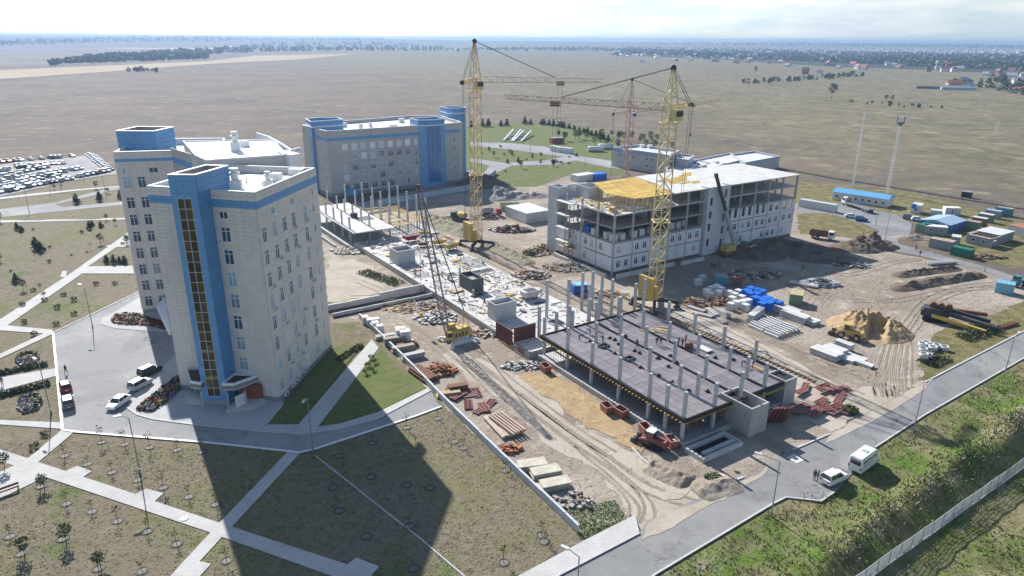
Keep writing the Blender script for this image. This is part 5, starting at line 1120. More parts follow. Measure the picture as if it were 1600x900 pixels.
def minibus(p, rot):
    t = thing('minibus', 'white high roof minibus standing on the road edge', 'minibus', p, rot)
    b = MB(); hs = lambda x, hw, z0, z1: [(x, -hw, z0), (x, hw, z0), (x, hw, z1 * .62), (x, hw * .9, z1 - .12), (x, hw * .78, z1), (x, -hw * .78, z1), (x, -hw * .9, z1 - .12), (x, -hw, z1 * .62)]
    loft(b, [hs(-2.95, .93, .42, 2.55), (hs(-2.85, .99, .36, 2.66)), hs(1.2, .99, .34, 2.68), hs(1.75, .98, .34, 2.45), hs(2.35, .95, .36, 1.55), hs(2.85, .88, .38, 1.15), hs(2.98, .75, .45, .9)])
    part('body', b.mesh('minibus_body', P_WHITE), t)
    for y in (-1, 1):
        w = MB(); w.add([(-2.6, y * 1.0, 1.45), (1.55, y * 1.0, 1.45), (1.3, y * .945, 2.15), (-2.6, y * .945, 2.15)], [(0, 1, 2, 3)]); w.add([(-2.6, y * .99, 1.45), (1.55, y * .99, 1.45), (1.3, y * .935, 2.15), (-2.6, y * .935, 2.15)], [(3, 2, 1, 0)])
        wo = part('side_windows', w.mesh('side_windows', M_CARGL), t)
        for x in (-1.3, 0.0, 1.0): part('window_post', MB().box(-.03, -.02, 1.45, .03, .02, 2.15).mesh('window_post', P_WHITE), wo, (x, y * .985, 0))
    w = MB(); w.box(-3.0, -.72, 1.5, -2.93, .72, 2.2); part('rear_window', w.mesh('rear_window', M_CARGL), t)
    w = MB(); w.add([(1.82, -.8, 2.36), (1.82, .8, 2.36), (2.4, .84, 1.56), (2.4, -.84, 1.56)], [(0, 1, 2, 3)]); part('windscreen', w.mesh('windscreen', M_CARGL), t, (.04, 0, .03))
    for x in (-1.75, 1.95):
        for y in (-.86, .86): add_wheel(t, x, y, .36, .22)
    hatch = MB().box(-.35, -.4, 2.69, .35, .4, 2.76); part('roof_hatch', hatch.mesh('roof_hatch', P_SILVER), t, (-.4, 0, 0))
    tm = MB().box(0, -.09, 0, .06, .09, .4).mesh('tail_light', M_TAIL)
    for y in (-.86, .86): part('tail_light', tm, t, (-3.0, y, .9))
    lm = MB().box(0, -.17, 0, .1, .17, .2).mesh('headlight', M_LAMP)
    for y in (-.65, .65): part('headlight', lm, t, (2.86, y, .85))
minibus(gr(1349, 728, .09), head((1327, 743), (1374, 708)))
# ------------------------------------------------------------------ the staff car park
def far_car(kind, m):
    key = ('far', kind, m.name)
    if key not in WIN:
        b = MB(); secs, K0, zb, zt = car_body(kind, b); K = (K0, zb, zt); cabin_shell(b, K, .8); cabin(b, K, .8, 1)
        for x in (secs[-2][0] - .55, secs[1][0] + .72):
            for y in (-.78, .78): b.lathe([(.01, -.1), (.33, -.1), (.33, .1), (.01, .1)], (x, y, .33), 9, 2, 'y')
        WIN[key] = b.mesh('car_body', [m, glass('sky_pale_car_glass', (0.16, 0.20, 0.24)), M_TYRE])  # glass colour lightened to carry the reflected sky
    return WIN[key]
CP = [('white', P_WHITE)] * 10 + [('silver', P_SILVER)] * 8 + [('grey', P_GREY)] * 2 + [('black', P_BLACK)] + [('beige', P_BEIGE)] * 2 + [('blue', P_BLUE), ('red', P_RED), ('teal', P_TEAL)]
random.seed(42)
ROWS = [('upper inner row', (0, 268), (64, 259), 7, 1.0), ('lower inner row', (34, 289), (96, 278), 7, 1.0), ('kerbside left row', (-14, 304), (22, 298), 4, 1.0), ('far edge row', (2, 254), (116, 245), [0, .1, .18, .265, .4, .545, .66, .73, .80, .97], 1.5), ('second row', (28, 261), (98, 256), 10, 1.0),
        ('third row', (3, 277), (72, 262), 9, 1.0), ('short left middle row', (0, 284), (30, 274), 4, 1.0), ('long central row', (28, 280), (124, 265), 12, 1.0), ('penultimate row', (6, 290), (82, 275), 9, 1.0), ('short lower left row', (2, 295), (20, 291), 3, 1.0),
        ('front row', (4, 300), (108, 281), 13, 1.0), ('right front row', (124, 277), (166, 269), 6, 1.0)]
for nm, a, c, n, _ in ROWS:
    ts = n if isinstance(n, list) else [i / (n - 1) for i in range(n)]
    A_, C_ = G(*a), G(*c); along = atan2((C_ - A_).y, (C_ - A_).x)
    for i, t_ in enumerate(ts):
        if not isinstance(n, list) and random.random() < .06: continue
        cn, m = random.choice(CP); kd = random.choice(('sedan', 'sedan', 'hatch', 'suv')); p = A_ + (C_ - A_) * t_
        o = bpy.data.objects.new('parked_car', far_car(kd, m)); COL.objects.link(o); o.location = (p.x + random.uniform(-.2, .2), p.y + random.uniform(-.3, .3), .075)
        o.rotation_euler = (0, 0, along + pi / 2 + random.choice((0, pi)) + random.uniform(-.06, .06) + .35)
        tag(o, '%s %s, %s from left, %s of car park' % (cn, {'sedan': 'sedan', 'hatch': 'hatchback', 'suv': 'off-roader'}[kd], nth(i), nm), 'car', 'cars in the staff car park')
A_, C_ = G(141, 243), G(171, 267); along = atan2((C_ - A_).y, (C_ - A_).x)
for i in range(12):
    cn, m = random.choice(CP[:17]); p = A_ + (C_ - A_) * (i / 11)
    o = bpy.data.objects.new('parked_car', far_car('sedan', m)); COL.objects.link(o); o.location = (p.x, p.y, .075); o.rotation_euler = (0, 0, along + pi / 2 + .1)
    tag(o, '%s sedan parked slantwise at the car park end, %s from its far corner' % (cn, nth(i)), 'car', 'cars in the staff car park')
for nm, px, cn, m, kd in [('parked_car', (1330, 340), 'white', P_WHITE, 'sedan'), ('parked_car', (1345, 345), 'dark blue', P_BLUE, 'suv'), ('parked_car', (1419, 342), 'dark grey', P_GREY, 'suv'), ('parked_car', (1433, 345), 'white', P_WHITE, 'hatch'), ('parked_car', (867, 253), 'blue and white', P_SILVER, 'sedan')]:
    o = bpy.data.objects.new('parked_car', far_car(kd, m)); COL.objects.link(o); o.location = gr(*px, .1); o.rotation_euler = (0, 0, R(-20))
    where = {1330: 'on the bend by the flatbed lorry', 1345: 'on the bend next to the white sedan', 1419: 'on the road before the white hut', 1433: 'by the green roofed cabin', 867: 'on the rear road below the white containers'}[px[0]]
    tag(o, '%s car standing %s' % (cn, where), 'car', 'cars on the site road')
# ------------------------------------------------------------------ tower cranes
def tower_crane(name, label, base, H, zj, w, jib_end, cj_end, m, sections=None, rot=0.0, ballast=True, cab_side=1):
    t = thing(name, label, 'tower crane', (base.x, base.y, 0), 0)
    B = Vector((base.x, base.y, 0)); ang = rot
    ax, ay = Vector((cos(ang), sin(ang), 0)), Vector((-sin(ang), cos(ang), 0))
    zb = 2.2 if ballast else 0.2
    b = MB(); b.lattice(B + Vector((0, 0, zb)), B + Vector((0, 0, zj)), w, int((zj - zb) / (w * .95)), .22, .11, up=ay); b.obj('mast', m, parent=t)
    b = MB(); b.lattice(B + Vector((0, 0, zj)), B + Vector((0, 0, H - .6)), w, int((H - zj) / (w * .8)), .2, .1, .45, up=ay); b.obj('mast_head', m, parent=t)
    b = MB(); b.lathe([(.02, -.28), (.62, -.28), (.62, .28), (.02, .28)], tuple(B + Vector((0, 0, H - .3))), 12, axis='y'); b.obj('head_pulley', M_ROPE, parent=t)
    J0 = B + Vector((0, 0, zj)); je, ce = Vector(jib_end), Vector(cj_end)
    jd = (je - J0).normalized(); cdv = (ce - J0)
    L = (je - J0).length
    b = MB(); b.lattice(J0 + jd * (w / 2), je, 1.5, int(L / 1.7), .12, .06, .9, tri=True); j = b.obj('jib', mat('weathered_jib', (0.52, 0.42, 0.33), rough=.6, c2=(0.40, 0.27, 0.22), scale=.4), parent=t)
    b = MB(); b.lattice(J0 + cdv.normalized() * (w / 2), ce, .9, 4, .15, .08); b.obj('counter_jib', m, parent=t)
    b = MB(); b.lathe([(.02, -.3), (.6, -.3), (.6, .3), (.02, .3)], tuple(ce), 12, axis='y'); b.obj('counter_pulley', M_ROPE, parent=t)
    top = B + Vector((0, 0, H - .3)); b = MB()
    for s_ in (-.35, .35):
        b.bar(top + ay * s_, ce + ay * s_, .09); b.bar(top + ay * s_, J0 + jd * (L * .62) + Vector((0, 0, .7)) + ay * s_, .09)
        b.bar(ce + ay * s_ + ax * .2, Vector((B.x, B.y, 4)) + (ce - J0) * .92 + ay * s_, .07)
    b.obj('stay_ropes', M_ROPE, parent=t)
    k = .66; tp = J0 + jd * (L * k) - Vector((0, 0, .9)); b = MB(); b.cbox(tp - Vector((0, 0, .5)), 2.2, 1.4, .35, atan2(jd.y, jd.x))
    for dx in (-.9, -.3, .3, .9): b.cbox(tp + jd * dx, .34, 1.2, .6, atan2(jd.y, jd.x))
    b.obj('trolley', M_RUST, parent=j); b = MB()
    for dx in (-.6, .6): b.bar(tp + jd * dx, tp + jd * (dx * .5) - Vector((0, 0, 13)), .06)
    b.cbox(tp - Vector((0, 0, 14)), .8, .5, 1.1); b.bar(tp - Vector((0, 0, 14)), tp - Vector((0, 0, 15)), .14); b.obj('hook_block', M_ROPE, parent=j)
    side = cdv.normalized() if cab_side else ay
    cp = J0 - ay * (w * .5 + .9) - Vector((0, 0, 2.6)); b = MB(); b.cbox(cp, 2.0, 1.6, 2.3, ang, taper=.95); cb = b.obj('cab', P_WHITE if not ballast else m, parent=t)
    b = MB(); b.cbox(cp + Vector((0, 0, .9)) - ay * .1, 1.75, 1.66, 1.1, ang); b.obj('cab_window', M_CARGL, parent=cb)
    b = MB()
    for z in (zj - 3.2, zj * .45): b.ring([(B.x - w * .8, B.y - w * .8), (B.x + w * .8, B.y - w * .8), (B.x + w * .8, B.y + w * .8), (B.x - w * .8, B.y + w * .8)], .35, z, z + .15)
    b.obj('mast_platform', m, parent=t)
    if ballast:
        b = MB()
        for sx, sy in ((1, 1), (1, -1), (-1, 1), (-1, -1)):
            e_ = B + ax * (sx * 3.6) + ay * (sy * 3.6); b.bar(B + Vector((0, 0, 1.7)), e_ + Vector((0, 0, 1.5)), .7, .8); b.bar(e_ + Vector((0, 0, 1.5)), e_ + Vector((0, 0, .3)), .6); b.cbox(e_ + Vector((0, 0, .05)), 1.6, .7, .5, ang)
        b.obj('undercarriage', M_DKST, parent=t)
        b = MB(); b.lathe([(.02, 1.9), (1.7, 1.9), (1.7, 2.5), (.02, 2.5)], tuple(B), 16); b.obj('slewing_ring', M_DKST, parent=t)
        for dx, dy, sx, sy, sz in ((-2.9, 0, 1.0, 4.2, 5.2), (-1.75, -1.4, 1.1, 1.7, 3.2)):
            b = MB(); b.cbox(B + ax * dx + ay * dy + Vector((0, 0, 2.52)), sx, sy, sz, ang); b.obj('ballast_block', P_YEL, parent=t)
        b = MB()
        for v_ in (-2.4, 2.4): b.bar(B + ay * v_ + ax * -16 + Vector((0, 0, .12)), B + ay * v_ + ax * 16 + Vector((0, 0, .12)), .12, .2)
    return t
b1, b2, b3 = S(99.8, 171.8), S(109.9, 107.7), G(978, 283)
tower_crane('tower_crane', 'tall pale yellow tower crane beside the long concrete slab, topmost of the three', b1, 57.8, 47.6, 2.4, G(942, 126, 47.2), G(722, 129, 47.6), P_YPALE, rot=SA)
tower_crane('tower_crane', 'bright yellow tower crane standing behind the column deck', b2, 53.0, 44.8, 2.3, G(788, 151, 44.8), G(1079, 163, 44.9), mat('fresh_crane_yellow', (0.66, 0.57, 0.27), rough=0.5, c2=(0.56, 0.43, 0.20), scale=0.5), rot=SA)
tower_crane('tower_crane', 'faded red tower crane rising behind the concrete hospital frame', b3, 43.0, 29.6, 2.2, G(1126, 157, 29.8), G(958, 178, 29.4), P_PINK, rot=SA, ballast=False)
for nm, a, c in [('crane_rail', (92, 99.5), None)]: pass
def rail_track(label, u, v0, v1, gauge=6.0, curve=0):
    t = thing('crane_track', label, 'crane track', S(u, v0))
    for s_ in (-gauge / 2, gauge / 2): MB(SITE).box(u + s_ - .07, v0, .22, u + s_ + .07, v1, .38).obj('rail', M_RUST, parent=t)
    sm_ = MB(); sm_.box(-.7, -.14, 0, .7, .14, .17); me = sm_.mesh('sleeper', M_WOOD)
    v = v0 + .4
    while v < v1:
        for s_ in (-gauge / 2, gauge / 2): part('sleeper', me, t, (S(u + s_, v) - S(u, v0)) + Vector((0, 0, .05)), SA)
        v += .95
rail_track('rusty crane rails on sleepers along the right side of the column deck', 104.5, 64, 118)
rail_track('rusty crane rails on sleepers beside the long concrete slab', 99.8, 140, 186)
# ------------------------------------------------------------------ crawler crane with lattice boom
def crawler_crane():
    p = gr(716, 533); t = thing('crawler_crane', 'yellow crawler crane with tall lattice boom on the dirt track', 'crane', p, 0)
    rot = head((700, 530), (735, 520))
    M_ = frame(p, rot)
    b = MB(M_)
    for y in (-1.5, 1.5): b.box(-2.4, y - .35, .05, 2.4, y + .35, .95)
    b.box(-1.3, -1.2, .5, 1.3, 1.2, 1.2)
    for sx in (-1, 1):
        for sy in (-1, 1): b.bar((0, 0, .8), (sx * 3.0, sy * 2.6, .7), .3); b.box(sx * 3.0 - .3, sy * 2.6 - .3, .03, sx * 3.0 + .3, sy * 2.6 + .3, .6)
    b.obj('undercarriage', P_WHITE, parent=t)
    b = MB(M_); loft(b, [[(x, -1.35, z0), (x, 1.35, z0), (x, 1.35, z1 - .5), (x, .95, z1), (x, -.95, z1), (x, -1.35, z1 - .5)] for x, z0, z1 in ((-2.0, 1.3, 2.6), (-1.9, 1.25, 3.1), (2.2, 1.25, 3.1), (2.5, 1.3, 2.5))])
    hs_ = b.obj('engine_house', P_YEL, parent=t)
    b = MB(M_); [b.box(-1.5 + .8 * k, -1.38, 1.6, -1.1 + .8 * k, -1.353, 2.4) for k in range(4)]; b.obj('side_louvre', M_DKST, parent=hs_)
    MB(M_).box(-2.0, .2, 3.11, -.4, 1.2, 3.9).obj('winch_cover', P_YEL, parent=hs_)
    MB(M_).box(2.2, -1.3, .95, 2.6, 1.3, 2.2).obj('counterweight', M_DKST, parent=t)
    c = MB(M_); c.box(-3.2, -1.3, 1.3, -2.05, -.3, 3.0); cb = c.obj('cab', P_YEL, parent=t)
    MB(M_).box(-3.23, -1.33, 2.0, -2.2, -.27, 2.8).obj('cab_window', M_CARGL, parent=cb)
    foot = M_ @ Vector((-2.3, .3, 1.6)); tip = RY(654, 292, p.y + 4)
    b = MB(); mid_ = foot + (tip - foot) * .2; b.lattice(foot, mid_, .5, 4, .12, .06, 1.35, up=(0, 1, 0)); b.lattice(mid_, tip, 1.35, 18, .12, .06, .8, up=(0, 1, 0)); bo = b.obj('boom', mat('boom_grey', (0.22, 0.22, 0.25), rough=0.5), parent=t)
    b = MB(); b.lathe([(.02, -.3), (.5, -.3), (.5, .3), (.02, .3)], tuple(tip), 10, axis='y'); b.obj('boom_pulley', M_RUST, parent=bo)
    am = M_ @ Vector((1.6, 0, 6.0)); b = MB()
    for y in (-.8, .8): b.bar(M_ @ Vector((.6, y, 3.1)), am, .14); b.bar(M_ @ Vector((2.2, y, 3.0)), am, .1)
    b.obj('gantry', P_YEL, parent=t)
    b = MB(); b.bar(am, tip, .08); b.bar(am + Vector((0, .5, 0)), tip + Vector((0, .4, 0)), .08); b.bar(tip, Vector((tip.x - .4, tip.y, 4.5)), .07); b.obj('ropes', M_ROPE, parent=t)
    b = MB(); b.cbox((tip.x - .4, tip.y, 3.4), .6, .4, 1.1); b.obj('hook_block', P_YEL, parent=t)
crawler_crane()
def truck_wheels(t, xs, w=.9, r=.5):
    for x in xs:
        for y in (-w, w): add_wheel(t, x, y, r, .34)
def mobile_crane():
    p = gr(1146, 397); t = thing('mobile_crane', 'mobile crane with raised black telescopic boom in the frame shade', 'crane', p, SA)
    b = MB(); b.box(-5.5, -1.25, .7, 5.5, 1.25, 1.5); part('carrier', b.mesh('carrier', M_RUST), t)
    b = MB(); b.box(4.0, -1.2, 1.51, 5.6, 1.2, 3.0); part('cab', b.mesh('cab', P_GREY), t); b = MB(); b.box(4.6, -1.23, 2.1, 5.63, 1.23, 2.8); part('cab_window', b.mesh('cab_window', M_CARGL), t)
    b = MB(); b.box(-4.5, -1.2, 1.51, -.5, 1.2, 3.1); part('superstructure', b.mesh('superstructure', P_YEL), t)
    truck_wheels(t, (-4.2, -2.9, 2.4, 3.9), 1.0)
    f_ = p + Vector((0, 0, 3.0)); tip = RY(1119, 274, p.y - 3.0); m1 = f_ + (tip - f_) * .5
    MB().bar(f_, m1, .9, 1.0).obj('boom', M_CONC, parent=t); MB().bar(m1, tip, .7, .75).obj('boom_extension', M_DKST, parent=t)
    MB().cbox(tip - Vector((0, 0, .4)), .9, .9, .9).obj('boom_head', M_DKST, parent=t)
mobile_crane()
# ------------------------------------------------------------------ lorries and earth movers
def cab_part(t, x0, x1, m, h=2.7, hw=1.22):
    b = MB(); loft(b, [[(x, -hw, z0), (x, hw, z0), (x, hw * .95, z1), (x, -hw * .95, z1)] for x, z0, z1 in ((x0, .8, h), (x1 - .35, .8, h), (x1, .8, h * .62))]); c = part('cab', b.mesh('truck_cab', m), t)
    b = MB(); b.add([(x1 - .33, -hw * .86, h - .12), (x1 - .33, hw * .86, h - .12), (x1 - .02, hw * .9, h * .65), (x1 - .02, -hw * .9, h * .65)], [(0, 1, 2, 3)]); part('windscreen', b.mesh('windscreen', M_CARGL), c, (.04, 0, .03))
    b = MB(); b.box(x0 + .35, -hw - .012, h * .62, x1 - .4, hw + .012, h - .25); part('side_window', b.mesh('side_window', M_CARGL), c)
    lm = MB().box(0, -.2, 0, .08, .2, .2).mesh('headlight', M_LAMP)
    for y in (-.9, .9): part('headlight', lm, c, (x1, y, 1.0))
def dump_truck(label, p, rot, mc, mbd, group=None):
    t = thing('dump_truck', label, 'truck', p, rot, group)
    b = MB(); b.box(-3.6, -.5, .75, 2.2, .5, 1.05); part('chassis', b.mesh('chassis', M_DKST), t)
    cab_part(t, 1.7, 3.6, mc)
    b = MB(); P = [(-3.7, 1.1), (1.4, 1.1), (1.4, 2.6), (-3.7, 2.4)]
    b.box(-3.7, -1.25, 1.1, 1.45, 1.25, 1.25); b.box(-3.7, -1.25, 1.26, 1.45, -1.13, 2.4); b.box(-3.7, 1.13, 1.26, 1.45, 1.25, 2.4); b.box(1.33, -1.12, 1.26, 1.45, 1.12, 2.7); b.box(-3.7, -1.12, 1.26, -3.58, 1.12, 2.3)
    part('tipper_body', b.mesh('tipper_body', mbd), t)
    truck_wheels(t, (2.4, -1.3, -2.6), 1.0)
dump_truck('white cabbed dump truck with brown tipper body at the frame corner', gr(1284, 373, .05), head((1270, 372), (1300, 376)), P_WHITE, mat('brown_tipper', (0.17, 0.09, 0.06), rough=.6))
def flatbed():
    p = gr(1339, 326, .1); t = thing('flatbed_lorry', 'white cabbed lorry with long empty flatbed trailer by the blue roofed hut', 'truck', p, head((1355, 331), (1316, 318)))
    b = MB(); b.box(-7.5, -1.25, 1.2, 5.2, 1.25, 1.45); [b.box(-7.5 + k * 1.6, -1.27, 1.46, -7.4 + k * 1.6, 1.27, 1.62) for k in range(8)]; part('trailer', b.mesh('trailer', M_STEEL), t)
    cab_part(t, 5.5, 7.6, P_WHITE, 3.0); truck_wheels(t, (6.6, 4.2, -4.2, -5.4, -6.6), 1.0)
    b = MB(); b.box(4.4, -.6, 1.46, 5.1, .6, 3.6); b.bar((4.7, 0, 3.6), (2.0, .3, 3.2), .3); part('loader_crane', b.mesh('loader_crane', P_GREY), t)
flatbed()
def lorry(label, p, rot, mc, ml):
    t = thing('lorry', label, 'truck', p, rot); b = MB(); b.box(-3.8, -1.2, 1.0, 1.4, 1.2, 1.2); part('chassis', b.mesh('chassis', M_DKST), t); cab_part(t, 1.7, 3.5, mc)
    b = MB(); b.lathe([(.3, -3.6), (1.0, -2.9), (1.15, -1.2), (.8, .3), (.4, .9)], (0, 0, 2.3), 12, axis='x'); part('mixer_drum', b.mesh('mixer_drum', ml), t); truck_wheels(t, (2.4, -1.4, -2.6), 1.0)
lorry('yellow and green mixer lorry standing behind the first tower crane', gr(718, 345, .05), head((735, 348), (700, 338)), P_GREEN, P_YEL)
lorry('red cabbed mixer lorry parked beyond the first tower crane', gr(768, 338, .05), R(15), P_RED, M_CONC)
dump_truck('olive lorry with box body parked near the gravel heaps', gr(797, 328, .05), R(10), P_GREEN, mat('olive_body', (0.30, 0.31, 0.22)))
def loader(label, name, p, rot, m, tracked=False, s=1.0, bucket=True):
    t = thing(name, label, 'loader' if not tracked else 'tractor', p, rot); t.scale = (s, s, s)
    b = MB(); b.box(-2.6, -.75, .9, -.2, .75, 1.9); b.box(-2.7, -.8, .7, -2.3, .8, 1.6); part('engine_hood', b.mesh('engine_hood', m), t)
    b = MB(); b.box(-.2, -.8, .8, 1.1, .8, 1.9); b.box(-.25, -.85, 2.9, 1.1, .85, 3.05); [b.bar((x, y, 1.9), (x, y, 2.9), .1) for x in (-.15, 1.0) for y in (-.75, .75)]; c = part('cab', b.mesh('loader_cab', m), t)
    part('cab_window', MB().box(-.12, -.74, 1.92, .97, .74, 2.88).mesh('cab_window', M_CARGL), c)
    part('cab_roof', MB().box(-.35, -.9, 3.06, 1.2, .9, 3.14).mesh('cab_roof', P_WHITE if tracked else m), c)
    if bucket:
        b = MB(); [b.bar((.9, y, 1.5), (3.0, y, .7), .22) for y in (-.6, .6)]; part('lift_arm', b.mesh('lift_arm', m), t)
        b = MB(); b.box(2.9, -1.25, .25, 3.0, 1.25, 1.2); b.box(3.0, -1.25, .2, 4.0, 1.25, .3); b.box(3.0, -1.25, .3, 3.8, -1.18, .9); b.box(3.0, 1.18, .3, 3.8, 1.25, .9); part('bucket', b.mesh('bucket', M_DKST), t)
    if tracked:
        b = MB(); [loft(b, [[(x, y - .25, z0), (x, y + .25, z0), (x, y + .25, z1), (x, y - .25, z1)] for x, z0, z1 in ((-2.2, .35, .65), (-1.9, .03, .95), (1.3, .03, .95), (1.6, .35, .65))]) for y in (-1.0, 1.0)]; part('tracks', b.mesh('tracks', M_TYRE), t)
    else: truck_wheels(t, (-1.7, 1.3), 1.0, .72)
loader('yellow wheel loader working at the foot of the sand heap', 'wheel_loader', gr(1326, 528, .05), head((1340, 532), (1305, 523)), P_YEL)
loader('red tracked tractor with black bucket beside the column deck', 'tracked_tractor', gr(1020, 697, .05), head((1032, 702), (1000, 690)), mat('tractor_red', (0.25, 0.085, 0.085), rough=.6), True, .85)
loader('blue tractor standing beside the blue trailer cabin', 'farm_tractor', gr(1588, 447, .05), R(200), P_TEAL, False, .9, False)
# piling rigs lying in the weeds
def piling_rig():
    p = gr(1490, 505, .05); t = thing('piling_rig', 'black piling rig with long lowered masts on the weedy ground', 'piling rig', p, head((1465, 500), (1540, 512)))
    b = MB(); [loft(b, [[(x, y - .35, z0), (x, y + .35, z0), (x, y + .35, z1), (x, y - .35, z1)] for x, z0, z1 in ((-6.2, .4, .7), (-5.8, .05, 1.1), (-1.8, .05, 1.1), (-1.4, .4, .7))]) for y in (-1.4, 1.4)]; part('tracks', b.mesh('tracks', M_TYRE), t)
    b = MB(); b.box(-6.2, -1.4, 1.1, -1.4, 1.4, 3.0); b.box(-6.6, -1.2, 1.2, -6.2, 1.2, 2.4); part('engine_house', b.mesh('engine_house', M_DKST), t)
    b = MB(); b.box(-2.6, -1.45, 1.3, -1.3, -.5, 3.3); part('cab', b.mesh('rig_cab', P_BLACK), t)
    for y0, y1, z0, z1, L, m in [(-.6, -2.6, 2.6, 1.2, 9.5, M_DKST), (.6, .2, 3.2, 1.6, 8.5, M_DKST), (1.6, 2.8, 2.4, 2.2, 8.0, M_RUST), (-1.5, -4.2, 1.6, .6, 7.5, P_YEL)]:
        part('mast', MB().bar((-4.5, y0, z0), (L - 2, y1, z1), .75, .75).mesh('mast', m), t)
    b = MB(); [b.lathe([(.02, -.4), (.7, -.4), (.7, .4), (.02, .4)], (-4.5 + k * 1.5, 0, 3.5), 10, axis='y') for k in range(3)]; part('winch_drum', b.mesh('winch_drum', M_RUST), t)
piling_rig()
# ------------------------------------------------------------------ cabins and containers
def cabin_box(name, label, cat, p0, p1, depth, h, mw, mr, group=None, windows=0, door=False, ribs=True, gable=0.0, z=0.05, rail=None):
    """a box cabin whose long front runs from p0 to p1 (left to right), reaching away from the viewer"""
    p0, p1 = Vector(p0), Vector(p1); d = (p1 - p0); L = d.length; d.normalize()
    t = thing(name, label, cat, (p0.x, p0.y, z), atan2(d.y, d.x), group)
    b = MB(); b.box(0, 0, 0, L, depth, h)
    if ribs:
        n = int(L / .45)
        for k in range(n): b.box(L * (k + .25) / n, -.05, .12, L * (k + .7) / n, 0, h - .12)
        n2 = int(depth / .45)
        for k in range(n2): b.box(L, depth * (k + .25) / n2, .12, L + .05, depth * (k + .7) / n2, h - .12)
    part('wall', b.mesh('wall', mw), t)
    r = MB()
    if gable: 
        r.add([(-.3, -.3, h + .01), (L + .3, -.3, h + .01), (L + .3, depth + .3, h + .01), (-.3, depth + .3, h + .01), (-.3, depth / 2, h + gable), (L + .3, depth / 2, h + gable)], [(0, 1, 5, 4), (2, 3, 4, 5), (1, 2, 5), (3, 0, 4), (3, 2, 1, 0)])
    else: r.box(-.06, -.06, h + .005, L + .06, depth + .06, h + .12); [r.box(L * k / 4 - .04, -.06, h + .125, L * k / 4 + .04, depth + .06, h + .17) for k in range(5)]
    part('roof', r.mesh('roof', mr), t)
    if windows:
        wm = MB(); wm.box(-.5, -.09, 0, .5, .02, 1.0); fm = wm.mesh('window', M_FRAME); g = MB().box(-.42, -.11, .08, .42, -.085, .92).mesh('pane', M_GLASS)
        for k in range(windows): o = part('window', fm, t, (L * (k + .6) / (windows + .2), 0, 1.1)); part('pane', g, o)
    if door: part('door', MB().box(0, -.1, .05, .95, .01, 2.1).mesh('door', M_STEEL), t, (L * .08, 0, 0))
    return t
C_WHITE, C_GREY, C_BEIGE = paint('cabin_white', (0.62, 0.63, 0.63), .5), paint('cabin_grey', (0.30, 0.325, 0.335), .6), paint('cabin_tan', (0.42, 0.34, 0.27), .6)
C_GREEN, C_DGREEN, C_TEAL, C_BLUE, C_RED = paint('cabin_green', (0.17, 0.27, 0.18), .6), paint('cabin_deep_green', (0.02, 0.17, 0.11), .5), paint('cabin_teal', (0.10, 0.30, 0.36), .6), paint('cabin_blue', (0.04, 0.13, 0.42), .5), paint('cabin_red_brown', (0.26, 0.12, 0.10), .6)
C_BROOF, C_PBROOF = paint('blue_roof', (0.12, 0.36, 0.66), .45), paint('pale_blue_roof', (0.34, 0.47, 0.60), .45)
a, c = gr(1247, 323), gr(1304, 333)
for k in range(5):
    q0, q1 = a + (c - a) * (k / 5), a + (c - a) * ((k + .96) / 5)
    cabin_box('container', 'white shipping container, %s from the frame corner in the row of five' % nth(k), 'container', q0, q1, 2.5, 2.7, C_WHITE, C_WHITE, 'white containers behind the frame')
h = cabin_box('site_office', 'long white office hut under a bright blue roof beside two masts', 'hut', gr(1300, 312), gr(1385, 325), 7.5, 3.2, C_WHITE, C_BROOF, windows=8, door=True, ribs=False, gable=1.1)
cabin_box('gate_hut', 'white hut with small blue rooftop tank by the site road', 'hut', gr(1422, 333), gr(1437, 335), 5, 3.0, C_WHITE, C_WHITE, windows=1, ribs=False)
b = MB(); p = gr(1427, 325, 3.2); b.lathe([(.02, 0), (.8, 0), (.8, 1.4), (.02, 1.6)], tuple(p), 12); tag(b.obj('water_tank', C_BLUE), 'small blue water tank on top of the white hut', 'tank')
cabin_box('utility_box', 'low white utility housing right of the white hut', 'utility box', gr(1453, 337), gr(1471, 339), 3, 1.9, C_WHITE, C_WHITE)
cabin_box('utility_box', 'taller white utility housing nearest the grass strip', 'utility box', gr(1476, 336), gr(1486, 336.5), 3, 2.5, C_WHITE, C_WHITE)
cabin_box('utility_box', 'white utility housing at the right end of the white trio', 'utility box', gr(1488, 336.5), gr(1500, 337), 3, 2.5, C_WHITE, C_WHITE)
camp = 'cabins in the workers camp'
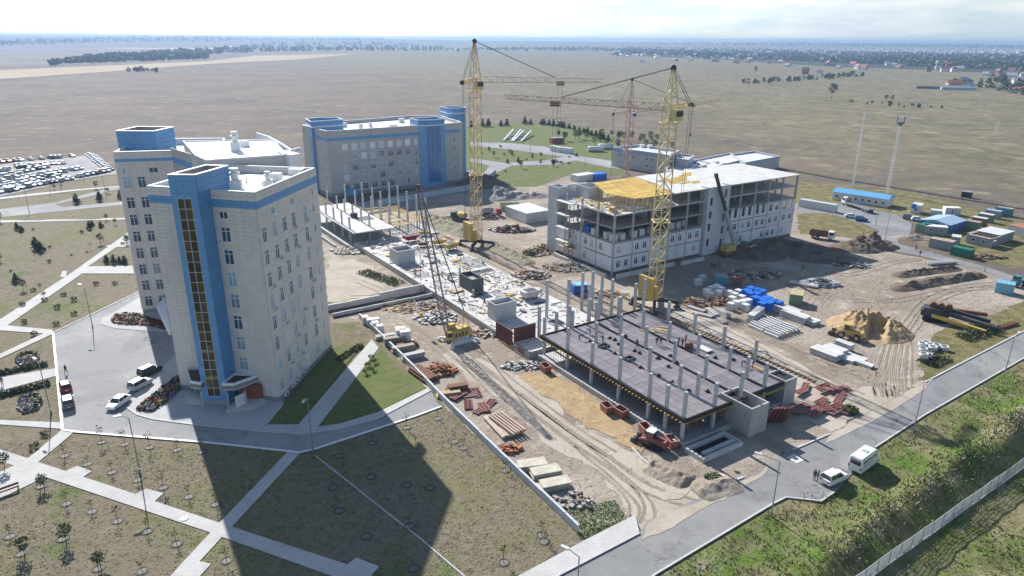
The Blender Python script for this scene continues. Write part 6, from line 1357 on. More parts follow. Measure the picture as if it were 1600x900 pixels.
for nm, lb, q0, q1, dp, h_, mw, mr, kw in [
    ('site_cabin', 'grey cabin with a green roof beside the camp road', (1429, 363), (1442, 366), 6, 2.6, C_GREEN, C_DGREEN, {}),
    ('site_cabin', 'grey cabin with white patched roof before the blue cabin', (1443, 366), (1479, 369), 3.2, 2.6, C_GREY, C_WHITE, dict(windows=2)),
    ('site_cabin', 'blue walled cabin with pale blue pitched roof', (1481, 365), (1507, 357), 9, 2.7, C_BLUE, C_PBROOF, dict(windows=3, gable=1.0)),
    ('site_cabin', 'pale green container end next to the blue cabin', (1506, 357), (1527, 361), 2.5, 2.6, C_GREEN, C_BEIGE, {}),
    ('site_cabin', 'red brown container behind the pale green one', (1516, 351), (1538, 355), 2.5, 2.6, C_RED, C_WHITE, {}),
    ('site_cabin', 'dull green container between red brown and brown ones', (1526, 345), (1548, 349), 2.5, 2.6, C_GREEN, C_WHITE, {}),
    ('site_cabin', 'grey blue container with pale roof in the middle row', (1537, 339), (1560, 343), 2.5, 2.6, C_GREY, C_PBROOF, {}),
    ('site_cabin', 'teal container at the far end of the middle row', (1553, 335), (1579, 339), 2.5, 2.6, C_TEAL, C_GREY, {}),
    ('site_cabin', 'grey container with rusty flat roof nearest the site road', (1450, 386), (1486, 393), 3.0, 2.6, C_GREY, C_BEIGE, {}),
    ('site_cabin', 'grey container with white roof behind the rusty roofed one', (1484, 383), (1498, 385), 3.4, 2.6, C_GREY, C_WHITE, {}),
    ('site_cabin', 'deep green low container in front of the camp', (1484, 398), (1514, 405), 2.6, 2.4, C_DGREEN, C_DGREEN, {}),
    ('site_cabin', 'large grey cabin with tan roof and two windows', (1510, 380), (1544, 388), 6, 2.7, C_GREY, C_BEIGE, dict(windows=2)),
    ('site_cabin', 'grey cabin with tan roof, second in the lower right row', (1546, 386.5), (1558, 383), 7, 2.7, C_GREY, C_BEIGE, dict(windows=1, door=True)),
    ('site_cabin', 'grey cabin with pale roof ending the lower right row', (1560, 382), (1582, 375), 7, 2.7, C_GREY, C_WHITE, dict(windows=2)),
    ('site_cabin', 'grey container under an orange rusted roof at the far right', (1572, 363), (1608, 373), 5, 2.6, C_GREY, mat('rust_roof', (0.40, 0.20, 0.11)), {}),
    ('site_cabin', 'pale blue trailer cabin parked by the blue tractor', (1553, 457), (1582, 462), 3.0, 2.5, paint('sky_blue', (0.18, 0.42, 0.55)), paint('sky_blue', (0.18, 0.42, 0.55)), {})]:
    cabin_box(nm, lb, 'cabin', gr(*q0), gr(*q1), dp, h_, mw, mr, camp, **kw)
cabin_box('box_trailer', 'black box trailer alone on the green strip', 'trailer', gr(1501, 308), gr(1516, 310), 2.4, 2.2, P_BLACK, C_GREY)
cabin_box('brick_booth', 'small red brick booth on the rear lawn', 'booth', gr(863, 225), gr(881, 224), 4, 3.2, mat('red_brick', (0.27, 0.09, 0.07), world=True, scale=3), C_GREY, ribs=False)
cabin_box('container', 'white container on the rear lawn, nearer of the pair', 'container', gr(859, 236), gr(875, 239), 2.6, 2.8, C_WHITE, C_WHITE, 'white containers on the rear lawn')
cabin_box('container', 'white container on the rear lawn, right one of the pair', 'container', gr(876, 239), gr(892, 241), 2.6, 2.8, C_WHITE, C_WHITE, 'white containers on the rear lawn')
cabin_box('storage_shed', 'big white storage shed with flat roof left of the frame', 'shed', gr(822, 350), gr(860, 344), 13, 3.4, C_WHITE, C_WHITE)
cabin_box('site_cabin', 'small green cabin with tan roof beside the stacked slabs', 'cabin', gr(1232, 476), gr(1252, 479), 4, 2.5, C_GREEN, paint('tan_roof', (0.5, 0.42, 0.22)))
cabin_box('site_cabin', 'teal cabin in the frame shade behind the pallets', 'cabin', gr(1116, 447), gr(1136, 448), 3, 2.4, C_TEAL, C_GREY)
cabin_box('site_cabin', 'rusty red box beside the teal cabin', 'cabin', gr(1144, 447), gr(1158, 449), 2.4, 2.2, C_RED, C_RED)
cabin_box('tool_crate', 'bright blue tool container behind the tall columns', 'container', gr(896, 461), gr(918, 459), 2.4, 2.2, C_BLUE, paint('crate_top', (0.25, 0.55, 0.8)))
cabin_box('tank_block', 'long white wall of tarped stacks beyond the yellow shuttering', 'stack', gr(903, 285), gr(930, 281), 5, 2.6, C_WHITE, C_WHITE, ribs=False)
cabin_box('tank_block', 'blue tarped stack beyond the yellow shuttering', 'stack', gr(929, 282), gr(948, 280), 5, 2.4, M_BLUETARP, M_BLUETARP, ribs=False)
for px, lb in [((931, 237), 'left'), ((947, 233), 'right')]:
    p = gr(*px); b = MB(); b.lathe([(.02, -4.5), (1.2, -4.3), (1.5, -3.8), (1.5, 3.8), (1.2, 4.3), (.02, 4.5)], (p.x, p.y, 1.55), 14, axis='x'); tag(b.obj('storage_tank', C_WHITE, smooth=True), 'white cylindrical tank lying on the rear lawn, %s one' % lb, 'tank', 'white tanks')
for px0, px1, lb in [((793, 221), (808, 209), 'left'), ((808, 222), (824, 211), 'right')]:
    a, c = gr(*px0), gr(*px1); t = thing('cellar_canopy', 'sloping cellar canopy with white kerbs on the lawn, %s one' % lb, 'canopy', a, 0, 'cellar canopies')
    d = (c - a).normalized(); n_ = Vector((d.y, -d.x, 0)) * 2.4
    for s_ in (-1, 1): MB().bar(a + n_ * s_ + Vector((0, 0, .4)), c + n_ * s_ + Vector((0, 0, 2.6)), .8, .9).obj('side_wall', M_COPING, parent=t)
    for k in range(8):
        q = a + (c - a) * (k / 7) + Vector((0, 0, .3 + 2.2 * k / 7)); MB().bar(q - n_ * .9, q + n_ * .9, 1.0, .2).obj('stair_tread', M_DKST if k % 2 else M_CONC, parent=t)
# lattice masts
for px, hh, w, lb, plat in [((1332, 291), 30.2, .6, 'slim white lattice mast, left one behind the blue roofed hut', False), ((1386, 303), 31, .95, 'thicker lattice mast with top platform behind the blue roofed hut', True)]:
    p = gr(*px); t = thing('lattice_mast', lb, 'mast', p, 0, 'radio masts')
    b = MB(); b.lattice(p, p + Vector((0, 0, hh)), w, int(hh / 1.3), .08, .035, w * .7); b.obj('mast', paint('mast_white', (0.55, 0.57, 0.60)), parent=t)
    if plat:
        b = MB(); b.lathe([(.3, hh - 4), (1.6, hh - 2.6), (1.6, hh - 2.4), (.2, hh - 2.4)], tuple(p), 10); [b.bar(p + Vector((cos(a_) * 1.5, sin(a_) * 1.5, hh - 2.4)), p + Vector((cos(a_) * 1.5, sin(a_) * 1.5, hh - .3)), .2) for a_ in (0, 1, 2, 3, 4, 5)]; b.obj('antenna_platform', P_GREY, parent=t)
    else: MB().bar(p + Vector((-1, 0, hh - 3)), p + Vector((1, 0, hh - 3)), .12).obj('crossarm', P_GREY, parent=t)
# ------------------------------------------------------------------ stacks, pipes, piles
random.seed(31)
def stack(name, label, px, L, W, nl, nw, rot, m, t_=.28, group=None, z=.05, part_name='slab', cat='stack', jit=.06, gap=.06, spacers=True):
    p = gr(*px, z) if isinstance(px, tuple) else Vector(px); t = thing(name, label, cat, p, rot, group)
    w = W / nw; me = MB().box(-L / 2, -w / 2 + gap / 2, 0, L / 2, w / 2 - gap / 2, t_).mesh(part_name, m); zz = 0
    sp_ = MB().box(-.06, -W / 2, 0, .06, W / 2, .08).mesh('spacer', M_WOOD)
    for k in range(nl):
        if spacers:
            for x in (-L * .35, L * .35): part('spacer', sp_, t, (x, 0, zz))
            zz += .08
        for i in range(nw): part(part_name, me, t, (random.uniform(-jit, jit) * 2, -W / 2 + w * (i + .5), zz), random.uniform(-jit, jit) * .3)
        zz += t_ + .004
    return t
PSL = mat('precast_slab', (0.56, 0.555, 0.54), var=.12, scale=.8, rnd=.08)
R1 = SA; R2 = SA - pi / 2
stack('slab_stack', 'white hollow slab stack nearest the blue tarped pallets', (1228, 490), 6.2, 2.6, 5, 2, R2, PSL, .22, 'stacked slabs in the yard')
stack('slab_stack', 'white hollow slab stack in the middle of the yard trio', (1242, 499), 6.2, 2.6, 5, 2, R2, PSL, .22, 'stacked slabs in the yard')
stack('slab_stack', 'lower white slab stack at the right end of the yard trio', (1257, 501), 6.2, 2.6, 3, 2, R2, PSL, .22, 'stacked slabs in the yard')
def pipes(name, label, cat, px0, px1, px2, n, r, m, layers=1, group=None, square=True, z=.06, pn='pile'):
    """n long members side by side; each runs px0->px1, the row spreads px0->px2"""
    a, e, s_ = gr(*px0, z), gr(*px1, z), gr(*px2, z); L = (e - a).length; rot = atan2((e - a).y, (e - a).x)
    t = thing(name, label, cat, (a + e + s_ - a) / 2 if False else a + (e - a) / 2 + (s_ - a) / 2, rot, group)
    me = MB(); (me.box(-L / 2, -r, 0, L / 2, r, 2 * r) if square else me.tube((-L / 2, 0, r), (L / 2, 0, r), r, 10)); me = me.mesh(pn, m)
    q = Matrix.Rotation(-rot, 3, 'Z') @ (s_ - a); w = q.y
    for k in range(layers):
        for i in range(n - k): part(pn, me, t, (random.uniform(-.15, .15), -w / 2 + w * (i + .5 + k * .5) / n, k * 1.95 * r + .1), random.uniform(-.012, .012))
    for x in (-.3, .3): part('bearer', MB().box(-.07, -abs(w) / 2, 0, .07, abs(w) / 2, .1).mesh('bearer', M_WOOD), t, (x * L, 0, 0))
    return t
pipes('pile_stack', 'bundle of long white concrete piles with reddish ends', 'stack', (1168, 511), (1190, 521), (1205, 498), 8, .22, PSL, 2)
pipes('pile_stack', 'bundle of long white concrete piles nearest the haul road', 'stack', (1192, 522), (1214, 531), (1228, 508), 8, .22, PSL, 2)
pipes('log_stack', 'row of long peeled timber logs beside the boundary wall', 'timber', (755, 655), (786, 688), (785, 645), 9, .24, mat('peeled_log', (0.50, 0.40, 0.32), var=.25, scale=2, rnd=.15), 1, square=False, pn='log')
pipes('log_stack', 'upper layer of pinkish timber beams on the logs', 'timber', (762, 653), (800, 682), (785, 646), 5, .17, mat('pink_beam', (0.44, 0.33, 0.27), rnd=.15), 1, z=.62, pn='beam')
pipes('pipe_stack', 'two long white pipes beside the crumpled sheet heap', 'pipe', (1231, 444), (1276, 452), (1236, 440), 2, .3, PSL, 1, square=False, pn='pipe')
pipes('pipe_stack', 'long white pipes lying by the camp road', 'pipe', (1444, 416), (1486, 413), (1452, 411), 4, .3, PSL, 1, square=False, pn='pipe')
pipes('beam_stack', 'stack of dark steel beams beside the boundary wall', 'beam stack', (640, 583), (668, 603), (655, 572), 6, .2, M_RUST, 2, pn='beam')
pipes('beam_stack', 'pale timber beams leaning behind the dark steel beams', 'beam stack', (650, 575), (690, 590), (655, 572), 3, .16, M_WOOD, 1, pn='beam')
pipes('plank_stack', 'timber and pipes stacked in the weeds by the road', 'timber', (1562, 516), (1590, 508), (1556, 512), 5, .22, M_RUST, 1, square=False, pn='pipe')
for i, (px, nl, rot) in enumerate([((830, 731), 3, -.2), ((853, 745), 4, -.15), ((866, 761), 3, -.1)]):
    stack('slab_stack', '%s weathered stack of ribbed slabs along the lower boundary wall' % ['topmost', 'middle', 'lowest'][i], px, 4.2, 2.0, nl, 1, R(25) + rot, mat('weathered_slab', (0.50, 0.46, 0.38), var=.2, scale=1.2), .24, 'slab stacks by the boundary wall', jit=.15)
for i, (px, L, W, nl) in enumerate([((1290, 556), 5.5, 3.0, 4), ((1303, 552), 4.0, 3.0, 4), ((1317, 560), 5.0, 2.2, 2), ((1335, 560), 4.5, 1.6, 2), ((1345, 569), 4.5, 1.6, 2), ((1318, 545), 3.5, 1.6, 5)]):
    stack('slab_stack', 'white precast stack by the haul road, %s from the left' % nth(i), px, L, W, nl, 2, R2 + random.uniform(-.1, .1), PSL, .22, 'white precast by the haul road')
for i, (px, L, nl, m) in enumerate([((603, 528), 4, 2, M_CONC), ((617, 537), 4.5, 4, mat('stained_panel', (0.30, 0.25, 0.22))), ((630, 548), 4.5, 3, MATS['stained_panel']), ((645, 560), 4.5, 3, M_CONC), ((637, 541), 4.0, 2, M_RUST), ((700, 618), 4.0, 2, M_WOOD), ((715, 610), 3.5, 3, M_RUST)]):
    stack('panel_stack', 'stack of concrete and steel panels along the wall, %s from the tower end' % nth(i), px, L, 1.3, nl, 1, R(22) + random.uniform(-.15, .15), m, .3, 'panel stacks along the wall', jit=.1)
for i, px in enumerate([(606, 481), (618, 476), (628, 484), (612, 470)]):
    stack('board_stack', 'flat boards laid out on the dirt by the trench, %s of four' % nth(i), px, 3.2, 2.4, 1, 3, SA, M_WOOD, .1, 'boards by the trench', spacers=False)
stack('beam_stack', 'long concrete beams stacked beside an orange crate', (1180, 497), 6.5, 1.6, 4, 2, R(52), PSL, .35)
for i, px in enumerate([(1098, 493), (1112, 491), (1125, 500), (1130, 492), (1088, 484)]):
    stack('beam_stack', 'grey precast beams on the yard dirt, %s from the crane' % nth(i), px, 4.5, 1.2, 1 + i % 2, 2, R2 + random.uniform(-.5, .4), M_CONC, .35, 'precast beams in the yard')
# block pallets, each its own
M_BPAL = mat('white_block', (0.66, 0.66, 0.645), var=.08, rnd=.08)
pb = MB(); [pb.box(-.58 + .39 * i, -.58 + .59 * j, .14 + .25 * k, -.58 + .39 * (i + 1) - .02, -.58 + .59 * (j + 1) - .02, .14 + .25 * (k + 1) - .02) for i in range(3) for j in range(2) for k in range(5)]
pb_m = pb.mesh('blocks', M_BPAL); pp = MB(); [pp.box(-.6, -.6 + .5 * k, 0, .6, -.4 + .5 * k, .13) for k in range(3)]; pp_m = pp.mesh('pallet', M_WOOD); pbt = MB().box(-.6, -.6, .14, .6, .6, 1.4).mesh('tarp', M_BLUETARP)
def pallet(p, rot, label, group, blue=False, s=1.0):
    t = thing('block_pallet', label, 'pallet', p, rot, group); t.scale = (s, s, s)
    part('pallet', pp_m, t); part('tarp' if blue else 'blocks', pbt if blue else pb_m, t)
for i, px in enumerate([(1090, 446), (1097, 440), (1104, 462), (1112, 458), (1119, 455), (1126, 459), (1121, 464), (1108, 467), (1138, 464), (1147, 468), (1153, 463), (1143, 474), (1158, 472), (1150, 481), (1160, 480), (1168, 478), (1164, 486), (1141, 484)]):
    pallet(gr(*px), SA + random.uniform(-.2, .2), 'pallet of white gas blocks in the yard, %s counting from the crane side' % nth(i), 'white block pallets in the yard', s=1.25)
for i, px in enumerate([(1166, 466), (1173, 462), (1181, 464), (1172, 470), (1180, 470), (1188, 466), (1180, 477), (1189, 480), (1197, 477), (1190, 486), (1199, 485), (1207, 482), (1214, 484)]):
    pallet(gr(*px), SA + random.uniform(-.08, .08), 'blue tarped pallet between white blocks and slab stacks, %s in the cluster' % nth(i), 'blue tarped pallets', True, 1.55)
for i, (u, v) in enumerate([(117.0, 138.5), (117.3, 133.8), (117.2, 131.2), (119.9, 131.3), (124.1, 131.4), (127.3, 131.8), (130.5, 131.4), (138.8, 132.4), (141.2, 132.2), (144.2, 133), (117.4, 141.5)]):
    pallet(S(u, v, 8.86), SA + random.uniform(-.3, .3), 'pallet of white blocks on the open third storey, %s from the left end' % nth(i), 'block pallets on the third storey', i in (10,), 1.35)
for i, px in enumerate([(571, 505), (579, 509), (587, 514), (594, 519), (588, 508), (627, 530), (633, 533)]):
    pallet(gr(*px), R(20) + random.uniform(-.1, .1), 'pallet of white blocks by the boundary wall, %s from the tower' % nth(i), 'block pallets by the boundary wall', s=1.2 if i < 5 else 1.8)
# concrete well rings
rg = MB(); rg.lathe([(.42, 0), (.55, 0), (.55, .6), (.42, .6), (.42, 0)], n=16); rgm = rg.mesh('well_ring', PSL, True)
for i, (x, y, k) in enumerate([(1441, 542, 0), (1447, 540, 0), (1453, 543, 0), (1442, 550, 0), (1448, 551, 0), (1443, 558, 0), (1450, 559, 0), (1457, 547, 0), (1463, 544, 0), (1475, 547, 0), (1441, 542, 1), (1442, 550, 1), (1443, 558, 1)]):
    p = gr(x, y, .08 + k * .9); o = bpy.data.objects.new('well_ring', rgm); COL.objects.link(o); o.location = p; o.scale = (1.5, 1.5, 1.5)
    tag(o, 'white concrete well ring %s, %s in the group by the road weeds' % ('stacked on top' if k else 'on the ground', nth(i)), 'concrete ring', 'concrete well rings')
# formwork grids
def form_panel(p, rot, tilt, label, group, L=3.2, W=1.4):
    key = ('form', L, W)
    if key not in WIN:
        b = MB(); b.box(-L / 2, -W / 2, 0, L / 2, W / 2, .03)
        f = MB(); [f.box(-L / 2 + L * k / 8 - .04, -W / 2, .031, -L / 2 + L * k / 8 + .04, W / 2, .16) for k in range(9)]; [f.box(-L / 2, y - .04, .031, L / 2, y + .04, .13) for y in (-W / 2 + .04, 0, W / 2 - .04)]
        WIN[key] = (b.mesh('face_plate', MATS['oxide_formwork']), f.mesh('rib', mat('formwork_rib', (0.42, 0.20, 0.18), rough=.6, rnd=.2)))
    t = thing('formwork_panel', label, 'formwork', p, rot, group); t.rotation_euler = (tilt[0], tilt[1], rot)
    part('face_plate', WIN[key][0], t); part('rib', WIN[key][1], t)
for i, (x, y, r, k) in enumerate([(703, 610, .3, 0), (712, 606, .25, 1), (722, 612, .3, 0), (716, 618, .35, 1), (730, 618, -.3, 0), (745, 614, 1.3, 0), (731, 632, 1.1, 0), (756, 636, 1.35, 1), (752, 640, .3, 0), (764, 632, .6, 0)]):
    form_panel(gr(x, y, .12 + .2 * k), r + SA, (random.uniform(-.08, .08), random.uniform(-.08, .08)), 'maroon ribbed formwork panel lying by the boundary wall, %s from the upper end' % nth(i), 'formwork panels by the wall')
random.seed(77)
for i in range(22):
    x, y = random.uniform(1245, 1325), random.uniform(603, 645); k = i % 3
    form_panel(gr(x, y, .1 + .22 * k), SA + random.uniform(-.5, .5), (random.uniform(-.12, .12), random.uniform(-.12, .12)), 'ribbed formwork panel in the heap right of the column deck, %s in the heap' % nth(i), 'formwork heap by the deck', 3.0, 1.2)
for i in range(5): 
    p = S(88.6 + i * .55, 59.0 - i * .3, .1); form_panel(p + Vector((0, 0, 1.5)), SA + pi / 2, (0, R(72), ), 'formwork grid leaning on the lift shaft, %s from the shaft corner' % nth(i), 'leaning formwork grids', 3.2, 1.4)
# concrete troughs
def trough(p, rot, label):
    t = thing('concrete_trough', label, 'skip', p, rot, 'red brown troughs along the deck'); b = MB()
    P = [(-1.1, -.75), (1.1, -.75), (1.1, .75), (-1.1, .75)]; b.box(-1.0, -.65, .1, 1.0, .65, .2)
    for (x0, y0), (x1, y1) in zip(P, P[1:] + P[:1]): b.add([(x0 * .9, y0 * .9, .1), (x1 * .9, y1 * .9, .1), (x1, y1, 1.25), (x0, y0, 1.25), (x0 * .84, y0 * .84, .1), (x1 * .84, y1 * .84, .1), (x1 * .94, y1 * .94, 1.25), (x0 * .94, y0 * .94, 1.25)], [(0, 1, 2, 3), (5, 4, 7, 6), (3, 2, 6, 7)])
    part('trough', b.mesh('trough', mat('trough_red', (0.30, 0.12, 0.085), rough=.7)), t); r_ = MB(); r_.ring(P, .1, 1.26, 1.36); part('rim', r_.mesh('rim', mat('trough_rim', (0.55, 0.33, 0.26))), t)
    part('skid', MB().box(-1.2, -.6, 0, 1.2, -.4, .1).mesh('skid', M_RUST), t); part('skid', MB().box(-1.2, .4, 0, 1.2, .6, .1).mesh('skid', M_RUST), t)
for px, lb in [((852, 580), 'farthest along the deck wall'), ((818, 551), 'in the corner by the maroon formwork'), ((948, 643), 'first of the pair mid deck'), ((970, 649), 'second of the pair mid deck'), ((1008, 676), 'behind the red tractor'), ((1049, 696), 'at the deck corner by the pit')]:
    trough(gr(*px, .06), SA + pi / 2 + random.uniform(-.3, .3), 'red brown steel concrete trough ' + lb)
# ------------------------------------------------------------------ heaps
def mound(name, label, cat, px, rx, ry, h, m, seed=0, rot=0.0, rough=.35, n=34, pow_=1.0, ridge=False, group=None, kind=None, cut=None):
    c = gr(*px, 0.0); b = MB(); vs_, fs = [], []
    for j in range(n + 1):
        for i in range(n + 1):
            x, y = -1 + 2 * i / n, -1 + 2 * j / n
            if ridge: d = abs(y); e_ = max(0, abs(x) - .75) * 4; r_ = sqrt(d * d + e_ * e_)
            else: r_ = sqrt(x * x + y * y)
            X, Y = x * rx, y * ry
            k = max(0.0, 1 - r_) ** pow_
            k *= 1 + rough * 1.3 * noise.noise(Vector((X * .35, Y * .35, seed))) + rough * .8 * noise.noise(Vector((X * 1.1, Y * 1.1, seed + 5)))
            if cut: k = cut(x, y, k)
            ca, sa = cos(rot), sin(rot)
            vs_.append((X * ca - Y * sa, X * sa + Y * ca, h * k + (0.02 if k > 0 else -.15)))
    for j in range(n):
        for i in range(n): a = j * (n + 1) + i; fs.append((a, a + 1, a + n + 2, a + n + 1))
    b.add(vs_, fs); o = b.obj(name, m, keep=True, smooth=True); o.location = (c.x, c.y, .03)
    return tag(o, label, cat, group, kind)
def scoop(x, y, k): return k * (1 - .86 * sm(-.10, .0, x) * sm(.42, .30, x) * sm(.35, .15, y))
mound('sand_heap', 'yellow sand heap cut open by the wheel loader', 'sand heap', (1358, 514), 8.6, 8.0, 4.6, M_SAND, 3, rot=-.47, cut=scoop, rough=.4, n=80)
for i, (px, rx, ry, h, m, lb) in enumerate([((1358, 385), 9, 6, 4.0, M_SOIL, 'dark conical soil heap by the camp road, right one'), ((1338, 388), 8, 6, 3.2, M_SOIL, 'dark soil heap by the camp road, left one'), ((1210, 385), 11, 8, 2.6, M_SOIL, 'broad dark soil heap against the frame wall'), ((1255, 393), 12, 7, 2.4, M_SOIL, 'broad dark soil heap past the frame corner'), ((1285, 403), 10, 6, 1.8, M_SOIL, 'low dark soil heap out in the sun'), ((1180, 400), 9, 6, 1.5, M_SOIL, 'low soil heap behind the mobile crane'),
    ((780, 308), 11, 8, 3.6, mat('grey_gravel', (0.30, 0.29, 0.28), world=True, scale=2.5, var=.25, bump=.6), 'grey gravel heap beyond the first tower crane'), ((812, 308), 7, 5, 2.2, mat('pink_gravel', (0.38, 0.30, 0.27), world=True, scale=2.5, var=.2, bump=.5), 'pinkish gravel heap, left of two'), ((836, 306), 7, 5, 2.2, MATS['pink_gravel'], 'pinkish gravel heap, right of two'), ((712, 312), 8, 5, 2.0, MATS['pink_gravel'], 'reddish rubble heap in the clinic shade'), ((755, 288), 12, 10, 4.0, M_SOIL, 'large soil bank at the clinic end'), ((1425, 372), 7, 3, 1.2, M_DIRT, 'low rubble heap by the green roofed cabin')]):
    mound('soil_heap' if m in (M_SOIL, M_DIRT) else 'gravel_heap', lb, 'heap', px, rx, ry, h, m, i * 3.3, rough=.5, n=36)
for i, (a, c, w, h, m, lb) in enumerate([((1392, 454), (1538, 429), 2.4, 1.3, M_SOIL, 'long spoil ridge beside the open trench, nearer one'), ((1395, 432), (1500, 419), 2.2, 1.1, M_SOIL, 'long spoil ridge beside the open trench, farther one'), ((660, 338), (742, 372), 4.2, 1.8, mat('olive_spoil', (0.23, 0.21, 0.13), world=True, scale=.8, var=.25, bump=.8), 'olive spoil bank along the crane rails'), ((758, 378), (830, 415), 3.0, 1.3, MATS['olive_spoil'], 'olive spoil bank right of the crane rails'), ((1085, 772), (1150, 752), 2.6, .8, M_DIRT, 'dusty spoil ridge along the road kerb'), ((1010, 725), (1080, 757), 2.4, .9, M_DIRT, 'spoil ridge at the turning below the tractor')]):
    pa, pc = gr(*a), gr(*c); L = (pc - pa).length; q = PX((pa + pc) / 2)
    mound('spoil_ridge', lb, 'spoil ridge', q, L / 2, w, h, m, 40 + i, atan2((pc - pa).y, (pc - pa).x), .45, 64, ridge=True)
# rubble and scrap heaps built of many pieces
def heap(name, label, cat, px, rx, ry, h, n, m, seed, long=False, sz=(.3, .9)):
    rng = random.Random(seed); c = gr(*px, .05); b = MB()
    for k in range(n):
        r_ = sqrt(rng.random()); a_ = rng.uniform(0, 2 * pi); x, y = rx * r_ * cos(a_), ry * r_ * sin(a_); z = h * (1 - r_) * rng.random()
        s1 = rng.uniform(*sz); s2, s3 = (s1 * .12, s1 * .1) if long else (s1 * rng.uniform(.5, 1), s1 * rng.uniform(.2, .6))
        d = Vector((cos(a_ * 3), sin(a_ * 3), rng.uniform(-.25, .35))).normalized()
        b.bar(Vector((x, y, z + .15)) - d * s1 / 2, Vector((x, y, z + .15)) + d * s1 / 2, s2, s3, m=rng.randrange(len(m)))
    o = b.obj(name, m, keep=True); o.location = c; return tag(o, label, cat, None, 'stuff')
heap('rusty_scrap', 'heap of rusty reinforcing offcuts by the boundary wall', 'scrap', (688, 580), 2.6, 2.2, 1.8, 160, [M_RUST, mat('orange_rust', (0.42, 0.17, 0.08))], 1, True, (.8, 2.2))
heap('orange_scrap', 'bright orange rusted offcuts below the logs', 'scrap', (797, 702), 1.8, 1.0, .7, 90, [MATS['orange_rust'], M_RUST], 2)
heap('timber_heap', 'reddish timber offcut heap in the yard', 'timber heap', (1088, 474), 3.4, 2.6, 1.4, 130, [M_RUST, M_WOOD, MATS['pink_beam']], 3, True, (1, 2.6))
heap('timber_heap', 'brown timber offcut heap nearer the blue pallets', 'timber heap', (1122, 472), 3.2, 2.4, 1.4, 120, [M_RUST, M_WOOD], 4, True, (1, 2.6))
heap('rubble', 'rubble and timber litter at the left end of the frame', 'rubble', (890, 418), 7, 4, 1.2, 260, [M_RUST, M_WOOD, M_CONC, M_STEEL], 5, True, (.8, 2.4))
heap('rubble', 'white concrete lumps before the trench walls', 'rubble', (680, 497), 5, 4, .7, 150, [M_CONCL, M_CONC, M_DKST], 6)
heap('rubble', 'crumpled grey sheet metal at the yard edge', 'scrap', (1282, 444), 4.5, 2.6, 1.8, 150, [M_STEEL, M_CONC, P_GREY], 7, False, (.6, 1.8))
heap('rubble', 'dark crushed metal scrap beside the storage shed', 'scrap', (800, 360), 7, 3.2, 1.8, 220, [M_DKST, M_STEEL, M_RUST], 8, False, (.5, 1.6))
heap('rubble', 'litter of timber and blocks between slab and frame', 'rubble', (850, 395), 6, 4, .6, 130, [M_WOOD, M_CONC, M_RUST], 9)
heap('rubble', 'rubble strewn beside the left end of the raised slab', 'rubble', (545, 392), 6, 4, .8, 160, [M_CONCL, M_CONC, M_WOOD], 10)
heap('rubble', 'timber litter behind the columns', 'rubble', (940, 460), 6, 3, .8, 140, [M_WOOD, M_RUST, M_CONCL], 11, True, (1, 2.4))
heap('rubble', 'loose blocks by the first trough', 'rubble', (815, 572), 4, 2, .6, 110, [M_CONC, M_DKST, M_CONCL], 12, False, (.2, .7))
heap('rubble', 'offcuts around the crawler crane', 'rubble', (765, 520), 4.5, 3, .6, 120, [M_WOOD, M_CONCL, M_RUST], 13, True, (.8, 2.4))
heap('rubble', 'grey debris at the low end of the boundary wall', 'rubble', (897, 783), 3, 2, .4, 60, [M_CONC, M_DIRT, M_DKST], 14, False, (.2, .7))
heap('rubble', 'dry branches and boards near the trench', 'rubble', (650, 480), 8, 4, .5, 170, [M_WOOD, M_RUST, M_CONC], 15, True, (.8, 2.2))
heap('rubble', 'scrap around the camp front', 'scrap', (1540, 402), 6, 2, .9, 120, [M_RUST, M_DKST, M_WOOD], 16)
heap('rubble', 'broken timber by the soil heaps', 'rubble', (1330, 415), 5, 3, 1.0, 110, [M_DKST, M_RUST, M_CONCL], 17, True, (1, 2.4))
heap('rubble', 'dark boards and litter in the frame shade', 'rubble', (1170, 430), 9, 3.5, .7, 170, [M_WOOD, M_DKST, M_CONCL], 18, True, (1, 2.6))
heap('rubble', 'litter behind the storage shed', 'rubble', (740, 340), 12, 4, .9, 240, [M_CONCL, M_WOOD, M_STEEL, M_RUST], 19)
heap('rubble', 'litter between the spoil banks and the frame', 'rubble', (830, 430), 5, 4, .7, 140, [M_WOOD, M_CONCL, M_RUST, M_DKST], 20)
heap('gravel_scatter', 'small stones scattered over the lower site ground', 'gravel', (900, 690), 22, 14, .05, 420, [M_CONC, M_DIRT, M_SOIL], 21, False, (.05, .17))
heap('gravel_scatter', 'small stones scattered over the yard', 'gravel', (1300, 470), 40, 22, .05, 700, [M_CONC, M_DIRT, M_SOIL], 22, False, (.08, .26))
# ------------------------------------------------------------------ things lying on the slabs
def lump(name, label, cat, p, mk, group=None, rot=0.0):
    b = MB(); mk(b); o = b.obj(name, b.mats, keep=True); o.location = p; o.rotation_euler = (0, 0, rot); return tag(o, label, cat, group)
random.seed(9)
bag = MB(); bag.lathe([(.02, 0), (.3, .02), (.34, .15), (.2, .3), (.02, .34)], n=9); bagm = bag.mesh('sand_bag', P_BLACK, True)
for i, px in enumerate([(921, 533), (966, 538), (952, 528), (960, 531), (977, 525), (991, 548), (999, 552), (960, 552), (1000, 574), (1028, 560), (1044, 573), (1047, 556), (1057, 566), (1050, 597), (1117, 559), (1105, 612), (1076, 611), (1029, 588), (1145, 562), (1100, 660)]):
    o = bpy.data.objects.new('sand_bag', bagm); COL.objects.link(o); o.location = gr(*px, 4.54); o.scale = (random.uniform(1, 1.7), random.uniform(1, 1.5), random.uniform(.9, 1.4)); o.rotation_euler = (0, 0, random.uniform(0, 6))
    tag(o, 'black bag lying on the plywood deck, %s from the left corner' % nth(i), 'bag', 'black bags on the deck')
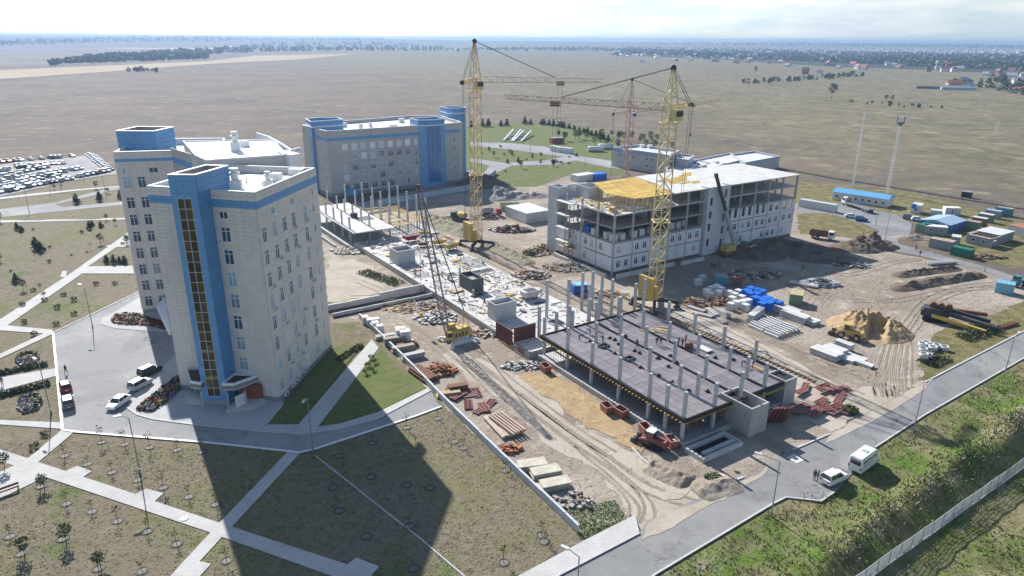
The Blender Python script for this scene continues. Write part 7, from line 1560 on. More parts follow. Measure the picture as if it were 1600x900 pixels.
for px, lb in [((943, 541), 'farther'), ((983, 561), 'nearer')]:
    p = gr(*px, 4.55); b = MB(); b.ring([(-1, -.7), (1, -.7), (1, .7), (-1, .7)], .22, 0, .28); o = b.obj('timber_frame', M_DKST, keep=True); o.location = p; o.rotation_euler = (0, 0, SA + .2); tag(o, 'black square timber frame on the deck, %s one' % lb, 'frame', 'timber frames on the deck')
for i in range(9):
    p = gr(1012 + i * 3.4, 517 - abs(i - 4) * .4 + random.uniform(-4, 4), 4.55); b = MB(); b.box(-1.3, -.12, 0, 1.3, .12, .1); o = b.obj('plank', M_WOOD, keep=True); o.location = p; o.rotation_euler = (0, 0, SA + pi / 2 + .6 + random.uniform(-.06, .06)); tag(o, 'loose plank on the deck near its far edge, %s of the row' % nth(i), 'plank', 'planks on the deck')
p = gr(1076, 543, 4.55); b = MB(); b.lathe([(.02, 0), (.75, .05), (.8, .5), (.6, .95), (.02, 1.0)], n=12); o = b.obj('wire_coil', M_RUST, keep=True, smooth=True); o.location = p; tag(o, 'rusty wire coil standing on the deck among the workers', 'wire coil')
stack('board_stack', 'pale plywood sheets stacked on the deck', S(93.4, 78, 4.55), 2.6, 1.6, 3, 1, R2, PSL, .1, spacers=False)
stack('board_stack', 'two yellow boards on the deck near its right end', S(95.5, 68.2, 4.55), 3.0, .5, 1, 2, R2, M_YEL, .1, spacers=False)
def hopper(label, p, rot, m, s=1.0):
    t = thing('concrete_hopper', label, 'hopper', p, rot); t.scale = (s, s, s)
    b = MB(); loft(b, [[(x, -.8 * w, z0), (x, .8 * w, z0), (x, 1.0 * w, 1.6), (x, -1.0 * w, 1.6)] for x, w, z0 in ((-1.9, .6, 1.0), (-1.2, 1, .5), (1.0, 1, .5), (2.1, .5, 1.2))]); part('bowl', b.mesh('bowl', m), t)
    b = MB(); b.bar((0, 0, 0), (0, 0, .8), .12); lg = b.mesh('leg', M_DKST); [part('leg', lg, t, (x, y, 0)) for x in (-1.1, .9) for y in (-.7, .7)]
    b = MB(); b.box(-1.2, -.85, 1.4, 1.0, .85, 1.61); part('opening', b.mesh('opening', M_DKST), t, (0, 0, .01))
for lb, px, r, m, s in [('maroon concrete hopper on the slab, left one', (642, 377), .6, P_MAR, 1.2), ('maroon concrete hopper on the slab, smaller right one', (661, 385), .2, P_MAR, .8), ('yellow hopper on the slab beside the maroon ones', (686, 383), .3, P_YEL, 1.1), ('yellow crate like hopper at the crane foot', (705, 390), .8, P_YEL, 1.3), ('yellow ochre hopper behind the crawler boom', (663, 368), .2, P_YEL, .9), ('pale concrete hopper on the slab near the columns', (829, 466), SA, M_CONCL, 1.3)]:
    hopper(lb, gr(*px, 1.52), r, m, s)
random.seed(12)
for i in range(34):
    u, v = random.uniform(71, 90), random.uniform(118, 187); m, pn, nm = random.choice([(M_WOOD, 'board', 'timber'), (M_WOOD, 'board', 'timber'), (M_DKST, 'bar', 'dark steel'), (M_YEL, 'board', 'yellow')])
    stack('board_stack', 'small %s bundle on the long slab, %s from the deck end' % (nm, nth(i)), S(u, 118 + 2 * i + random.uniform(-.6, .6), 1.51), random.uniform(1.4, 3.2), random.uniform(.5, 1.4), random.choice((1, 1, 2, 3)), 2, SA + random.choice((0, pi / 2)) + random.uniform(-.3, .3), m, .12, 'small bundles on the slab', spacers=False, part_name=pn)
# litter of boards on the top slab of the frame
b = MB(); rng = random.Random(4)
for k in range(160):
    u, v = rng.uniform(116.5, 122), rng.uniform(131, 150); a_ = rng.uniform(0, 6); L = rng.uniform(.5, 2.2); z = 16.22 + rng.uniform(0, .35)
    b.bar(S(u, v, z), S(u + cos(a_) * L, v + sin(a_) * L, z + rng.uniform(-.02, .2)), rng.uniform(.08, .4), .07, m=rng.randrange(3))
tag(b.obj('timber_litter', [M_WOOD, M_YEL, M_CONCL]), 'boards and battens littering the open fourth slab of the frame', 'timber', None, 'stuff')
stack('form_crate', 'yellow plywood crate on the corner of the fourth slab', S(117.6, 132.4, 16.22), 1.5, 1.4, 6, 1, SA, M_YEL, .22, spacers=False, cat='crate')
# ------------------------------------------------------------------ lamps
M_LPOST = mat('lamp_post_grey', (0.30, 0.31, 0.32), rough=.5, metal=.3)
def lamp(px, label, hh=9.0, arm=(1.4, .6), group='street lamps', p=None):
    p = gr(*px) if p is None else Vector(p); t = thing('street_lamp', label, 'street lamp', p, 0, group)
    part('pole', MB().tube((0, 0, 0), (0, 0, hh), .1, 8, .06).mesh('pole', M_LPOST), t)
    part('base_collar', MB().tube((0, 0, 0), (0, 0, .8), .15, 8).mesh('base_collar', M_LPOST), t)
    b = MB(); b.bar((0, 0, hh), (arm[0], arm[1], hh + .45), .07); part('arm', b.mesh('arm', M_LPOST), t)
    b = MB(); d = Vector((arm[0], arm[1], 0)).normalized(); q = Vector((arm[0], arm[1], hh + .45)); b.bar(q, q + d * .9 + Vector((0, 0, .06)), .34, .16); part('lamp_head', b.mesh('lamp_head', C_WHITE), t)
for px, hh, arm, lb in [((219, 740), 9, (-.8, -.3), 'lamp post on the front lawn below the forecourt'), ((145, 512), 9, (-.9, .5), 'lamp post at the upper left of the forecourt'), ((80, 646), 9, (-.8, .6), 'lamp post on the flower lawn left of the kerb'), ((489, 706), 9, (0, -1.3), 'lamp post at the path junction below the tower'),
    ((1205, 806), 8.2, (-2.0, .9), 'lamp post by the lay-by near the white off-roader'), ((1427, 675), 8, (1.2, 1.0), 'lamp post on the verge beyond the minibus'), ((1568, 590), 8, (1.2, 1.0), 'lamp post on the verge nearest the right edge'), ((46, 332), 9, (-.8, .3), 'lamp post on the service road by the car park'), ((165, 302), 9, (-.8, .3), 'lamp post between the two walks beside the rear wing'),
    ((1382, 378), 9, (.8, .3), 'lamp post at the camp road bend'), ((1368, 353), 9, (.8, .3), 'lamp post on the bend nearer the frame'), ((829, 241), 8, (.8, .3), 'lamp post on the rear lawn by the cellar stairs'), ((765, 224), 8, (.8, .3), 'lamp post on the rear lawn beside the first crane'), ((457, 262), 8, (.8, .3), 'lamp post behind the tower roof'), ((96, 294), 8, (.6, .3), 'lamp post between car park and lawn'), ((79, 299), 8, (.6, .3), 'second lamp post between car park and lawn'), ((1538, 425), 8, (.8, .4), 'lamp post on the camp road by the spoil ridge'), ((914, 262), 8, (.8, .3), 'lamp post on the rear road corner')]:
    lamp(px, lb, hh, arm)
hp = G(884, 858, 9.3); lamp(None, 'lamp post at the bottom edge of the photo by the pavement', 9, (-1.0, .6), p=(hp.x + 1.3, hp.y - .8, .02))
# ------------------------------------------------------------------ boundary wall of precast panels
wall = thing('boundary_wall', 'low pale precast wall between the lawn and the building site', 'wall', gr(735, 668))
WP = [gr(562, 498), gr(587, 520), gr(640, 573), gr(697, 632), gr(778, 712), gr(846, 777), gr(904, 833)]
random.seed(6)
M_PREC = mat('precast_wall', (0.50, 0.515, 0.54), world=True, scale=.7, var=.12, bump=.1)
for a, c in zip(WP, WP[1:]):
    n = max(1, round((c - a).length / 2.9)); d = (c - a) / n
    for k in range(n):
        q0, q1 = a + d * k, a + d * (k + 1) - d.normalized() * .05; z = random.uniform(-.05, .05)
        b = MB(); b.bar(q0 + Vector((0, 0, .55 + z)), q1 + Vector((0, 0, .55 + z)), .22, 1.15); b.bar(q0 + Vector((0, 0, 1.16 + z)), q1 + Vector((0, 0, 1.16 + z)), .34, .1); b.obj('panel', M_PREC, parent=wall)
a, c = gr(500, 712), gr(905, 872)
def low_edge(label, pts, w, h, m):
    t = thing('edging', label, 'kerb edging', pts[0])
    for p0, p1 in zip(pts, pts[1:]):
        n = max(1, round((p1 - p0).length / 2.5)); d = (p1 - p0) / n
        for k in range(n): MB().bar(p0 + d * k + Vector((0, 0, h / 2)), p0 + d * (k + 1) - d.normalized() * .06 + Vector((random.uniform(-.03, .03), 0, h / 2)), w, h).obj('kerb_stone', m, parent=t)
low_edge('thin sunken line of pale kerb stones crossing the shaded lawn', [gr(492, 712), gr(575, 778), gr(660, 845), gr(730, 905)], .22, .13, M_CONC)
# ------------------------------------------------------------------ mesh fence lower right
fence = thing('mesh_fence', 'long grey welded mesh fence crossing the grassy ditch', 'fence', G(1480, 815))
F0, F1 = G(1310, 935, -.9), G(1720, 640, -1.2); n = 30; fd = (F1 - F0) / n
M_MESH = mat('zinc_mesh', (0.50, 0.52, 0.54), rough=.45, metal=.3)
def fz(p): return height(p.x, p.y)
for k in range(n):
    a, c = F0 + fd * k, F0 + fd * (k + 1); a.z, c.z = fz(a), fz(c); b = MB()
    for i in range(1, 7): b.bar(a + Vector((0, 0, .1 + .3 * i)), c + Vector((0, 0, .1 + .3 * i)), .035)
    for i in range(26): q = a + (c - a) * (i + .5) / 26; b.bar(q + Vector((0, 0, .1)), q + Vector((0, 0, 2.0)), .03)
    b.bar(a + Vector((0, 0, 2.0)), c + Vector((0, 0, 2.0)), .07); b.bar(a + Vector((0, 0, .12)), c + Vector((0, 0, .12)), .25, .2)
    b.obj('mesh_panel', M_MESH, parent=fence)
    MB().bar(a - Vector((0, 0, .3)), a + Vector((0, 0, 2.15)), .09).obj('post', M_LPOST, parent=fence)
ff = thing('perimeter_fence', 'thin dark fence along the field edge behind the camp', 'fence', G(1420, 300))
fp = [gr(1225, 268), gr(1300, 282), gr(1420, 301), gr(1520, 318), gr(1640, 338)]
for a, c in zip(fp, fp[1:]):
    n = 6
    for k in range(n):
        q0, q1 = a + (c - a) * k / n, a + (c - a) * (k + 1) / n; b = MB(); b.bar(q0 + Vector((0, 0, 1.0)), q1 + Vector((0, 0, 1.0)), .05, .5); b.bar(q0 + Vector((0, 0, 1.7)), q1 + Vector((0, 0, 1.7)), .06, .1); b.bar(q0, q0 + Vector((0, 0, 1.8)), .12); b.obj('fence_panel', P_GREY, parent=ff)
cf = thing('clinic_fence', 'long pale blue panel wall in front of the rear clinic block', 'fence', gr(700, 300))
for a, c in [(gr(590, 322), gr(660, 310)), (gr(660, 310), gr(745, 295)), (gr(748, 293), gr(775, 272))]:
    n = max(2, int((c - a).length / 4)); d = (c - a) / n
    for k in range(n): MB().bar(a + d * k + Vector((0, 0, 1.1)), a + d * (k + 1) - d.normalized() * .06 + Vector((0, 0, 1.1)), .2, 2.2).obj('panel', paint('panel_blue_grey', (0.46, 0.56, 0.64), .6), parent=cf)
for a, c, m in [((640, 318), (705, 305), M_BLUE_SHADE), ((668, 326), (735, 312), M_CONC), ((685, 330), (700, 327), C_WHITE), ((708, 327), (738, 321), C_WHITE)]:
    pass
# ------------------------------------------------------------------ leaves
def leaf_mat(name, c, c2): 
    m = mat(name, c2, rough=.65, c2=c, scale=1.3, rnd=.22, detail=3); return m
L_PINE, L_LIME, L_OLIVE, L_DARK, L_RUST = leaf_mat('spruce_needles', (0.022, 0.05, 0.028), (0.05, 0.095, 0.045)), leaf_mat('fresh_leaves', (0.07, 0.14, 0.02), (0.15, 0.22, 0.045)), leaf_mat('olive_leaves', (0.06, 0.08, 0.025), (0.13, 0.14, 0.05)), leaf_mat('deep_leaves', (0.03, 0.06, 0.022), (0.075, 0.115, 0.04)), leaf_mat('russet_leaves', (0.12, 0.06, 0.035), (0.19, 0.10, 0.05))
M_BARK = mat('bark', (0.14, 0.105, 0.08), var=.25, scale=4)
def crown_mesh(n, rx, rz, zc, sz, rng, conic=False):
    b = MB()
    for k in range(n):
        while True:
            x, y, z = rng.uniform(-1, 1), rng.uniform(-1, 1), rng.uniform(-1, 1)
            if conic:
                t = (z + 1) / 2
                if x * x + y * y < ((1 - t) * (0.9 + .25 * sin(t * 30))) ** 2 + .004: break
            elif .12 < x * x + y * y + z * z < 1 and noise.noise(Vector((x * 1.7, y * 1.7, z * 1.7 + n))) > -.12: break
        c = Vector((x * rx, y * rx, zc + z * rz)); s_ = sz * rng.uniform(.6, 1.4)
        u = Vector((rng.gauss(0, 1), rng.gauss(0, 1), rng.gauss(0, .7))).normalized(); w = u.cross(Vector((rng.gauss(0, 1), rng.gauss(0, 1), rng.gauss(0, 1)))).normalized()
        b.add([c - u * s_, c + w * s_ * .6, c + u * s_, c - w * s_ * .6], [(0, 1, 2, 3)])
    return b
def trunk_mesh(h, r, limbs, rng, spread):
    b = MB(); b.tube((0, 0, 0), (0, 0, h), r, 6, r * .4)
    for k in range(limbs):
        z = h * rng.uniform(.35, .9); a_ = rng.uniform(0, 6.28); b.tube((0, 0, z), (cos(a_) * spread, sin(a_) * spread, z + spread * rng.uniform(.5, 1.0)), r * .4, 4, r * .12, cap=False)
    return b
rng = random.Random(17); TREES = {}
for nm, args in {'spruce': (230, .95, 1.25, 1.5, .22, rng, True), 'round': (260, 1.1, 1.0, 2.3, .17, rng, False), 'thin': (26, .42, .6, 1.6, .12, rng, False), 'shrub': (120, .7, .45, .5, .14, rng, False)}.items(): TREES[nm] = crown_mesh(*args)
TM = {}
def tree(kind, leaf, p, s, label, group, cat=None, soil=False):
    nm = {'spruce': 'spruce_tree', 'round': 'young_tree', 'thin': 'sapling', 'shrub': 'shrub'}[kind]
    t = thing(nm, label, cat or {'spruce': 'spruce', 'round': 'tree', 'thin': 'sapling', 'shrub': 'shrub'}[kind], p, random.uniform(0, 6), group); t.scale = (s, s, s * random.uniform(.85, 1.15))
    key = (kind, leaf.name)
    if key not in TM:
        h, r, l = {'spruce': (2.3, .07, 0), 'round': (2.2, .08, 6), 'thin': (1.9, .035, 5), 'shrub': (.4, .04, 4)}[kind]
        TM[key] = (TREES[kind].mesh('crown', leaf), trunk_mesh(h, r, l, rng, .5).mesh('trunk', M_BARK))
    part('crown', TM[key][0], t); part('trunk', TM[key][1], t)
    if soil:
        if 'soil' not in TM: b = MB(); b.lathe([(.34, -.03), (.40, .06), (.50, .08), (.62, .0)], n=14); b.lathe([(.001, .02), (.36, .02)], n=14, m=1); TM['soil'] = b.mesh('soil_ring', [mat('soil_and_rim_shade', (0.095, 0.085, 0.06)), mat('mulch_grey', (0.19, 0.18, 0.155))], True)  # ring soil coloured darker to include the shade of its rim
        part('soil_ring', TM['soil'], t, (0, 0, 0), 0, scale=(1 / s * 1.3,) * 3)
    return t
random.seed(55)
SAP = [[(159, 691), (195, 694), (234, 699), (277, 703), (316, 706)], [(101, 712), (137, 725), (175, 738), (215, 750), (255, 762), (295, 776), (337, 788)], [(64, 760), (104, 787), (144, 799), (184, 814), (230, 830), (276, 850)], [(33, 865), (98, 842), (154, 888), (222, 892), (354, 876), (16, 838)], [(530, 712), (582, 692), (635, 668), (684, 654), (520, 762), (580, 745), (635, 758), (672, 762), (530, 798), (640, 822), (572, 838), (710, 690)], [(646, 888), (787, 879), (850, 846), (724, 700), (790, 735), (846, 836)]]
SN = ['row under the forecourt kerb', 'row along the diagonal walk', 'row on the bottom left lawn', 'bottom edge lawn', 'lawn in the tower shadow', 'lawn beside the boundary wall']
for row, nm in zip(SAP, SN):
    for i, px in enumerate(row): tree('thin', random.choice((L_OLIVE, L_LIME, L_DARK)), gr(*px, .03), random.uniform(.85, 1.25), 'sapling in a dark soil ring, %s in the %s' % (nth(i), nm), 'saplings in soil rings', soil=True)
for i, px in enumerate([(33, 866), (98, 846), (152, 885), (64, 762), (2, 730)]): tree('round', L_DARK, gr(px[0] + 6, px[1] + 3, .02), .8, 'bushy young tree on the bottom left lawn, %s from the edge' % nth(i), 'bushy young trees')
SPR = [((120, 318), 1.6), ((156, 314), 1.5), ((189, 310), 1.6), ((27, 359), 1.0), ((34, 362), 1.0), ((140, 358), 1.1), ((144, 353), 1.0), ((158, 355), 1.0), ((57, 389), 1.5), ((65, 393), 1.4), ((26, 441), 1.2), ((167, 411), 1.0), ((178, 412), 1.0), ((195, 412), 1.1), ((187, 411), .9)]
for i, (px, s) in enumerate(SPR): tree('spruce', L_PINE, gr(*px), s, 'dark spruce on the left lawns, %s in order from the car park down' % nth(i), 'spruces on the left lawns')
random.seed(99)
for i in range(34):
    while True:
        x, y = random.uniform(0, 200), random.uniform(280, 470)
        if not (y < 300 - x * .1) and abs(y - 330) > 14 and (x < 115 or y < 400): break
    tree(random.choice(('thin', 'round', 'shrub')), random.choice((L_OLIVE, L_DARK, L_LIME, L_RUST)), gr(x, y, .02), random.uniform(.5, 1.0), 'small planted tree on the left lawns, %s as listed from near to far' % nth(i), 'small trees on the left lawns')
for i, px in enumerate([(52, 455), (70, 470), (100, 462), (35, 478), (90, 482), (116, 470), (150, 445), (180, 444), (88, 508), (38, 505), (116, 492), (54, 524), (54, 700), (70, 680)]):
    tree('shrub', random.choice((L_DARK, L_OLIVE)), gr(*px, .02), 1.0, 'low green shrub on the lawns left of the forecourt, %s from the top' % nth(i), 'low shrubs left of the forecourt')
REAR = [(736, 200, 2), (754, 198, 2.2), (763, 198, 2.6), (783, 197, 2), (792, 197, 2.2), (820, 194, 2.3), (829, 194, 1.8), (846, 195, 1.7), (850, 195, 2), (858, 196, 2), (865, 197, 2), (873, 198, 1.9), (877, 199, 1.8), (881, 200, 1.8), (889, 201, 1.8), (897, 203, 1.7), (905, 206, 1.7), (912, 208, 1.8), (918, 210, 1.9), (924, 212, 1.8), (931, 214, 1.9), (937, 216, 1.9), (943, 218, 2), (950, 220, 1.8)]
for i, (x, y, s) in enumerate(REAR): tree('spruce', L_PINE, gr(x, y), s, 'spruce in the row behind the rear lawn, %s from the first crane' % nth(i), 'spruce row behind the rear lawn')
for i in range(30):
    x = random.uniform(880, 1050); y = 222 + (x - 940) * .06 + random.uniform(-9, 12)
    tree('round', random.choice((L_LIME, L_DARK, L_OLIVE)), gr(x, y), random.uniform(1.2, 2.0), 'leafy tree in the orchard beyond the service building, %s of the loose rows' % nth(i), 'orchard trees by the service building')
for i, px in enumerate([(788, 242), (796, 242), (800, 241), (823, 250), (832, 246), (845, 248), (772, 246), (793, 255), (810, 254), (877, 255), (889, 256), (889, 246), (782, 230), (764, 235), (753, 240), (901, 244), (814, 263), (790, 269), (845, 259), (865, 260)]):
    tree(random.choice(('spruce', 'round', 'shrub')), random.choice((L_PINE, L_DARK, L_RUST)), gr(*px, .06), random.uniform(.8, 1.3), 'small tree on the rear lawn islands, %s of the scattered ones' % nth(i), 'small trees on the rear lawn')
for i, px in enumerate([(580, 560), (586, 566), (575, 572), (583, 578), (572, 583)]): tree('shrub', L_LIME, gr(*px, .2), .9, 'fresh green shrub on the triangle lawn, %s from the walk' % nth(i), 'green shrubs on the triangle lawn')
# ------------------------------------------------------------------ flower beds
def flowers(name, label, poly, n, mats_, seed, hh=.5, rim=None):
    rng = random.Random(seed); pts = [gr(*q, .17) for q in poly]; P = [(p.x, p.y) for p in pts]; t = thing(name, label, 'flower bed', sum(pts, Vector()) / len(pts))
    MB().prism(P, .1, .22).obj('soil', MATS['soil_and_rim_shade'], parent=t)
    xs, ys = zip(*P); b = MB(); k = 0
    while k < n:
        x, y = rng.uniform(min(xs), max(xs)), rng.uniform(min(ys), max(ys))
        if not inside((x, y), P): continue
        k += 1; c = Vector((x, y, rng.uniform(.25, hh + .15))); s_ = rng.uniform(.12, .24); u = Vector((rng.gauss(0, 1), rng.gauss(0, 1), .3)).normalized(); w = u.cross(Vector((rng.gauss(0, 1), rng.gauss(0, 1), 1))).normalized()
        zone = int(min(len(mats_) - 1, max(0, (noise.noise(Vector((x * .45, y * .45, seed))) * .9 + .5) * len(mats_)))); b.add([c - u * s_, c + w * s_, c + u * s_, c - w * s_], [(0, 1, 2, 3)], zone)
    o = b.obj('flowers', mats_, parent=t, kind='stuff')
    if rim: MB().ring(P, .3, .1, .3).obj('stone_rim', rim, parent=t)
FL_R, FL_O, FL_P, FL_Y = mat('red_blossom', (0.22, 0.05, 0.05), var=.3), mat('orange_blossom', (0.34, 0.16, 0.07), var=.3), mat('mauve_blossom', (0.26, 0.22, 0.28), var=.3), mat('pale_blossom', (0.50, 0.46, 0.33), var=.2)
flowers('flower_bed', 'long flower bed of red and orange blooms beside the white sedan', [(213, 641), (222, 632), (246, 612), (278, 588), (284, 594), (284, 606), (262, 627), (238, 643)], 2600, [FL_R, FL_O, L_OLIVE, FL_P, L_DARK, FL_R], 1)
flowers('flower_bed', 'flower bed of pale and red plants on the upper kerb island', [(173, 500), (182, 491), (215, 490), (236, 498), (262, 505), (262, 516), (230, 509), (178, 506)], 1800, [FL_P, L_OLIVE, FL_R, FL_Y, FL_R], 2)
flowers('flower_bed', 'oval stone rimmed flower bed with orange blooms, upper one', [(23, 562), (30, 554), (45, 550), (60, 551), (62, 560), (50, 568), (32, 571)], 700, [FL_O, L_DARK, FL_P, FL_Y], 3, rim=PSL)
flowers('flower_bed', 'oval stone rimmed flower bed with mixed plants, lower one', [(25, 637), (28, 623), (45, 617), (62, 618), (67, 627), (60, 638), (38, 645)], 800, [L_OLIVE, FL_P, L_DARK, FL_Y], 4, rim=PSL)
def hedge(label, a, c, w, h, n, leaf, seed, sz=(.1, .26), nm='hedge'):
    rng = random.Random(seed); pa, pc = gr(*a), gr(*c); b = MB(); d = (pc - pa); nn = Vector((-d.y, d.x, 0)).normalized()
    for k in range(n):
        t_ = rng.random(); q = pa + d * t_ + nn * rng.uniform(-w, w) / 2 + Vector((0, 0, h * rng.random() * (.7 + .5 * noise.noise(Vector((t_ * 20, seed, 0)))))); s_ = rng.uniform(*sz)
        u = Vector((rng.gauss(0, 1), rng.gauss(0, 1), rng.gauss(0, 1))).normalized(); w_ = u.cross(Vector((rng.gauss(0, 1), rng.gauss(0, 1), 1))).normalized(); b.add([q - u * s_, q + w_ * s_, q + u * s_, q - w_ * s_], [(0, 1, 2, 3)])
    tag(b.obj(nm, leaf), label, nm.replace('_', ' '))
hedge('low dark hedge beside the upper oval flower bed', (0, 585), (74, 570), 1.6, .8, 900, L_DARK, 1)
hedge('low dark hedge beside the lower oval flower bed', (0, 620), (78, 600), 1.8, .8, 1000, L_DARK, 2)
hedge('green hedge strip at the foot of the tower side', (528, 565), (565, 540), 1.5, .8, 700, L_OLIVE, 3)
hedge('green weeds at the lower end of the boundary wall', (893, 818), (975, 803), 6, .22, 3200, L_LIME, 4, (.04, .12), 'weed_patch')
hedge('weedy bush on the kerb spoil ridge', (1103, 752), (1125, 748), 1.6, 1.0, 420, L_OLIVE, 5)
hedge('bush at the corner of the formwork heap', (1318, 640), (1338, 648), 2.2, 1.2, 600, L_OLIVE, 6)
hedge('weeds around the timber and pipes by the road', (1500, 530), (1560, 515), 3.5, 1.2, 1100, L_OLIVE, 7)
hedge('weeds behind the well rings', (1445, 570), (1475, 560), 3.5, .8, 800, L_OLIVE, 8)
hedge('dry bushes on the spoil left of the frame', (825, 400), (858, 385), 4, 1.4, 900, L_OLIVE, 9)
hedge('dry weeds in the hollow beside the slab', (565, 425), (625, 445), 4, 1.0, 1200, L_OLIVE, 10)
# bench on the walk, standing lone
t = thing('park_bench', 'reddish park bench beside the bottom left walk', 'bench', gr(14, 770, .12), head((2, 774), (27, 765)))
for y in (0, .2): part('seat_slat', MB().box(-1.3, y - .08, .42, 1.3, y + .08, .47).mesh('seat_slat', mat('bench_red', (0.30, 0.13, 0.10))), t)
part('backrest', MB().box(-1.3, .36, .6, 1.3, .41, .95).mesh('backrest', MATS['bench_red']), t)
for x in (-1.1, 1.1): part('leg', MB().box(x - .05, -.1, 0, x + .05, .4, .42).mesh('leg', M_DKST), t)
# ------------------------------------------------------------------ people
M_SKIN, M_NAVY, M_OVER, M_ORV, M_BOOT, M_HAT, M_HATR = mat('skin', (0.42, 0.26, 0.19)), mat('navy_cloth', (0.03, 0.035, 0.055), var=.3), mat('grey_overall', (0.09, 0.10, 0.12), var=.3), mat('red_jacket', (0.33, 0.05, 0.05)), mat('boot_black', (0.015, 0.015, 0.015)), mat('helmet_white', (0.7, 0.7, 0.68)), mat('helmet_red', (0.45, 0.06, 0.04))
def person_mesh(pose, top, legs):
    J = {'pelvis': (0, 0, .95), 'belly': (0, 0, 1.12), 'chest': (0, .0, 1.35), 'neck': (0, 0, 1.5), 'head': (0, .02, 1.62), 'crown': (0, .02, 1.74)}
    for s_, n in ((-1, 'l'), (1, 'r')):
        J.update({'sh' + n: (s_ * .2, 0, 1.42), 'el' + n: (s_ * .27, .02, 1.13), 'wr' + n: (s_ * .25, .1, .9), 'ha' + n: (s_ * .25, .14, .8), 'hip' + n: (s_ * .1, 0, .9), 'kn' + n: (s_ * .11, .02, .5), 'an' + n: (s_ * .11, 0, .09), 'to' + n: (s_ * .12, .17, .05)})
    if pose == 'walk':
        J['knl'], J['anl'], J['tol'] = (-.11, .2, .52), (-.11, .3, .12), (-.11, .47, .1); J['knr'], J['anr'], J['tor'] = (.11, -.06, .5), (.11, -.36, .16), (.11, -.22, .05)
        J['ell'], J['wrl'], J['hal'] = (-.27, -.12, 1.16), (-.26, -.12, .93), (-.26, -.1, .83); J['elr'], J['wrr'], J['har'] = (.27, .14, 1.16), (.25, .34, 1.02), (.25, .42, .97)
    if pose == 'bend':
        J.update(belly=(0, .16, 1.06), chest=(0, .42, 1.1), neck=(0, .56, 1.08), head=(0, .68, 1.05), crown=(0, .79, 1.0), shl=(-.2, .48, 1.1), shr=(.2, .48, 1.1), ell=(-.24, .55, .8), elr=(.24, .55, .8), wrl=(-.18, .66, .56), wrr=(.18, .66, .56), hal=(-.16, .7, .46), har=(.16, .7, .46))
    E_ = [('pelvis', 'belly'), ('belly', 'chest'), ('chest', 'neck'), ('neck', 'head'), ('head', 'crown')]
    for n in 'lr': E_ += [('chest', 'sh' + n), ('sh' + n, 'el' + n), ('el' + n, 'wr' + n), ('wr' + n, 'ha' + n), ('pelvis', 'hip' + n), ('hip' + n, 'kn' + n), ('kn' + n, 'an' + n), ('an' + n, 'to' + n)]
    rad = {'pelvis': .15, 'belly': .145, 'chest': .165, 'neck': .062, 'head': .105, 'crown': .07, 'sh': .085, 'el': .055, 'wr': .042, 'ha': .045, 'hi': .1, 'kn': .07, 'an': .052, 'to': .045}
    names = list(J); me = bpy.data.meshes.new('person'); me.from_pydata([J[k] for k in names], [(names.index(a), names.index(c)) for a, c in E_], [])
    o = bpy.data.objects.new('person_rig', me); COL.objects.link(o); md = o.modifiers.new('skin', 'SKIN'); sub = o.modifiers.new('sub', 'SUBSURF'); sub.levels = 1
    for i, k in enumerate(names):
        r = rad.get(k, rad.get(k[:2], .06)); sv = me.skin_vertices[0].data[i]; sv.radius = (r, r); sv.use_root = (k == 'pelvis')
    dg = bpy.context.evaluated_depsgraph_get(); res = bpy.data.meshes.new_from_object(o.evaluated_get(dg)); bpy.data.objects.remove(o)
    for m in (top, legs, M_SKIN, M_BOOT): res.materials.append(m)
    hd, pv = Vector(J['head']), .93
    for f in res.polygons:
        c = f.center; k = 0 if c.z > pv else 1
        if (c - hd).length < .19: k = 2
        elif min((c - Vector(J['hal'])).length, (c - Vector(J['har'])).length) < .1: k = 2
        elif c.z < .13: k = 3
        f.material_index = k; f.use_smooth = True
    return res, J
PM = {}
def person(p, rot, pose, top, legs, label, group=None, hat=None):
    key = (pose, top.name, legs.name)
    if key not in PM: PM[key] = person_mesh(pose, top, legs)
    me, J = PM[key]; t = thing('person', label, 'person', p, rot, group)
    part('body', me, t); hd = J['crown']
    hk = ('hat', hat.name if hat else 'hair')
    if hk not in WIN: b = MB(); b.lathe([(.135, -.06), (.125, -.02), (.09, .05), (.02, .075)], n=10); WIN[hk] = b.mesh('helmet' if hat else 'hair', hat or M_BOOT, True)
    part('helmet' if hat else 'hair', WIN[hk], t, (hd[0], hd[1] - .01, hd[2] - .01), (-.9 if pose == 'bend' else 0, 0, 0))
DZ = 4.53
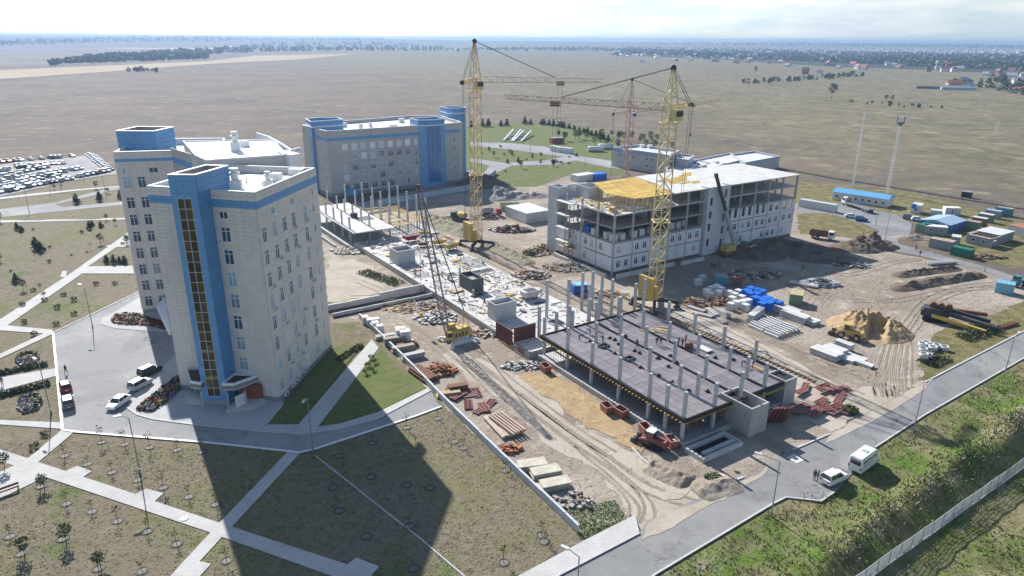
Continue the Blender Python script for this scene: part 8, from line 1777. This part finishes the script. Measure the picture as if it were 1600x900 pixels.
for px, z, rot, pose, top, legs, lb, hat in [
    ((1272, 750), .09, 2.4, 'stand', M_NAVY, M_NAVY, 'man in dark clothes by the white off-roader, left of two', None), ((1277, 752), .09, 1.0, 'stand', M_OVER, M_NAVY, 'man in dark clothes by the white off-roader, right of two', None),
    ((104, 584), .09, 1.2, 'walk', M_NAVY, M_NAVY, 'person in dark clothes walking on the forecourt', None), ((4, 602), .12, .5, 'stand', M_OVER, M_NAVY, 'person in grey at the left photo edge', None),
    ((905, 531), DZ, -1.2, 'bend', M_NAVY, M_NAVY, 'worker bending over the deck near its left side', None), ((942, 534), DZ, .6, 'bend', M_OVER, M_NAVY, 'worker crouched by the black timber frame', None),
    ((995, 543), DZ, 2.1, 'walk', M_NAVY, M_NAVY, 'worker striding alone across the middle of the deck', None), ((1026, 539), DZ, 0, 'stand', M_NAVY, M_OVER, 'worker standing on the deck, left of a talking pair', None), ((1032, 538), DZ, 3, 'stand', M_NAVY, M_NAVY, 'worker standing on the deck, right of a talking pair', None),
    ((1060, 541), DZ, 1, 'stand', M_ORV, M_NAVY, 'worker in red jacket beside the wire coil', None), ((1066, 541), DZ, 2, 'stand', M_NAVY, M_NAVY, 'worker in dark overall next to the red jacketed one', None), ((1071, 535), DZ, 4, 'stand', M_ORV, M_OVER, 'worker with red helmet behind the wire coil', M_HATR),
    ((1159, 572), DZ, 4, 'bend', M_NAVY, M_NAVY, 'worker crouching at the right part of the deck', M_HATR), ((1176, 575), DZ, 1, 'stand', M_NAVY, M_OVER, 'worker standing at the right end of the deck', None), ((922, 522), DZ, 1, 'bend', mat('teal_cloth', (0.05, 0.25, 0.33)), M_NAVY, 'worker in teal jacket bending by a column', None),
    ((757, 476), 1.53, 2, 'walk', M_NAVY, M_NAVY, 'worker running over the long slab', None), ((815, 541), .1, 0, 'stand', M_OVER, M_NAVY, 'worker with white helmet by the maroon formwork', M_HAT), ((1431, 391), .1, 0, 'stand', M_OVER, M_NAVY, 'person on the camp road, farther of two', None), ((1437, 400), .1, 2, 'walk', M_NAVY, M_NAVY, 'person in black on the camp road, nearer of two', None),
    ((1112, 419), .1, 0, 'stand', M_NAVY, M_NAVY, 'worker in the frame shade, first of three', None), ((1116, 420), .1, 2, 'stand', M_NAVY, M_NAVY, 'worker in the frame shade, middle of three', None), ((1122, 416), .1, 4, 'stand', M_NAVY, M_NAVY, 'worker in the frame shade, last of three', None), ((1254, 423), .1, 1, 'walk', M_NAVY, M_NAVY, 'worker walking in the shade of the soil heaps', None), ((1349, 367), .1, 1, 'stand', M_NAVY, M_NAVY, 'person on the weedy strip by the bend', None)]:
    person(gr(*px, z), rot, pose, top, legs, lb, None, hat)
# ------------------------------------------------------------------ verge grass
rng = random.Random(23); b = MB(); cnt = 0
while cnt < 26000:
    s_, d = rng.uniform(-6, 135), rng.uniform(.4, 36) ; p = V0 + VD * s_ + VN * d
    nv = noise.noise(Vector((p.x * .12, p.y * .12, 5))) + .7 * noise.noise(Vector((p.x * .5, p.y * .5, 8)))
    if nv < -.05 and rng.random() < .75: continue
    cnt += 1; z = height(p.x, p.y); hh = rng.uniform(.12, .42) * (1.8 if 7 < d < 13 and rng.random() < .5 else 1); a_ = rng.uniform(0, 6.28); w = rng.uniform(.05, .16)
    tip = Vector((p.x + rng.uniform(-.15, .15), p.y + rng.uniform(-.15, .15), z + hh)); e_ = Vector((cos(a_) * w, sin(a_) * w, 0)); q = Vector((p.x, p.y, z - .02))
    b.add([q - e_, q + e_, tip], [(0, 1, 2)], 0 if nv > .25 else 1 if rng.random() < .6 else 2)
tag(b.obj('verge_grass', [mat('blade_green', (0.13, 0.21, 0.035), var=.3), mat('blade_straw', (0.33, 0.28, 0.15), var=.25), mat('blade_olive', (0.15, 0.15, 0.05), var=.3)]), kind='stuff')
rng = random.Random(24); b = MB(); cnt = 0
LP = [Vector((p.x, p.y)) for p in [G(-50, 690), G(440, 705), G(480, 712), G(700, 640), G(900, 830), G(800, 905), G(-50, 905)]]
xs, ys = [p.x for p in LP], [p.y for p in LP]
while cnt < 9000:
    x, y = rng.uniform(min(xs), max(xs)), rng.uniform(min(ys), max(ys))
    if not inside((x, y), LP): continue
    nv = noise.noise(Vector((x * .07, y * .07, 2)))
    if nv < -.1 and rng.random() < .6: continue
    cnt += 1; hh, w, a_ = rng.uniform(.06, .16), rng.uniform(.05, .14), rng.uniform(0, 6.28); e_ = Vector((cos(a_) * w, sin(a_) * w, 0)); q = Vector((x, y, .0)); b.add([q - e_, q + e_, q + Vector((rng.uniform(-.1, .1), rng.uniform(-.1, .1), hh))], [(0, 1, 2)], 0 if nv > .3 else rng.choice((1, 2, 2)))
tag(b.obj('lawn_grass', [MATS['blade_green'], MATS['blade_straw'], MATS['blade_olive']]), kind='stuff')
rng = random.Random(71); b = MB(); cnt = 0        # shaggy dry weeds along the ditch bank
while cnt < 3600:
    s_, d = rng.uniform(14, 110), rng.gauss(10.0, 1.1); p = V0 + VD * s_ + VN * d
    if noise.noise(Vector((s_ * .11, 2, 9))) < -.12 and rng.random() < .85: continue
    cnt += 1; c = Vector((p.x, p.y, height(p.x, p.y) + rng.uniform(0, .75))); e_ = rng.uniform(.08, .2); u = Vector((rng.gauss(0, 1), rng.gauss(0, 1), rng.gauss(0, 1.6))).normalized(); w_ = u.cross(Vector((rng.gauss(0, 1), rng.gauss(0, 1), rng.gauss(0, 1)))).normalized()
    b.add([c - u * e_ * 1.6, c + w_ * e_ * .5, c + u * e_ * 1.6, c - w_ * e_ * .5], [(0, 1, 2, 3)], rng.choice((0, 0, 1, 2)))
tag(b.obj('bank_weeds', [mat('dry_weed', (0.27, 0.24, 0.18), var=.3), mat('olive_weed', (0.12, 0.12, 0.05), var=.3), mat('dark_weed', (0.06, 0.065, 0.035), var=.3)]), kind='stuff')
# ------------------------------------------------------------------ tree belts, scrub and the village far away
def belt(name, label, polys, n, smin, smax, leafs, seed, faces=26):
    rng = random.Random(seed); b = MB(); k = 0; xs = [q[0] for q in polys]; ys = [q[1] for q in polys]
    while k < n:
        x, y = rng.uniform(min(xs), max(xs)), rng.uniform(min(ys), max(ys))
        if not inside((x, y), polys): continue
        k += 1; p = G(x, y); p.z = height(p.x, p.y) - .5; s_ = rng.uniform(smin, smax); m = rng.randrange(len(leafs)); w = s_ * rng.uniform(.32, .5)
        for j in range(faces):
            a_, t_ = rng.uniform(0, 6.28), rng.uniform(-.9, 1); r_ = sqrt(max(0, 1 - t_ * t_)) * rng.uniform(.6, 1); c = p + Vector((cos(a_) * r_ * w, sin(a_) * r_ * w, s_ * (.55 + .45 * t_))); e_ = s_ * rng.uniform(.12, .26)
            u = Vector((rng.gauss(0, 1), rng.gauss(0, 1), rng.gauss(0, 1))).normalized(); w_ = u.cross(Vector((rng.gauss(0, 1), rng.gauss(0, 1), rng.gauss(0, 1)))).normalized(); b.add([c - u * e_, c + w_ * e_, c + u * e_, c - w_ * e_], [(0, 1, 2, 3)], m)
    o = b.obj(name, leafs, kind='stuff'); return o
belt('treeline', '', [(66, 105), (98, 100), (325, 92), (325, 84), (270, 81), (130, 92)], 800, 8, 14, [L_DARK, L_OLIVE, L_LIME], 1)
belt('treeline', '', [(190, 112), (205, 109), (256, 110), (250, 113)], 16, 5, 8, [L_DARK, L_OLIVE], 2)
belt('treeline', '', [(270, 82), (420, 70), (600, 70), (700, 76), (720, 81), (560, 80), (400, 82), (330, 86)], 620, 10, 18, [L_DARK, L_DARK, L_OLIVE], 3, 18)
belt('treeline', '', [(720, 80), (800, 79), (930, 80), (1060, 86), (1150, 92), (1150, 88), (1060, 81), (930, 76), (720, 77)], 620, 9, 16, [L_DARK, L_OLIVE], 4, 18)
belt('treeline', '', [(960, 85), (1600, 112), (1660, 112), (1660, 88), (1400, 84), (1150, 78), (980, 76)], 4200, 8, 15, [L_DARK, L_DARK, L_OLIVE, L_PINE], 5, 13)
belt('treeline', '', [(1150, 131), (1250, 123), (1350, 116), (1350, 119), (1290, 124), (1240, 127), (1150, 134)], 60, 4, 8, [L_DARK, L_OLIVE], 6)
belt('treeline', '', [(1300, 160), (1470, 172), (1475, 168), (1320, 158)], 14, 2, 4, [L_DARK, L_OLIVE], 7)
belt('treeline', '', [(1480, 131), (1530, 126), (1600, 128), (1600, 150), (1540, 138)], 50, 5, 9, [L_DARK, L_OLIVE, L_LIME], 8)
belt('treeline', '', [(1000, 72), (1660, 80), (1660, 76), (1200, 69)], 1100, 16, 26, [L_DARK], 9, 8)
belt('treeline', '', [(0, 70), (260, 66), (600, 66), (600, 69), (200, 70), (0, 73)], 700, 16, 26, [L_DARK], 10, 8)
for i, (x, y, s) in enumerate([(1299, 155, 4.5), (965, 91, 6), (1384, 158, 2), (1394, 158, 2), (1108, 98, 6), (1180, 114, 4)]): tree('round', L_DARK, G(x, y), s, 'lone round tree on the far meadow, %s from the site side' % nth(i), 'lone trees on the meadow')
M_RW, M_RR, M_RG, M_RD = paint('wall_white', (0.66, 0.64, 0.60), .7), paint('roof_red', (0.30, 0.09, 0.06), .6), paint('roof_grey', (0.32, 0.34, 0.37), .6), paint('roof_dark', (0.12, 0.10, 0.10), .6)
def house_mesh(w, l, h, g, mr):
    b = MB(); b.box(-w / 2, -l / 2, 0, w / 2, l / 2, h); b.add([(-w / 2, -l / 2, h), (-w / 2, l / 2, h), (0, -l / 2, h + g * .92), (0, l / 2, h + g * .92)], [(0, 1, 3, 2)])
    r = MB(); r.add([(-w / 2 - .5, -l / 2 - .5, h - .2), (0, -l / 2 - .5, h + g), (w / 2 + .5, -l / 2 - .5, h - .2), (-w / 2 - .5, l / 2 + .5, h - .2), (0, l / 2 + .5, h + g), (w / 2 + .5, l / 2 + .5, h - .2)], [(0, 1, 4, 3), (1, 2, 5, 4), (0, 2, 1), (3, 4, 5)])
    return b, r.mesh('roof', mr)
HM = {}
def house(p, rot, k, s, label):
    mr = (M_RR, M_RG, M_RD, M_RR)[k]; wm = (M_RW, M_RW, M_RR, C_BEIGE)[k]
    if k not in HM:
        wb, r = house_mesh((8, 9, 8, 10)[k], (10, 11, 9, 16)[k], (5, 4, 6, 3.5)[k], (3.4, 3, 3.8, 2.6)[k], mr)
        wi = MB(); [wi.box(x - .6, -5.6 if k == 0 else -(10, 11, 9, 16)[k] / 2 - .05, 1.5, x + .6, -(10, 11, 9, 16)[k] / 2 + .1, 2.9) for x in (-2, 2)]; HM[k] = (wb.mesh('wall', wm), r, wi.mesh('window', M_GLASS), MB().box(1, 1, (6, 5, 7, 4)[k], 1.8, 1.8, (9, 7.4, 10, 6.4)[k]).mesh('chimney', M_RR))
    t = thing('village_house', label, 'house', p, rot, 'village houses'); t.scale = (s, s, s); part('wall', HM[k][0], t); ro = part('roof', HM[k][1], t); part('window', HM[k][2], t); part('chimney', HM[k][3], ro)
rng = random.Random(64)
NEAR = [(1490, 133), (1505, 131), (1512, 138), (1570, 138), (1590, 130), (1340, 108), (1350, 109), (1310, 107), (1405, 106), (1230, 104), (1258, 116), (1280, 115), (1540, 118), (1560, 115), (1580, 114), (1490, 112), (1500, 110), (1600, 120), (1530, 108), (1450, 112), (1120, 90), (1140, 91), (1190, 93), (1108, 90), (1590, 143), (1598, 106), (1565, 128), (1550, 124), (1580, 122), (1598, 114), (1475, 112), (1200, 100), (1220, 98), (980, 88), (957, 85), (1028, 85), (823, 80), (1100, 94)]
for i, px in enumerate(NEAR): house(G(*px), rng.uniform(0, 3), rng.randrange(4), rng.uniform(.9, 1.4), 'village house with pitched roof on the plain, %s counting from the near side' % nth(i))
for row in range(60):
    x = rng.uniform(1000, 1600); y = 82 + (x - 1000) * .022 + rng.uniform(-5, 16); house(G(x, y), rng.uniform(0, 3), rng.randrange(4), rng.uniform(1.0, 1.5), 'house among the dark village trees, %s of the scattered roofs' % nth(row))
b = MB()
for k in range(1000):
    x = rng.uniform(960, 1640); y = 74.5 + (x - 960) * .010 + abs(rng.gauss(0, 7)) - 1; p = G(x, y); r_ = rng.uniform(0, 3); w, l, h = rng.uniform(8, 15), rng.uniform(10, 20), rng.uniform(4, 7); p.z = height(p.x, p.y)
    b.cbox(p, w, l, h, r_, m=0); b.cbox(p + Vector((0, 0, h)), w, l, 3, r_, m=rng.choice((1, 2, 2)), taper=.25)
b.obj('far_village', [paint('far_white_wall', (0.80, 0.80, 0.78), .6), M_RR, paint('far_pale_roof', (0.55, 0.58, 0.62), .5)], kind='stuff')
# walled yard, water tower and long barns
t = thing('walled_yard', 'long dark yard wall with red roofed buildings by the village', 'farmyard', G(1480, 139))
for a, c, h, m in [((1431, 138), (1470, 139), 3, M_RD), ((1470, 140), (1523, 141), 3.5, C_PBROOF)]: MB().bar(G(*a) + Vector((0, 0, h / 2)), G(*c) + Vector((0, 0, h / 2)), 6, h).obj('barn', m, parent=t)
p = G(1461, 115); t = thing('water_tower', 'white water tower before the dark village trees', 'tower', p); part('shaft', MB().tube((0, 0, 0), (0, 0, 17), 1.5, 10, 1.3).mesh('shaft', C_WHITE), t); b = MB(); b.lathe([(1.3, 17), (2.8, 19), (2.8, 23), (.02, 25)], n=12); part('tank', b.mesh('tank', C_WHITE), t)
for i, (x, y) in enumerate([(1210, 160), (1240, 160), (1244, 160), (1327, 157), (1463, 150), (1553, 212), (1557, 211), (1530, 172)]):
    t = thing('power_pole', 'thin pale pole on the meadow, %s from the frame side' % nth(i), 'pole', G(x, y), 0, 'poles on the meadow'); part('pole', MB().tube((0, 0, 0), (0, 0, 9), .2, 6).mesh('pole', C_WHITE), t); part('crossarm', MB().box(-.9, -.08, 8.2, .9, .08, 8.4).mesh('crossarm', C_WHITE), t)
t = thing('industrial_hall', 'long bright roofed hall among the distant trees', 'hall', G(358, 75)); MB().bar(G(345, 75.5) + Vector((0, 0, 4)), G(368, 74.5) + Vector((0, 0, 4)), 40, 8).obj('hall', C_WHITE, parent=t)
MB().bar(G(390, 75.5) + Vector((0, 0, 3)), G(412, 75.2) + Vector((0, 0, 3)), 30, 6).obj('annex', C_WHITE, parent=t)

t = thing('manhole_cover', 'pale square manhole slab on the access road in the deck shadow', 'manhole', gr(1243, 717, .085), SA); part('slab', MB().box(-.9, -.9, 0, .9, .9, .05).mesh('slab', PSL), t); b = MB(); b.lathe([(.01, .06), (.38, .06), (.4, .05)], n=14); part('lid', b.mesh('lid', M_DKST), t)
t = thing('manhole_cover', 'round manhole cover set in the diagonal paved walk', 'manhole', gr(288, 810, .15)); b = MB(); b.lathe([(.01, .03), (.5, .03), (.55, 0)], n=16); part('lid', b.mesh('lid', PSL), t)
